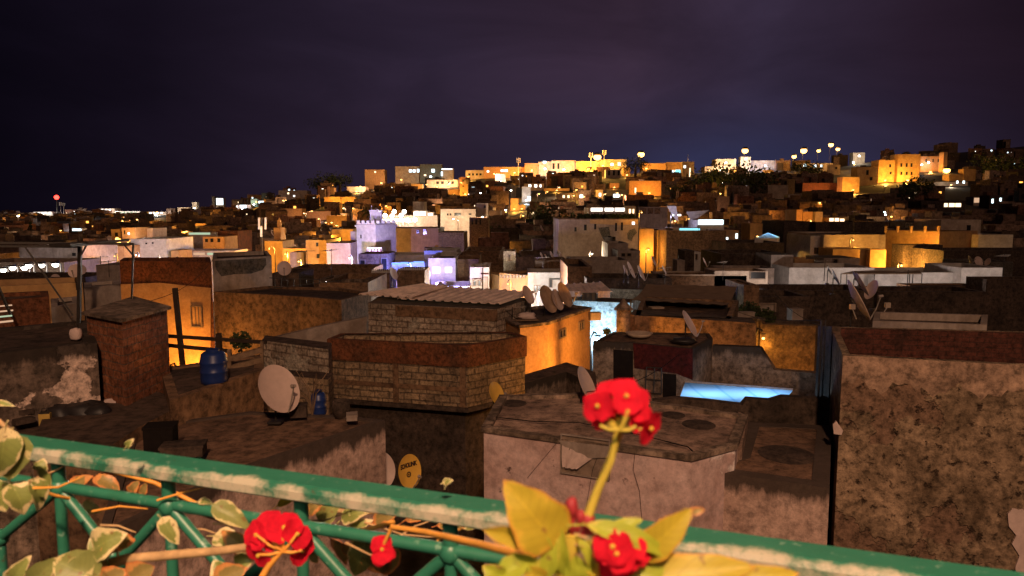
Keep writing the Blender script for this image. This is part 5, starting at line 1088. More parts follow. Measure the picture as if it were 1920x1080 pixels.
far('dim cream house with one window below the tall lamps', 1551, 1576, 309, 328, 'patched', [(1566, 313, 1570, 317, 'glass')])
far('bright white lit low house on the crest right of the tall lamps', 1600, 1622, 286, 293, 'white', lampw=1500, lc=WARM, em='flood')
FT = [far('left wing of the fort-like orange floodlit building', 1648, 1690, 300, 340, 'ochre', [(1678, 308, 1682, 315, 'glass'), (1667, 308, 1671, 314, 'glass'), (1688 - 10, 326, 1682, 330, 'glass'), (1668, 322, 1672, 327, 'glass')], lampw=4500, lx=1660, ly=338),
      far('tall main front of the fort-like orange floodlit building', 1684, 1726, 289, 338, 'ochre', W_((1688, 1698, 1707), 306, 313, 4) + W_((1688, 1698, 1707), 322, 328, 4), lampw=9000, lx=1702, ly=338),
      far('right wing of the fort-like orange floodlit building', 1726, 1772, 293, 320, 'orange', W_((1735, 1748, 1758), 298, 304, 3), lampw=5000, lx=1745, ly=322, lc=SOD)]
far('lower left orange lit house with slit window near the fort', 1608, 1646, 313, 346, 'ochre', [(1624, 319, 1629, 328, 'glass'), (1631, 332, 1636, 338, 'glass')], lampw=6500, lx=1640, ly=350)
far('lowest orange lit house left of the fort', 1580, 1612, 332, 360, 'ochre', lampw=4600, lx=1600, ly=356)
TW = far('slender orange lit tower beside the brightest lamp', 1770, 1777, 285, 322, 'ochre', name='watch_tower', cat='tower', group=None)
far('long orange lit garden wall right of the brightest lamp', 1780, 1812, 327, 338, 'ochre', name='garden_wall', cat='wall', group=None)
far('square orange lit block at the end of the garden wall', 1807, 1830, 317, 338, 'ochre')
tw = TW.P[0].y; lamp(at(1775, 320, tw - 9), SODY, 42000, 'brightest orange lamp, beside the slender tower', r=2.4); lamp(at(1815, 334, tw - 14), SODY, 9000, 'orange lamp before the garden wall end', r=.4)
far('white lit low wall with two lights below the brightest lamp', 1752, 1815, 341, 347, 'whitewash', [(1793, 339, 1797, 344, 'cool'), (1805, 339, 1809, 344, 'cool')], lampw=900, lc=WARM)
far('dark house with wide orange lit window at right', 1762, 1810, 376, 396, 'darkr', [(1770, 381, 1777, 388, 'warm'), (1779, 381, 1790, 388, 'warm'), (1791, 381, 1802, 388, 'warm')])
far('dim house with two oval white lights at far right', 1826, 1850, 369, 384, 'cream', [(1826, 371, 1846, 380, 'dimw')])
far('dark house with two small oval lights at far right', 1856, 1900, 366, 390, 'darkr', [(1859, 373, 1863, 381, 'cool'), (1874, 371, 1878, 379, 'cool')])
far('orange house with two pale windows below the crest, centre', 862, 877, 345, 366, 'ochre', [(867, 348, 870, 350, 'glass'), (867, 361, 870, 363, 'glass')], lampw=2600, lx=872)
far('low orange lit house joined left of it', 840, 861, 355, 366, 'orange', lampw=1400)
far('small orange lit house below the grey school block', 771, 792, 345, 358, 'orange', lampw=2000)
far('long cream lit house with dark window row below the school', 800, 858, 337, 352, 'cream', W_((818, 827, 838, 846), 340, 345, 5), lampw=2600, lx=820, lc=WARM)
far('white lit house with bright door below the long crest wall', 928, 948, 326, 341, 'white', lampw=1500, lc=(1, .85, .75), em='flood')
far('tall white house with round light, centre', 979, 995, 350, 378, 'white', [(989, 368, 995, 376, 'cool')], lampw=1100, lc=COOL, em='coolbulb')
far('house with three round lit windows in a row, centre', 983, 1020, 344, 356, 'patched', [(991, 346, 996, 351, 'white'), (1002, 346, 1007, 351, 'white'), (1012, 346, 1015, 351, 'white')])
far('orange lit stepped house below the three round windows', 957, 972, 372, 394, 'orange', lampw=2400)
far('low orange lit wall right of the stepped house', 972, 985, 384, 392, 'ochre', lampw=900)
far('dim house with two yellow lit windows, centre', 1045, 1085, 362, 374, 'darkr', [(1055, 366, 1059, 371, 'warm'), (1064, 366, 1068, 371, 'warm')])
far('grey long house with one wide white window, centre', 1130, 1178, 356, 372, 'greypatch', [(1150, 364, 1161, 370, 'cool')])
far('cream lit narrow house left of the wide white window', 1118, 1131, 356, 372, 'cream', [(1123, 362, 1127, 368, 'white')])
far('low yellow lit parapet below the crest, centre', 1020, 1068, 353, 357, 'ochre', lampw=1200)
far('cream tower house with pale right side', 1345, 1368, 368, 395, 'brown', lampw=500, lc=(1, .6, .4))
far('pale roofed house below the dark trees', 1440, 1478, 347, 372, 'patched')
far('long reddish wall dimly lit from behind', 1505, 1580, 343, 360, 'redrender', lampw=1500, lc=(1, .4, .15))
far('small white block above the very dark house', 1478, 1500, 365, 375, 'white')
far('slim white slab house, right of centre', 1470, 1482, 403, 416, 'whitewash')
far('yellow house with lamp on the upper left slope', 600, 626, 352, 365, 'orange', lampw=3200, lx=614, ly=357)
far('long yellow lit house below the upper left lamp', 608, 638, 369, 382, 'ochre', lampw=3000)
far('yellow stepped house end on the left slope', 640, 666, 369, 380, 'ochre', lampw=2200)
far('cream lit house on the upper left slope', 650, 686, 350, 360, 'cream', lampw=1200)
far('low brown house with long pale roof, left slope', 526, 566, 391, 410, 'orange', lampw=700, lc=(1, .55, .3))
far('reddish house with pale parapet, left slope', 575, 620, 396, 412, 'orange', lampw=700, lc=(1, .55, .4))
far('orange brown block house left of the minaret top', 612, 650, 404, 425, 'orange', lampw=1300)
far('narrow cream lit block left of the minaret top', 639, 650, 400, 417, 'cream', lampw=900, lc=WARM, em='flood')
far('grey crest house row on the left slope', 522, 576, 357, 370, 'patched', [(539, 361, 542, 364, 'warm'), (550, 366, 553, 369, 'white')])
far('glowing pink white petrol station like roof on the left crest', 437, 470, 384, 394, 'white', [(438, 386, 446, 393, 'white', 'lit_sign'), (450, 382.5 + 2, 462, 390, 'cool', 'lit_sign')], lampw=2600, lc=(1, .85, .9), em='flood')
far('green glowing house beside the pink white roof', 470, 482, 373, 385, 'white', [(471, 376, 481, 382, 'greenish')], lampw=1400, lc=(.6, 1, .8), em='coolbulb')
far('teal bright canopy on the left crest', 484, 496, 376, 384, 'white', [(485, 377, 495, 381, 'cool')])
far('tall pale blue glowing tower block with dome', 405, 419, 371, 387, 'white', [(406, 372, 418, 384, 'cool')], name='lit_tower', cat='tower', group=None)
far('grey water tower on the left crest', 397, 402, 368, 384, 'greypatch', name='water_tower', cat='tower', group=None)
far('small white church-like tower on the left crest', 360, 369, 379, 392, 'white', lampw=900, lc=WARM, em='flood', name='lit_tower', cat='tower', group=None)
far('cream lit house left of the small white tower', 333, 352, 389, 399, 'cream', lampw=1500, lc=WARM, em='flood')
far('yellow lit stepped house on the left plain', 341, 352, 413, 425, 'ochre', lampw=1500)
far('long low yellow lit wall on the left plain', 328, 386, 419, 424, 'ochre', lampw=2400)
far('yellow lit house with slender side block on the left plain', 438, 461, 416, 422, 'ochre', lampw=1500)
far('small orange lit cube on the left plain', 262, 272, 413, 421, 'ochre', lampw=1200)
far('low orange lit strip right of the small cube', 279, 300, 415, 419, 'orange', lampw=1200)
far('oval yellow lit roof on the left plain', 336, 353, 434, 441, 'ochre', lampw=1400)
far('orange lit house left of the bright blue lights', 88, 104, 407, 415, 'orange', lampw=1700)
far('orange lit low house at far left', 10, 34, 416, 424, 'ochre', lampw=1300)
far('bright orange house front at far left', 27, 52, 418, 430, 'orange', [(44, 419, 50, 423, 'warm')], lampw=2600)
far('house with blue white lit awnings, far left', 118, 132, 418, 428, 'white', [(119, 419, 127, 426, 'cool')], lampw=1500, lc=COOL, em='coolbulb')
far('blue white lit market front, far left', 135, 153, 428, 437, 'white', [(136, 429, 152, 436, 'cool')], lampw=1500, lc=COOL, em='coolbulb')
far('orange brown low wall below the blue white awnings', 95, 120, 435, 443, 'orange', lampw=1300)
far('pale teal roof at the far left edge', 8, 25, 408, 413, 'whitewash', [(9, 409, 24, 412, 'teal')])
far('small house with two blue white lights, far left', 38, 60, 444, 455, 'patched', [(45, 449, 49, 454, 'cool'), (57, 449, 60, 456, 'cool')])
for k, (x0, x1, y, mt, lb) in enumerate([(62, 98, 397, 'white', 'white lit warehouse below the red mast light'), (182, 215, 391, 'cream', 'cream lit warehouse on the left skyline'), (216, 262, 396, 'white', 'long greenish white lit warehouse on the left skyline'), (272, 312, 397, 'cream', 'long cream lit warehouse right of the greenish one')]):
    far(lb, x0, x1, y, y + 5, mt, [(x0 + 1 + 7 * j, y + 1, x0 + 5 + 7 * j, y + 3.5, 'white' if k != 2 else 'greenish') for j in range(int((x1 - x0) / 7))], lampw=2600, lc=FLOOD, em='flood')
# hilltop lamps on tall poles
HL = [(1120, 295, 600, 1.15, 26000, 'first big sodium lamp from the left on the hilltop'), (1202, 290, 600, 1.0, 14000, 'big sodium lamp on a tall pole left of the blue sky glow'), (1397, 283, 620, 1.0, 14000, 'big sodium lamp on a pole in the blue sky glow'),
      (1489, 294, 620, .7, 6000, 'smaller reddish lamp low on the crest beside dark trees'), (1507, 283, 620, 1.0, 14000, 'big reddish lamp above the dark trees'), (1535, 283, 640, .6, 4000, 'small lamp right of the big reddish one'),
      (1558, 272, 640, .8, 8000, 'highest lamp on the tallest crest pole'), (1571, 280, 640, .65, 7000, 'lamp on a pole just right of the highest one')]
for x, y, d, r, W, lb in HL: lamp(at(x, y, d), SODY, W * 2.6, lb, r=r * 2.7, group='sodium lamps on the hilltop')
for (x, y, d, c, lb) in [(106, 370, 900, 'red', 'red warning light on the far left mast'), ]:
    p = at(x, y, d); rt = thing('radio_mast', lb, 'mast', Vector((p.x, p.y, gz(p.x, p.y)))); mb = MB(); mb.tube([(p.x, p.y, gz(p.x, p.y)), p], [1.2, .5], 5); mb.build('pole', M['metal'], rt); mb = MB(); mb.blob(p, (2.6, 2.6, 2.6), jit=0); mb.build('warning_light', EM['red'], rt)
for (x, y0, lb) in [(113, 379, 'thin grey mast just right of the red light'), (119, 380, 'second thin grey mast right of the red light'), (972, 296, 'antenna mast on the small crest house'), (1133, 281, 'antenna mast with pale panels behind the first hill lamp'), (1108, 286, 'short antenna mast left of the first hill lamp'), (1290, 289, 'hair-thin aerial on the crest right of the pole lamp')]:
    D = interp(x, DST); p = at(x, y0, D * .98); b = Vector((p.x, p.y, gz(p.x, p.y))); rt = thing('antenna_mast', lb, 'mast', b); mb = MB(); mb.tube([b, p], .35 if x != 1290 else .15, 5); mb.build('pole', M['galv'], rt)
    if x != 1290: mb = MB(); [mb.box(p + Vector((dx, 0, -2)), (.7, .5, 3.6)) for dx in (-1.2, 1.2)]; mb.build('antenna_panels', M['white'], rt)
# scattered small round lights on walls are windows of generated houses below; lit street points:
for k, (x, y, em) in enumerate([(1325, 331, 'c'), (1356, 343, 'c'), (1311, 357, 'c'), (913, 392, 'c'), (948, 394, 'c'), (896, 349, 'c'), (1332, 342, 'c'), (1659, 398, 'c'), (1660, 403, 'c'), (34, 405, 'w'), (2, 454, 'w'), (118, 404, 'c'), (176, 475, 'w'), (901, 362, 'c'), (958, 357, 'w'), (1600, 305, 'c'), (1728, 309, 'c'), (1741, 305, 'c')]):
    px = x; s, D = interp(px, SKY), interp(px, DST); t = max(.02, min(1, (478 - y + 3) / (478 - s))); d = D0 * (D / D0) ** t * .96; p = at(x, y, d)
    lamp(p, COOL if em == 'c' else WARM, 190 * (d / 200) ** 2, '%s point lamp %s' % (('small cold white', 'small warm white')[em == 'w'], {1325: 'right of the narrow house with the lit strip', 1356: 'below the dark hill trees', 1311: 'lowest left of the dark hill trees', 913: 'below the stepped white tower block', 948: 'left of the orange stepped house', 896: 'on a roof above the orange two-window house', 1332: 'under the left of the dark hill trees', 1659: 'above the long yellow house', 1660: 'just below another above the long yellow house', 34: 'on the far left plain near the skyline', 2: 'at the far left edge', 118: 'above the blue white market front', 176: 'right of the pergola post', 901: 'high between centre houses', 958: 'above the tall white centre house', 1600: 'left of the fort wing', 1728: 'left of two on the fort wing', 1741: 'right of two on the fort wing'}[x]), 'coolbulb' if em == 'c' else 'flood', .11 * d / 100, group='small point lamps of the town')
# crest vegetation
for k, (x, d, h_, w_, lb) in enumerate([(615, 630, 11, 26, 'broad dark tree left of the square crest block'), (638, 632, 10, 24, 'dark tree beside the square crest block'), (597, 640, 8, 20, 'smaller dark tree at the left of the crest trees'), (1190, 560, 17, 20, 'tall dim tree left of the pole lamp'), (1335, 420, 10, 26, 'dark tree in the hollow below the third hill lamp'), (1372, 400, 13, 28, 'broad dark tree in the middle of the hollow'), (1410, 410, 10, 26, 'dark tree at the right of the hollow'),
        (1500, 560, 9, 20, 'round dark tree under the reddish lamp'), (1522, 560, 9, 18, 'dark tree between the reddish lamps'), (1730, 330, 10, 13, 'tall dark tree before the fort right wing'), (1712, 300, 8, 15, 'low dark tree below the fort front'), (1850, 500, 9, 30, 'dark tree mass right of the garden wall'), (1895, 470, 9, 34, 'large dark tree at the right edge'), (1040, 190, 7, 12, 'dark tree below the two yellow windows'), (1020, 185, 6, 9, 'small dark tree left of the dark centre tree'), (1275, 330, 9, 12, 'dark tree below the cyan lit balcony'), (700, 190, 8, 6, 'slim dark tree above the cafe terrace'), (905, 170, 4, 9, 'low dark bush right of the stepped tower')]):
    px = x; xx = (x - 960) / FPX * d * CP; z = gz(xx, d); tree(xx, d, z, h_ + (3 if d > 300 else 4), w_, lb, n=700, seed=k + 20, leaf=.035 * w_ + .1)
xx = (60 - 960) / FPX * 260; tree(xx, 260, gz(xx, 260), 12, 3.2, 'dark pointed cypress on the far left plain', n=400, seed=77, kind=1, leaf=.4, name='cypress_tree')
# palm by the first hill lamp
x, d = 1105, 560; xx = (x - 960) / FPX * d * CP; z = gz(xx, d); rt = thing('palm_tree', 'small dark palm in front of the glowing yellow wall', 'tree', (xx, d, z)); mb = MB(); mb.tube([(xx, d, z), (xx + .3, d, z + 8.5)], [.4, .25], 6); mb.build('trunk', M['trunk'], rt); mb = MB()
for k in range(14):
    a = k * 2.4; v = Vector((math.cos(a), math.sin(a), 0)); p0 = Vector((xx + .3, d, z + 8.5)); q = [p0, p0 + v * 1.3 + Vector((0, 0, .8)), p0 + v * 2.6 + Vector((0, 0, .2)), p0 + v * 3.4 - Vector((0, 0, 1.2))]; sd = v.cross(Vector((0, 0, 1))) * .35
    for i in range(3): mb.face([q[i] - sd, q[i + 1] - sd, q[i + 1] + sd, q[i] + sd])
mb.build('crown', M['foliage'], rt)

# ---- the rest of the town: many plain houses, built row by row up the slope ----
LM = [('the floodlit minaret', 685, 440), ('the red mast light', 106, 378), ('the large patched house', 1120, 435), ('the long yellow floodlit house', 1640, 455), ('the bright cafe terrace', 745, 408), ('the orange fort', 1705, 318),
      ('the long orange crest wall', 945, 322), ('the first big hill lamp', 1120, 302), ('the pole lamp on the hilltop', 1202, 305), ('the lamp in the blue glow', 1397, 300), ('the highest crest lamp', 1558, 292), ('the pale blue tower', 411, 385), ('the twin white masts', 491, 430),
      ('the square crest block', 702, 335), ('the terracotta windowed house', 400, 452), ('the pale lilac house', 280, 465), ('the blue white market front', 143, 432), ('the dark slit-window house row', 1210, 352), ('the hollow of dark trees', 1370, 335), ('the lit orange trio', 1515, 402), ('the cyan stall', 1332, 416), ('the orange two-window house', 870, 356), ('the tall white centre house', 987, 365), ('the bay-window white house', 858, 402), ('the brightest lamp', 1775, 325), ('the oval lights at far right', 1870, 376), ('the small carved minaret', 955, 480), ('the small brick minaret', 520, 435), ('the stepped orange house', 592, 465)]
LM[17] = ('the big wall lit from below', 1210, 352)
CNT = {}
ORD = ['', 'nearest', 'second', 'third', 'fourth', 'fifth', 'sixth', 'seventh', 'eighth', 'ninth', 'tenth', 'eleventh', 'twelfth', 'thirteenth', 'fourteenth', 'fifteenth', 'sixteenth']
rd = random.Random(42); cand = []
d = 104.0; row = 0
while d < 1000:
    x = -0.75 * d; wmean = 5.8 + d * .0062
    while x < .75 * d:
        wd = wmean * rd.uniform(.65, 1.5); px = 960 + FPX * (x + wd / 2) / (d * CP); D = interp(px, DST)
        dj = d * rd.uniform(.96, 1.05)
        if -60 < px < 1980 and dj < D and rd.random() < (.93 if px < 1500 or d < 200 else .62): cand.append((x, dj, wd, px))
        x += wd + rd.uniform(-.6, .6) * (1 if rd.random() < .8 else 4)
    d *= 1.072; row += 1
gen = []
for (x, d, wd, px) in cand:
    hgt = rd.choice([4.6, 5.4, 5.8, 6.4, 6.9, 7.6]) * (1 + (d > 300) * .25); g = gz(x + wd / 2, d); zt = g + hgt
    cd = d * CP - zt * SP; py = 540 - FPX * (d * SP + zt * CP) / cd; hw = wd / 2 / cd * FPX
    bad = False; 
    for (a, b, t_, bo, dd) in OCC:
        if px + hw > a and px - hw < b:
            if d < dd and py < bo - 1.5: bad = True; break
            if abs(d - dd) < 7 + wd * .4 and d >= dd - 2: bad = True; break
    if bad: continue
    if px > 1560 and d > 480 and rd.random() < .5: continue
    gen.append((x, d, wd, px, py, zt, g, hw))
gen.sort(key=lambda q: -q[7] * (1 if q[7] > 9 else 1))
NIND = 165
near_, rest = gen[:NIND], gen[NIND:]
print('GENERATED', len(gen), 'individual', len(near_), 'OCC', len(OCC))
GL = []
for k, (x, d, wd, px, py, zt, g, hw) in enumerate(near_):
    mi = rd.choice([0, 0, 1, 1, 2, 3, 3, 4]); mname = ['tan', 'brown', 'pale', 'dark', 'reddish'][mi]
    rot = rd.uniform(-.35, .35); dep = wd * rd.uniform(.6, 1.0); c, s = math.cos(rot), math.sin(rot)
    P = [Vector((x + c * u - s * v, d + s * u + c * v)) for u, v in ((0, 0), (wd, 0), (wd, dep), (0, dep))]
    lm = min(LM, key=lambda q: ((q[1] - px) / 1.6) ** 2 + (q[2] - py) ** 2); dx, dy = px - lm[1], py - lm[2]
    dirn = ('right of' if dx > 0 else 'left of') if abs(dx) > abs(dy) * 1.5 else ('above' if dy < 0 else 'below')
    key = (lm[0], dirn, mname); CNT.setdefault(key, []).append((math.hypot(dx, dy), k)); GL.append((key, k, P, zt, g, wd, mi, d, hw, px, py))
rank = {}
for key, v in CNT.items():
    for r, (_, k) in enumerate(sorted(v)): rank[k] = (r + 1, len(v))
for key, k, P, zt, g, wd, mi, d, hw, px, py in GL:
    r, n_ = rank[k]; lb = '%s flat roofed house %s %s' % (key[2], key[1], key[0]) if n_ == 1 else '%s %s flat roofed house %s %s' % (ORD[min(r, 16)], key[2], key[1], key[0])
    h = house('flat_roofed_house', lb, P, zt, g - 3, M['far'][mi], M['farroof'], ph=.6 if hw > 10 else .4, t=.25, group=GH)
    i = 0; L_ = (h.P[1] - h.P[0]).length; used = []
    nw = rd.choice([0, 1, 2, 2, 3]) if hw > 9 else rd.choice([0, 0, 1])
    for q in range(nw):
        u = L_ * (q + .5) / nw + rd.uniform(-.4, .4); z1 = zt - rd.uniform(1.1, 2.2); lit = rd.random() < .16; sz = rd.uniform(.35, .6)
        em = EM[rd.choice(['warm', 'warm', 'cool', 'white', 'dimw', 'dimw'])] if lit else M['glass']
        if .6 < u < L_ - .6: wpanel(h, i, u - sz, u + sz, z1 - rd.uniform(.9, 1.4), z1, em, proud=.05)
    if rd.random() < .55:
        T_ = (h.P[1] - h.P[0]).normalized(); N_ = Vector((T_.y, -T_.x)); w0, w1 = sorted([rd.uniform(0, 1), rd.uniform(0, 1)]); w1 = max(w1, w0 + .3); a0 = h.P[0] + T_ * (w0 * wd); b0 = h.P[0] + T_ * (min(1.05, w1) * wd); ad = rd.uniform(1.0, 2.6); az_ = zt - rd.uniform(.8, 2.6)
        mb = MB(); PP_ = [a0 + N_ * ad, b0 + N_ * ad, b0 - N_ * .1, a0 - N_ * .1]; mb.prism(PP_, g - 3, az_, 0, 1)
        for q in range(2): c_ = a0.lerp(b0, rd.uniform(.1, .9)) + N_ * (ad + .01); mb.obox((c_.x, c_.y, az_ - rd.uniform(.9, 1.6)), Vector((T_.x, T_.y, 0)) * .32, Vector((N_.x, N_.y, 0)) * .03, (0, 0, .45), 2)
        mb.build('annex', [M['far'][rd.choice([0, 1, 2, 3, 4])], M['farroof'], M['glass']], h.root)
    if rd.random() < .5:
        a = h.P[0].lerp(h.P[2], rd.uniform(.3, .7)); sw, sh = rd.uniform(1.8, 3.0), rd.uniform(1.2, 2.2); mb = MB(); mb.box((a.x, a.y, zt - .4 + sh / 2), (sw, sw * .9, sh), .1); mb.build('stair_hut', M['far'][rd.choice([0, 1, 2])], h.root)
    if rd.random() < .3 and d < 330: 
        a = h.P[0].lerp(h.P[1], rd.uniform(.2, .8)) + Vector((0, .8)); c_ = Vector((a.x, a.y, zt + .5)); cd = c_.y * CP - c_.z * SP; ppx = 960 + FPX * c_.x / cd; ppy = 540 - FPX * (c_.y * SP + c_.z * CP) / cd
        dish(ppx, ppy, a.y, FPX / cd * rd.uniform(.45, .62), R(rd.uniform(-40, -15)), R(25), 'small dish on ' + lb.replace('flat roofed ', ''), simple=True, arm=False, mast=.3, tall=1.15)
mbs = [MB() for _ in range(5)]
for (x, d, wd, px, py, zt, g, hw) in rest:
    rot = rd.uniform(-.35, .35); dep = wd * .8; c, s = math.cos(rot), math.sin(rot); mi = rd.choice([0, 0, 1, 1, 2, 3, 4])
    P = [Vector((x + c * u - s * v, d + s * u + c * v)) for u, v in ((0, 0), (wd, 0), (wd, dep), (0, dep))]; mb = mbs[0]; mb.prism(P, g - 3, zt - .5, mi, 5)
    for e in range(4):
        pa, pb = P[e], P[(e + 1) % 4]; te = (pb - pa).normalized(); ne = Vector((-te.y, te.x)); mb.prism([pa, pb, pb + ne * .3, pa + ne * .3], zt - .5, zt + rd.choice([0, 0, .4, .9]) , mi, mi)
    u0 = rd.uniform(0, .6) * wd; te = (P[1] - P[0]).normalized(); ne = Vector((te.y, -te.x)); pa = P[0] + te * u0; pb = P[0] + te * (u0 + rd.uniform(.3, .5) * wd); ad = rd.uniform(1.5, 4); mb.prism([pa + ne * ad, pb + ne * ad, pb, pa], g - 3, zt - rd.uniform(1, 3.5), rd.choice([0, 1, 2, 3, 4]), 5)
    if rd.random() < .5: q = P[0].lerp(P[2], rd.uniform(.3, .7)); mb.box((q.x, q.y, zt + .9), (3, 3, 1.8), 0, mi)
    for q in range(rd.choice([0, 1, 1, 2, 3, 3])):
        a, b = P[0], P[1]; T = (b - a).normalized(); u = rd.uniform(.1, .9) * wd; z1 = zt - rd.uniform(1.5, 3.5); p = a + T * u; r_ = rd.random(); mt = 6 if r_ > .30 else rd.choice([7, 8, 9, 9, 10, 11]); sz = rd.choice([.35, .5, .6, .8])
        mb.obox((p.x + T.y * .06, p.y - T.x * .06, z1), Vector((T.x, T.y, 0)) * sz, Vector((T.y, -T.x, 0)) * .06, (0, 0, sz * .9), mt)
o = mbs[0].build('distant_houses', M['far'] + [M['farroof'], M['glass'], EM['warm'], EM['cool'], EM['orange'], EM['dimw'], EM['white']]); tag(o, 'mass of small distant houses packed up the far slope', 'houses', kind='stuff')
# orange street lamps scattered through the upper town
k = 0
for (a, b, t0, t1, n_, W) in [(560, 1000, .15, .97, 46, 6500), (1000, 1330, .3, .97, 26, 5500), (1330, 1700, .3, .9, 13, 4200), (0, 560, .15, .95, 40, 5200)]:
    for j in range(n_):
        px = a + (b - a) * (j + rd.random()) / n_; t = rd.uniform(t0, t1); D = interp(px, DST); d = D0 * (D / D0) ** t; xx = (px - 960) / FPX * d * CP; g = gz(xx, d); k += 1
        p = Vector((xx, d, g + rd.uniform(4.5, 7.5))); cd = p.y * CP - p.z * SP; py = 540 - FPX * (p.y * SP + p.z * CP) / cd; lm = min(LM, key=lambda q: ((q[1] - px) / 1.6) ** 2 + (q[2] - py) ** 2); dx, dy = px - lm[1], py - lm[2]
        lamp(p, rd.choice([SOD, SODY, SODY, (1, .62, .32)]), W * (d / 300) ** 1.3, '%s orange street lamp %s %s' % (ORD[min(16, 1 + sum(1 for q in LAMPS_ if q == lm[0]))] if False else 'hillside', 'right of' if dx > 0 else 'left of', lm[0]), r=.10 * d / 100 + .05, group='hillside street lamps')

# ================= TERRACE RAILING AND PLANTS (close) =================
def paint():
    m, t, b = newmat('chipped_green_paint', .38, .5)
    tc = N(t, 'ShaderNodeTexCoord'); uv = N(t, 'ShaderNodeUVMap'); n1 = N(t, 'ShaderNodeTexNoise', i_Scale=14.0, i_Detail=9.0, i_Roughness=.7); L(t, tc, 'Object', n1, 'Vector')
    n2 = N(t, 'ShaderNodeTexNoise', i_Scale=60.0, i_Detail=5.0); L(t, tc, 'Object', n2, 'Vector')
    g = mixc(t, n1.outputs[0], (.014, .12, .075), (.04, .21, .135)); r2 = ramp(t, [(.62, 0), (.70, 1)]); L(t, n2, 0, r2, 0)
    g = mixc(t, mth(t, 'MULTIPLY', r2.outputs[0], .5), g, (.25, .42, .33))
    at_ = N(t, 'ShaderNodeAttribute', attribute_name='wear'); at_.attribute_type = 'GEOMETRY'
    wr = mth(t, 'ADD', at_.outputs['Fac'], mth(t, 'MULTIPLY', mth(t, 'SUBTRACT', n1.outputs[0], .5), 2.0)); r3 = ramp(t, [(.50, 0), (.84, .92)]); t.links.new(wr, r3.inputs[0])
    rs = ramp(t, [(.30, 1), (.36, 0)]); L(t, n1, 0, rs, 0); g = mixc(t, mth(t, 'MULTIPLY', rs.outputs[0], .7), g, (.10, .045, .02))
    c = mixc(t, r3.outputs[0], g, (.50, .46, .36)); t.links.new(c, b.inputs['Base Color']); bump(t, b, mth(t, 'SUBTRACT', n1.outputs[0], r3.outputs[0]), .35, .004); return m
M['green'] = paint()
def setwear(o, f):
    a = o.data.attributes.new('wear', 'FLOAT', 'POINT'); 
    for i, v in enumerate(o.data.vertices): a.data[i].value = f(v.co)
ZR = -0.46
RA, RB = onz(0, 807, ZR), onz(1920, 1071, ZR); T = (RB - RA).normalized(); Nn = Vector((T.y, -T.x, 0)) * 1.0
if Nn.y > 0: Nn = -Nn
RA2, RB2 = RA - T * .6, RB + T * .5; RW = .062; RH = .027
rt = thing('terrace_railing', 'green painted steel balcony railing with chipped pale edges across the foreground', 'railing', RA)
prof = [(-.004, -RH), (0, -.004), (.004, 0), (RW - .012, .0), (RW - .003, -.003), (RW, -.010), (RW, -RH + .003), (RW - .003, -RH)]
G = []
for k in range(80):
    c = RA2.lerp(RB2, k / 79); G.append([c + Nn * a + Vector((0, 0, b)) for a, b in prof] + [c + Nn * 0 + Vector((0, 0, -RH))])
mb = MB(); mb.grid(G, closed=True, smooth=False); mb.face(G[0][::-1]); mb.face(G[-1])
o = mb.build('handrail', M['green'], rt); off = WLOC[rt.name]
setwear(o, lambda v: (.70 if (Vector(v) + off - RA).dot(Nn) > RW - .0045 else (.46 if (Vector(v) + off - RA).dot(Nn) > RW - .013 else -.35)) )
mid = RA + Nn * (RW / 2); mid2 = RB + Nn * (RW / 2)
pr = lambda x, y: onpl(mid, mid2, x, y)
def bar(a, b, r, name='baluster'):
    mb = MB(); mb.tube([a, Vector(a).lerp(b, .5), b], r, 12); o = mb.build(name, M['green'], rt); setwear(o, lambda v: .12); return o
a, b = pr(150, 921), pr(905, 1046); tt = (b - a) / (905 - 150)
ln = lambda x: a + (b - a) * ((x - 150) / 755.0)
bar(pr(-160, 868), pr(2300, 1268), .0105, 'lower_rail')
nodes = [-130, 112, 318, 566, 845, 1160, 1520]
ny = lambda x: 921 + (x - 150) * .1655
for i, x in enumerate(nodes):
    p = pr(x, ny(x)); up = Vector((p.x, p.y, ZR - RH)); bar(up, p, .0125, 'post'); bar(p, p - Vector((0, 0, .45)), .0105)
    mb = MB(); mb.blob(p, (.019, .019, .019), jit=.05, nu=12, nv=8); oo = mb.build('weld_joint', M['green'], rt); setwear(oo, lambda v: .25)
    for s in (-1, 1):
        if 0 <= i + s < len(nodes):
            x2 = (x + nodes[i + s]) / 2; q = pr(x2, ny(x2)); q = Vector((q.x, q.y, q.z - .13)); bar(p, q, .0105)
            if s == 1:
                mb = MB(); mb.blob(q, (.018, .018, .018), jit=.05, nu=12, nv=8); oo = mb.build('weld_joint', M['green'], rt); setwear(oo, lambda v: .2); bar(q, q - Vector((0, 0, .3)), .0105)
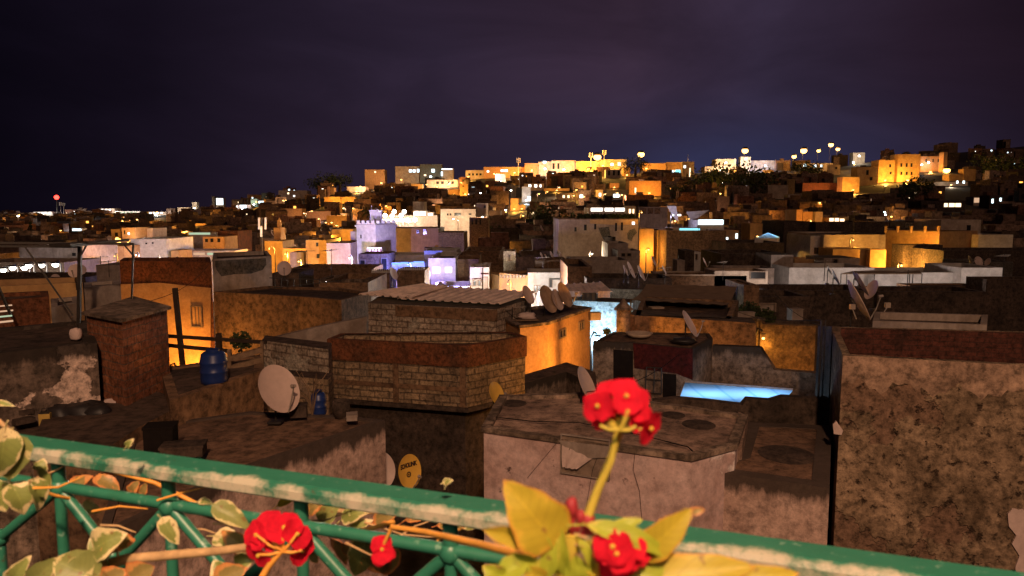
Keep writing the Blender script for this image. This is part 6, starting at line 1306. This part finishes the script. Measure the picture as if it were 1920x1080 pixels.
def leafmat(name, g1, g2, edge, ew, red=0.0):
    m, t, b = newmat(name, .45, .4)
    uv = N(t, 'ShaderNodeUVMap'); sp = N(t, 'ShaderNodeSeparateXYZ'); L(t, uv, 0, sp, 0); tc = N(t, 'ShaderNodeTexCoord')
    n = N(t, 'ShaderNodeTexNoise', i_Scale=34.0, i_Detail=5.0, i_Roughness=.6); L(t, tc, 'Object', n, 'Vector')
    e = mth(t, 'ABSOLUTE', mth(t, 'SUBTRACT', mth(t, 'MULTIPLY', sp.outputs[0], 2.0), 1.0)); vein = ramp(t, [(0.0, 1.25), (.06, 1.0)]); t.links.new(e, vein.inputs[0])
    e2 = mth(t, 'MAXIMUM', e, mth(t, 'ABSOLUTE', mth(t, 'SUBTRACT', mth(t, 'MULTIPLY', sp.outputs[1], 2.0), 1.0)))
    k = mth(t, 'ADD', e2, mth(t, 'MULTIPLY', mth(t, 'SUBTRACT', n.outputs[0], .5), 2.1)); r = ramp(t, [(ew, 0), (ew + .07, 1)]); t.links.new(k, r.inputs[0])
    c = mixc(t, r.outputs[0], mixc(t, n.outputs[0], g1, g2), edge); c = mixc(t, 1.0, c, vein.outputs[0], 'MULTIPLY')
    fr = mth(t, 'ABSOLUTE', mth(t, 'SUBTRACT', mth(t, 'FRACT', mth(t, 'SUBTRACT', mth(t, 'MULTIPLY', sp.outputs[1], 8.0), mth(t, 'MULTIPLY', e, 1.6))), .5)); vr = ramp(t, [(0, .80), (.09, 1.0)]); t.links.new(fr, vr.inputs[0]); c = mixc(t, 1.0, c, vr.outputs[0], 'MULTIPLY')
    nb = N(t, 'ShaderNodeTexNoise', i_Scale=75.0, i_Detail=3.0); L(t, tc, 'Object', nb, 'Vector'); br_ = ramp(t, [(.66, 0), (.70, .8)]); L(t, nb, 0, br_, 0); c = mixc(t, br_.outputs[0], c, (.22, .12, .04))
    if red: rr = ramp(t, [(.86, 0), (1.0, red)]); t.links.new(e2, rr.inputs[0]); c = mixc(t, rr.outputs[0], c, (.62, .12, .03))
    t.links.new(c, b.inputs['Base Color']); b.inputs['Subsurface Weight'].default_value = 0.0
    tr = N(t, 'ShaderNodeBsdfTranslucent'); t.links.new(c, tr.inputs[0]); ms = N(t, 'ShaderNodeMixShader', i_0=.25); L(t, b, 0, ms, 1); L(t, tr, 0, ms, 2); L(t, ms, 0, t.nodes['Material Output'], 0)
    bump(t, b, n.outputs[0], .2, .002); return m
M['leafv'] = leafmat('variegated_leaf', (.17, .22, .055), (.30, .34, .10), (.70, .60, .32), .70)
M['leafg'] = leafmat('green_leaf', (.16, .20, .06), (.30, .32, .10), (.62, .54, .26), .92)
M['leafd'] = leafmat('dry_edged_leaf', (.22, .20, .07), (.34, .24, .08), (.62, .30, .10), .66, .8)
M['leafy'] = leafmat('yellow_green_leaf', (.40, .36, .03), (.52, .40, .04), (.58, .42, .05), .90, .5)
M['leafyg'] = leafmat('lime_leaf', (.26, .36, .03), (.46, .50, .05), (.55, .50, .08), .9)
M['petal'] = plain('red_bract', (.68, .014, .04), .75, .08, 0, .25, 60, .3)
_t = M['petal'].node_tree; _b = _t.nodes['Principled BSDF']; _c = _b.inputs['Base Color'].links[0].from_socket; _tr = N(_t, 'ShaderNodeBsdfTranslucent'); _t.links.new(_c, _tr.inputs[0]); _ms = N(_t, 'ShaderNodeMixShader', i_0=.4); L(_t, _b, 0, _ms, 1); L(_t, _tr, 0, _ms, 2); L(_t, _ms, 0, _t.nodes['Material Output'], 0)
M['petalc'] = plain('flower_centre', (.60, .38, .05), .5, .3)
M['stemy'] = plain('yellow_stem', (.48, .40, .06), .5, .3, 0, .2, 30)
M['stemb'] = plain('woody_vine', (.45, .30, .15), .7, .2, 0, .35, 30)
M['stemo'] = plain('orange_stem', (.70, .33, .06), .5, .3, 0, .2, 30)
M['bud'] = plain('dark_red_bud', (.30, .03, .04), .5, .3, 0, .3, 30)
def leaf(parent, bx, by, tx, ty, wpx_, d, mat, d2=None, curl=.25, fold=.25, twist=0.0, shape=1.0, name='leaf'):
    p0, p1 = at(bx, by, d), at(tx, ty, d2 or d); ln_ = (p1 - p0).length; t = (p1 - p0).normalized(); w_ = wpx_ / FPX * d / 2
    view = -((p0 + p1) / 2).normalized(); sd = t.cross(view).normalized(); nn = sd.cross(t).normalized()
    sd, nn = sd * math.cos(twist) + nn * math.sin(twist), nn * math.cos(twist) - sd * math.sin(twist); G = []
    for i in range(13):
        u = i / 12; ww = w_ * (math.sin(math.pi * u ** (.75 * shape)) ** .75 if 0 < u < 1 else 0) * (1 + .05 * math.sin(u * 19 + bx)); row = []
        if i == 0: ww = w_ * .05
        c = p0 + t * ln_ * u + nn * (math.sin(math.pi * u) * curl * ln_ * .5)
        for j in range(7):
            v = j / 3 - 1; row.append(c + sd * ww * v + nn * (abs(v) * fold * ww + .04 * ww * math.sin(u * 14 + v * 3)))
        G.append(row)
    mb = MB(); mb.grid(G); q_ = p0 - t * ln_ * .22 + Vector((0, 0, -.1 * ln_)); mb.tube([q_, p0, p0 + t * ln_ * .25 + nn * (.35 * curl * ln_)], [w_ * .05 + .0006, w_ * .05 + .0006, .0004], 5, cap=False); return mb.build(name, M[mat], parent)
def floret(parent, c, n, r, mat='petal', seed=0):
    rd = random.Random(seed); n = Vector(n).normalized(); a = n.orthogonal().normalized(); a = a * math.cos(seed) + n.cross(a) * math.sin(seed); b = n.cross(a); mb = MB()
    for s in (-1, 1):
        G = []; cc = c + a * s * r * .52
        for i in range(6):
            f = i / 5; G.append([cc + (a * math.cos(q * math.pi / 9) * f + b * math.sin(q * math.pi / 9) * f * 1.18) * r * (1 + .07 * math.sin(q * 1.9 + seed)) * (1 - .12 * (math.cos(q * math.pi / 9) * s < -.8)) + n * r * (.10 * f * f + .10 * math.sin(q * 1.05 + seed) * f * f) for q in range(18)])
        mb.grid(G, closed=True)
    o = mb.build('bract', M[mat], parent); cb = MB(); cb.blob(c + n * r * .16, (r * .2,) * 3, nu=8, nv=6, seed=seed); cb.build('flower_centre', M['petalc'], o); return o
def view(px, py, d): return -at(px, py, d).normalized()
# --- tall crown-of-thorns plant at centre ---
d = .60; cp = thing('crown_of_thorns_plant', 'crown of thorns plant with tall red flower head and yellow green leaves', 'plant', at(1070, 1140, d))
mb = MB(); mb.tube([at(1068, 1180, d), at(1062, 1060, d), at(1070, 1000, d)], [.012, .010, .009], 10); mb.build('stem', M['stemy'], cp)
mb = MB(); rd = random.Random(2)
for k in range(16):
    q = at(1062 + rd.uniform(-14, 14), 1000 + 9 * k, d); v = Vector((rd.uniform(-1, 1), rd.uniform(-1, .2), rd.uniform(0, .5))).normalized(); mb.tube([q, q + v * .014, q + v * .022], [.0018, .0009, .0002], 5)
mb.build('thorns', M['stemb'], cp)
for a in [(1045, 1022, 944, 900, 118, 'leafy', .12, .15, .70, 0), (1012, 1012, 905, 993, 46, 'leafy', .1, .3, 1, .4), (1020, 1085, 1046, 1003, 40, 'leafyg', .1, .3, 1, .2), (1098, 983, 1258, 1046, 40, 'leafyg', .35, .3, 1, .3),
          (1196, 1046, 1300, 952, 66, 'leafy', .15, .2, .85, -.2), (1140, 998, 1206, 974, 26, 'leafyg', .2, .3, 1, .3), (1088, 1105, 1080, 1040, 60, 'leafyg', .1, .3, 1, 0), (1150, 1100, 1420, 1062, 84, 'leafy', .1, .2, 1, .2), (990, 1050, 925, 1088, 50, 'leafyg', .1, .3, 1, -.3), (1060, 1080, 1052, 985, 34, 'leafyg', .1, .3, 1, .4), (1110, 1030, 1180, 1012, 24, 'leafyg', .2, .3, 1, .5), (1010, 1062, 960, 1040, 30, 'leafyg', .2, .2, 1, .3), (1330, 1100, 1500, 1075, 50, 'leafy', .15, .3, 1, .2), (1130, 1070, 1290, 1100, 60, 'leafyg', .15, .3, 1, .2), (1030, 1085, 975, 1062, 34, 'leafy', .2, .3, 1, .4), (1105, 1020, 1150, 1000, 22, 'leafyg', .2, .3, 1, .5), (1040, 1030, 1020, 990, 20, 'leafyg', .2, .3, 1, -.5), (1100, 1060, 1135, 1090, 34, 'leafy', .2, .3, 1, .4), (950, 1085, 905, 1060, 40, 'leafyg', .2, .3, 1, .3), (1085, 1010, 1110, 1075, 26, 'leafyg', .25, .3, 1, .6)]:
    leaf(cp, a[0], a[1], a[2], a[3], a[4], d - .01, a[5], None, a[6], a[7], a[9], a[8])
leaf(cp, 1292, 962, 1322, 955, 16, d - .01, 'leafd')
for k, (x, y, x2, y2, r) in enumerate([(1060, 1010, 1052, 965, .0035), (1072, 1010, 1072, 952, .004), (1080, 1008, 1088, 970, .003), (1066, 1015, 1045, 985, .0035), (1090, 1010, 1102, 978, .004), (1084, 1012, 1108, 992, .003), (1050, 1010, 1000, 972, .0022)]):
    mb = MB(); mb.tube([at(x, y, d), at(x2, y2, d)], [r * .6, r], 7); mb.blob(at(x2, y2, d), (r * 1.5, r * 1.5, r * 2.2), nu=8, nv=6, seed=k); mb.build('bud', M['bud'] if k != 6 else M['stemo'], cp)
mb = MB(); mb.blob(at(1000, 974, d), (.007, .006, .010), seed=3); mb.build('bud', M['petal'], cp)
mb = MB(); mb.tube([at(1098, 980, d), at(1122, 915, d), at(1145, 862, d), at(1162, 806, d)], [.0042, .0036, .0034, .0040], 10); mb.build('flower_stalk', M['stemy'], cp)
top = at(1162, 806, d)
def cluster(parent, cx, cy, wx, wy, d, n, r, seed, root=None):
    rd = random.Random(seed)
    for k in range(n):
        a = 2.4 * k + seed; f = math.sqrt((k + .5) / n); x, y = cx + math.cos(a) * wx * f, cy + math.sin(a) * wy * f; dd = d - .012 * (1 - f) + rd.uniform(-.004, .004)
        c = at(x, y, dd); v = view(x, y, d); n_ = v + Vector((math.cos(a) * f * 1.0, 0, -math.sin(a) * f * .8 + .15)); floret(parent, c, n_, r * rd.uniform(.85, 1.12), seed=k + seed * 10)
        if root is not None and k % 2 == 0: mb = MB(); mb.tube([root, root.lerp(c, .5) + Vector((0, .006, 0)), c + v * -.003], [.0018, .0014, .0012], 6); mb.build('pedicel', M['stemy'], parent)
for k, (x, y, r) in enumerate([(1122, 762, 1), (1146, 746, 1.05), (1174, 744, 1.05), (1196, 758, .95), (1126, 784, .7), (1218, 802, 1), (1200, 784, .8), (1158, 768, .8)]):
    floret(cp, at(x, y, d + .004 * math.sin(k * 2)), view(x, y, d) * .8 + Vector(((x - 1163) / 60, 0, (770 - y) / 60)), .0103 * r, seed=k * 3 + 1)
    mb = MB(); c_ = at(x, y, d); mb.tube([top, top.lerp(c_, .5) - Vector((0, .003, 0)), c_], [.0020, .0015, .0012], 6); mb.build('pedicel', M['stemy'], cp)
for (x, y, x2, y2) in [(1162, 806, 1125, 798), (1162, 806, 1178, 768), (1163, 806, 1192, 800)]:
    mb = MB(); mb.tube([at(x, y, d - .012), at((x + x2) / 2, (y + y2) / 2 + 4, d - .014), at(x2, y2, d - .012)], .0016, 6); mb.build('pedicel', M['stemy'], cp)
cluster(cp, 1166, 1038, 30, 22, d - .02, 6, .0108, 3, at(1100, 1015, d))
# orange stem running left
mb = MB(); mb.tube([at(735, 988, .95), at(800, 998, .9), at(905, 1022, .75), at(1000, 1046, .64)], [.0035, .004, .0045, .0045], 8); mb.build('side_branch', M['stemo'], cp)
# --- second crown of thorns, left, with red flower ---
d = 1.02; c2_ = thing('crown_of_thorns_plant', 'low crown of thorns branch with drooping red flower head at left centre', 'plant', at(500, 1120, d))
mb = MB(); mb.tube([at(478, 1105, d), at(505, 1060, d), at(535, 1025, d)], [.006, .0045, .0035], 8); mb.build('stem', M['stemo'], c2_)
for k, (x, y, r) in enumerate([(482, 1004, 1), (504, 990, 1.1), (532, 990, 1.1), (556, 1002, 1), (566, 1032, .95), (486, 1040, 1), (510, 1012, .7)]):
    floret(c2_, at(x, y, d + .01 + .006 * math.sin(k * 2)), view(x, y, d) * .8 + Vector(((x - 522) / 60, 0, (1010 - y) / 60)), .0158 * r, seed=k * 5 + 2)
    mb = MB(); a_ = at(532, 1034, d); c_ = at(x, y, d); mb.tube([a_, a_.lerp(c_, .5) - Vector((0, .005, 0)), c_], [.003, .0022, .0018], 6); mb.build('pedicel', M['stemo'], c2_)
fl = thing('crown_of_thorns_flower', 'single small round red flower on a bent stem under the rail', 'flower', at(717, 1035, .95)); floret(fl, at(716, 1030, .95), view(717, 1033, 1), .0125, seed=4); floret(fl, at(719, 1042, .95), view(717, 1033, 1) + Vector((.2, 0, -.3)), .0105, seed=9); mb = MB(); mb.tube([at(720, 1020, .955), at(735, 988, .95)], .0025, 6); mb.build('stem', M['stemo'], fl)
# --- variegated vine ---
VN = thing('variegated_vine', 'straggling variegated vine with cream edged leaves winding along the railing', 'plant', at(200, 1100, 1.1))
def vine(pts, r, m='stemb'):
    mb = MB(); mb.tube([at(*p) for p in pts], r, 8); mb.build('stem', M[m], VN)
vine([(180, 1062, 1.1), (240, 1048, 1.1), (330, 1040, 1.08), (420, 1032, 1.06), (490, 1022, 1.05)], [.008, .0085, .0075, .0065, .006])
vine([(-30, 965, 1.2), (30, 935, 1.2), (60, 908, 1.2), (82, 903, 1.22)], [.007, .006, .005, .003])
vine([(-20, 775, 1.15), (10, 800, 1.15), (25, 812, 1.15)], .004); vine([(120, 860, 1.6), (200, 880, 1.6), (290, 905, 1.6), (370, 945, 1.6)], .005, 'stemo'); vine([(570, 955, 1.5), (680, 960, 1.5), (780, 962, 1.45), (900, 978, 1.4)], .005, 'stemb')
vine([(40, 905, 1.3), (100, 928, 1.3), (130, 935, 1.32)], .003, 'stemo'); vine([(640, 1000, 1.3), (700, 990, 1.3), (740, 978, 1.3)], .004, 'stemo')
LV_ = [(22, 812, 18, 900, 70, 1.15, 'leafg', 0), (10, 800, -10, 900, 60, 1.14, 'leafv', .3), (20, 905, 45, 965, 55, 1.16, 'leafv', .4), (-5, 900, 10, 960, 50, 1.16, 'leafv', -.3), (60, 895, 70, 960, 40, 1.18, 'leafv', .8), (70, 880, 90, 930, 22, 1.2, 'leafv', .9), (-10, 758, 28, 762, 14, 1.15, 'leafv', .6),
       (172, 1080, 100, 1050, 80, 1.05, 'leafg', .1), (150, 1085, 190, 1030, 70, 1.06, 'leafg', .2), (175, 1030, 240, 1000, 64, 1.07, 'leafv', .3), (220, 1035, 215, 995, 60, 1.08, 'leafd', -.3), (200, 1050, 170, 1005, 40, 1.08, 'leafv', .5), (240, 1090, 290, 1062, 60, 1.0, 'leafd', .1), (190, 1095, 240, 1070, 50, 1.0, 'leafd', .2), (60, 1095, 110, 1045, 50, 1.05, 'leafg', .2), (20, 1100, 60, 1040, 40, 1.08, 'leafv', .4), (302, 970, 335, 1022, 34, 1.12, 'leafv', .1), (398, 945, 470, 992, 40, 1.12, 'leafg', .2),
       (372, 940, 400, 945, 16, 1.3, 'leafv', .5), (480, 1035, 415, 995, 40, 1.2, 'leafd', .3), (400, 1005, 455, 1030, 44, 1.2, 'leafv', .5), (440, 1060, 480, 1045, 40, 1.08, 'leafv', .2), (400, 1090, 465, 1065, 50, 1.0, 'leafd', .1), (430, 1090, 400, 1050, 50, 1.05, 'leafv', .3), (66, 868, 88, 885, 26, 1.22, 'leafv', .4), (76, 890, 90, 925, 20, 1.22, 'leafv', .7),
       (236, 838, 252, 822, 14, 1.25, 'leafv', .3), (130, 925, 175, 892, 34, 1.6, 'leafd', .7), (175, 895, 225, 925, 34, 1.6, 'leafd', .6), (245, 928, 262, 900, 24, 1.6, 'leafd', .5), (262, 930, 275, 905, 20, 1.6, 'leafd', .2), (150, 950, 190, 960, 30, 1.6, 'leafg', .3), (520, 948, 560, 932, 16, 1.35, 'leafy', .3), (575, 960, 610, 935, 34, 1.4, 'leafd', .4), (600, 980, 640, 940, 44, 1.45, 'leafg', .3), (640, 975, 700, 955, 34, 1.4, 'leafv', .4), (668, 962, 650, 945, 24, 1.4, 'leafv', .2), (700, 980, 760, 950, 34, 1.4, 'leafd', .3), (655, 1000, 700, 975, 30, 1.4, 'leafv', .5),
       (760, 975, 830, 960, 26, 1.38, 'leafd', .4), (780, 960, 830, 975, 22, 1.38, 'leafv', .5), (820, 985, 870, 990, 22, 1.35, 'leafd', .4), (870, 990, 915, 985, 18, 1.35, 'leafv', .5), (690, 1000, 665, 1080, 60, 1.3, 'leafg', .2), (680, 1010, 730, 1075, 60, 1.32, 'leafd', .1), (620, 1010, 650, 1060, 24, 1.4, 'leafd', .5), (640, 1020, 690, 1070, 30, 1.4, 'leafd', .4), (740, 1020, 720, 1080, 34, 1.35, 'leafd', .5), (580, 1035, 596, 1056, 18, 1.3, 'leafd', .1), (300, 935, 345, 958, 16, 1.5, 'leafd', .5), (830, 905, 850, 900, 14, 1.12, 'leafv', .2), (835, 912, 842, 896, 10, 1.12, 'leafv', .2)]
for a in LV_: leaf(VN, *a[:5], a[5], a[6], curl=.3 if a[7] > .25 else .12, twist=a[7] * .8, fold=.3, shape=.8 if a[6] in ('leafg', 'leafv') else 1)
rdv = random.Random(8)
for k in range(16):
    x = rdv.uniform(-20, 900); y = 905 + x * .12 + rdv.uniform(-15, 60); dd = rdv.uniform(1.15, 1.5); a_ = rdv.uniform(-.5, .5); l_ = rdv.uniform(60, 150)
    vine([(x, y, dd), (x + l_ * .5 * math.cos(a_), y + l_ * .5 * math.sin(a_) + rdv.uniform(-12, 12), dd), (x + l_ * math.cos(a_), y + l_ * math.sin(a_), dd)], [.0022, .0018, .0008], rdv.choice(['stemb', 'stemo', 'stemb']))
# terrace wall lamp behind the viewer, lighting rail and flowers
rt = thing('terrace_wall_lamp', 'warm lamp on the terrace behind the viewer', 'lamp', (-1.3, -1.2, .4)); mb = MB(); mb.blob((-1.3, -1.2, 1.0), (.1, .1, .1), jit=0); mb.build('bulb', EM['warm'], rt); mb = MB(); mb.tube([(-1.3, -1.2, .4), (-1.3, -1.2, .9)], .02, 6); mb.build('stand', M['metal'], rt)
bulb_light('terrace_light', (-1.3, -1.05, 1.0), (1.0, .84, .62), 52, rt, .12)
rt = thing('added_floodlight', 'warm floodlight high on the viewer\'s roof terrace, behind the viewer', 'floodlight', (1.2, -8.0, -.5)); mb = MB(); mb.tube([(1.2, -8, -.5), (1.2, -8, 9.6)], .05, 8); mb.build('pole', M['metal'], rt); mb = MB(); mb.box((1.2, -7.95, 9.8), (.4, .12, .3)); mb.build('lamp_head', M['metal'], rt)  # unseen floodlight on a pole, added to brighten the near houses
mb = MB(); mb.box((1.2, -7.87, 9.8), (.34, .03, .24)); mb.build('lens', EM['warm'], rt); bulb_light('fill_light', (1.2, -7.6, 9.8), (1.0, .58, .34), 13800, rt, .35)

# ================= ROOF CLUTTER =================
def yagi(px, py, d, h, label, rot=0.3):
    b = at(px, py, d); rt = thing('tv_aerial', label, 'aerial', b, 'rooftop aerials'); mb = MB(); mb.tube([b, b + Vector((.02, 0, h))], .022, 5); mb.build('pole', M['metal'], rt)
    mb = MB(); v = Vector((math.cos(rot), math.sin(rot), .05)); w_ = Vector((-v.y, v.x, 0)); t = b + Vector((0, 0, h * .95)); mb.beam(t - v * .5, t + v * .5, .025)
    for k in range(6): c = t + v * (k / 5 - .5); mb.beam(c - w_ * (.35 - .03 * k), c + w_ * (.35 - .03 * k), .014)
    mb.build('elements', M['galv'], rt)
for (x, y, d, h, r, lb) in [(1545, 527, 45, 1.3, .2, 'spindly aerial against the white terrace wall'), (622, 520, 44, 1.7, .9, 'aerial pole above the mottled retaining wall'), (576, 512, 48, 1.5, .3, 'aerial right of the round white dish'), (905, 548, 30, 1.2, 1.2, 'aerial behind the corrugated roof'), (1246, 535, 48, 1.2, .4, 'aerial on the dark house behind the sloping awning'),
        (1355, 525, 55, 1.4, 1.0, 'aerial on the long roof with the pale edge'), (1700, 546, 38, 1.1, .4, 'aerial on the dark gabled hump house'), (1880, 525, 43, 1.5, .7, 'aerial on the black house at the right edge'), (190, 520, 45, 1.3, .2, 'left aerial beside the pergola corner'), (205, 520, 44, 1.0, .9, 'right, shorter aerial beside the pergola corner'), (1018, 505, 60, 1.0, .3, 'aerial on the white lit roof room'),
        (830, 470, 100, 1.8, .3, 'aerial on the dim brown tall house'), (748, 428, 108, 2.0, .9, 'aerial on the big grey house behind the minaret'), (1310, 432, 90, 2.0, .5, 'aerial on the wide dark windowless house'), (1600, 440, 92, 3.0, .5, 'tall aerial on the long yellow house'), (960, 602, 26.5, .5, .5, 'short aerial stub on the orange house roof')]: yagi(x, y, d, h, lb, r)
rd = random.Random(9)
def bush(px, py, d, r, label, n=500, seed=3, leaf_=.07):
    c = at(px, py, d); rt = thing('potted_bush', label, 'bush', c - Vector((0, 0, r))); rr = random.Random(seed); mb = MB(); mb.tube([c - Vector((0, 0, r)), c], .03, 5); mb.build('stem', M['trunk'], rt); mb = MB()
    for i in range(n):
        v = Vector((rr.gauss(0, 1), rr.gauss(0, 1), rr.gauss(0, .8))).normalized() * r * rr.uniform(.3, 1.05); a = Vector((rr.gauss(0, 1), rr.gauss(0, 1), rr.gauss(0, 1))).normalized() * leaf_; b = a.orthogonal() * .6; p = c + v; mb.face([p - a, p + b, p + a, p - b])
    mb.build('leaves', M['foliage'], rt)
bush(1405, 588, 33.5, .55, 'dark bush on the cluttered roof right of the awning', 700, 1); bush(1437, 594, 33.4, .4, 'smaller dark bush right of the big one by the awning', 500, 2); bush(1345, 592, 31.5, .35, 'dark leafy clump under the awning edge', 400, 5)
bush(1137, 622, 26.2, .15, 'small plant growing on the wall by the cyan wall', 200, 4, .035); bush(452, 640, 20.5, .3, 'dry weeds behind the timber rail', 300, 6, .05)
def misc(px, py, d, size, mat, label, name='crate', cat='crate', rot=.2):
    c = at(px, py, d); rt = thing(name, label, cat, c); mb = MB(); mb.box(c + Vector((0, 0, size[2] / 2)), size, rot); mb.build('body', M[mat], rt); mb = MB(); mb.box(c + Vector((0, 0, size[2] + .02)), (size[0] * 1.06, size[1] * 1.06, .04), rot); mb.build('lid', M[mat], rt)
misc(1490, 600, 31, (.5, .4, .45), 'whitewash', 'pale box among the dark clutter left of the pitted house'); misc(1392, 600, 30, (.9, .3, .3), 'whitewash', 'long pale box below the dark bushes', rot=.1)
misc(1300, 600, 29, (.7, .4, .3), 'brown', 'brown chest under the sloping awning'); misc(1230, 593, 30, (.5, .4, .35), 'cream', 'cream tub under the left end of the awning'); misc(1255, 594, 30.5, (.3, .3, .4), 'brown', 'small brown crate beside the cream tub')
misc(1115, 600, 27.5, (.4, .3, .25), 'whitewash', 'pale ledge box at the corner of the orange lit house'); misc(560, 780, 15.6, (.35, .3, .22), 'darkr', 'dark crate behind the big dish'); misc(660, 786, 15.2, (.22, .3, .08), 'whitewash', 'flat slab lying at the far roof edge')
# overhead wires between roofs
for k, (a, b, lb) in enumerate([(at(262, 570, 18.5), at(400, 486, 34), 'slack wire from the brick turret to the whitewashed block'), (at(1540, 600, 17), at(1340, 560, 33), 'wire sagging from the pipes to the awning house'), (at(935, 570, 26.5), at(1027, 600, 26.2), 'short wire from sheet roof to orange house'), (at(1100, 735, 16.5), at(1300, 640, 22), 'wire from the pink roof dish to the dark red hut'), (at(1556, 620, 17.5), at(1440, 530, 40), 'second wire from the pipes over the dark roofs')]):
    pts = [a.lerp(b, t / 10) - Vector((0, 0, .35 * math.sin(math.pi * t / 10))) for t in range(11)]; mb = MB(); mb.tube(pts, .009, 5); tag(mb.build('overhead_wire', M['black'], None, loc=a), lb, 'wire')

misc(303, 842, 13.2, (.5, .4, .42), 'black', 'black box standing at the foot of the brown terrace wall'); misc(345, 852, 12.9, (.7, .4, .16), 'darkr', 'low dark slab beside the black box', name='slab', cat='slab')
for k, (x, y, rx, lb) in enumerate([(963, 756, .30, 'dark round matting near the left end of the pink house roof'), (1262, 778, .26, 'left dark oval matting on the pink house roof'), (1310, 796, .34, 'right dark oval matting on the pink house roof')]):
    c = onz(x, y, -4.424); mb = MB(); mb.grid([[c + Vector((math.cos(a * math.pi / 12) * rx * r, math.sin(a * math.pi / 12) * rx * 1.1 * r, .012 * (1 - r))) for a in range(24)] for r in (.01, .6, 1.0)], closed=True); tag(mb.build('roof_stain', M['darkr'], None, loc=c), lb, 'staining')  # flat dark discs drawn as stains on the roof
c = onz(1475, 852, -4.865); mb = MB(); mb.grid([[c + Vector((math.cos(a * math.pi / 12) * .55 * r, math.sin(a * math.pi / 12) * .6 * r, .02 * (1 - r))) for a in range(24)] for r in (.01, .6, 1.0)], closed=True); tag(mb.build('roof_stain', M['darkr'], None, loc=c), 'large dark oval matting on the low roof beside the pitted wall', 'staining')
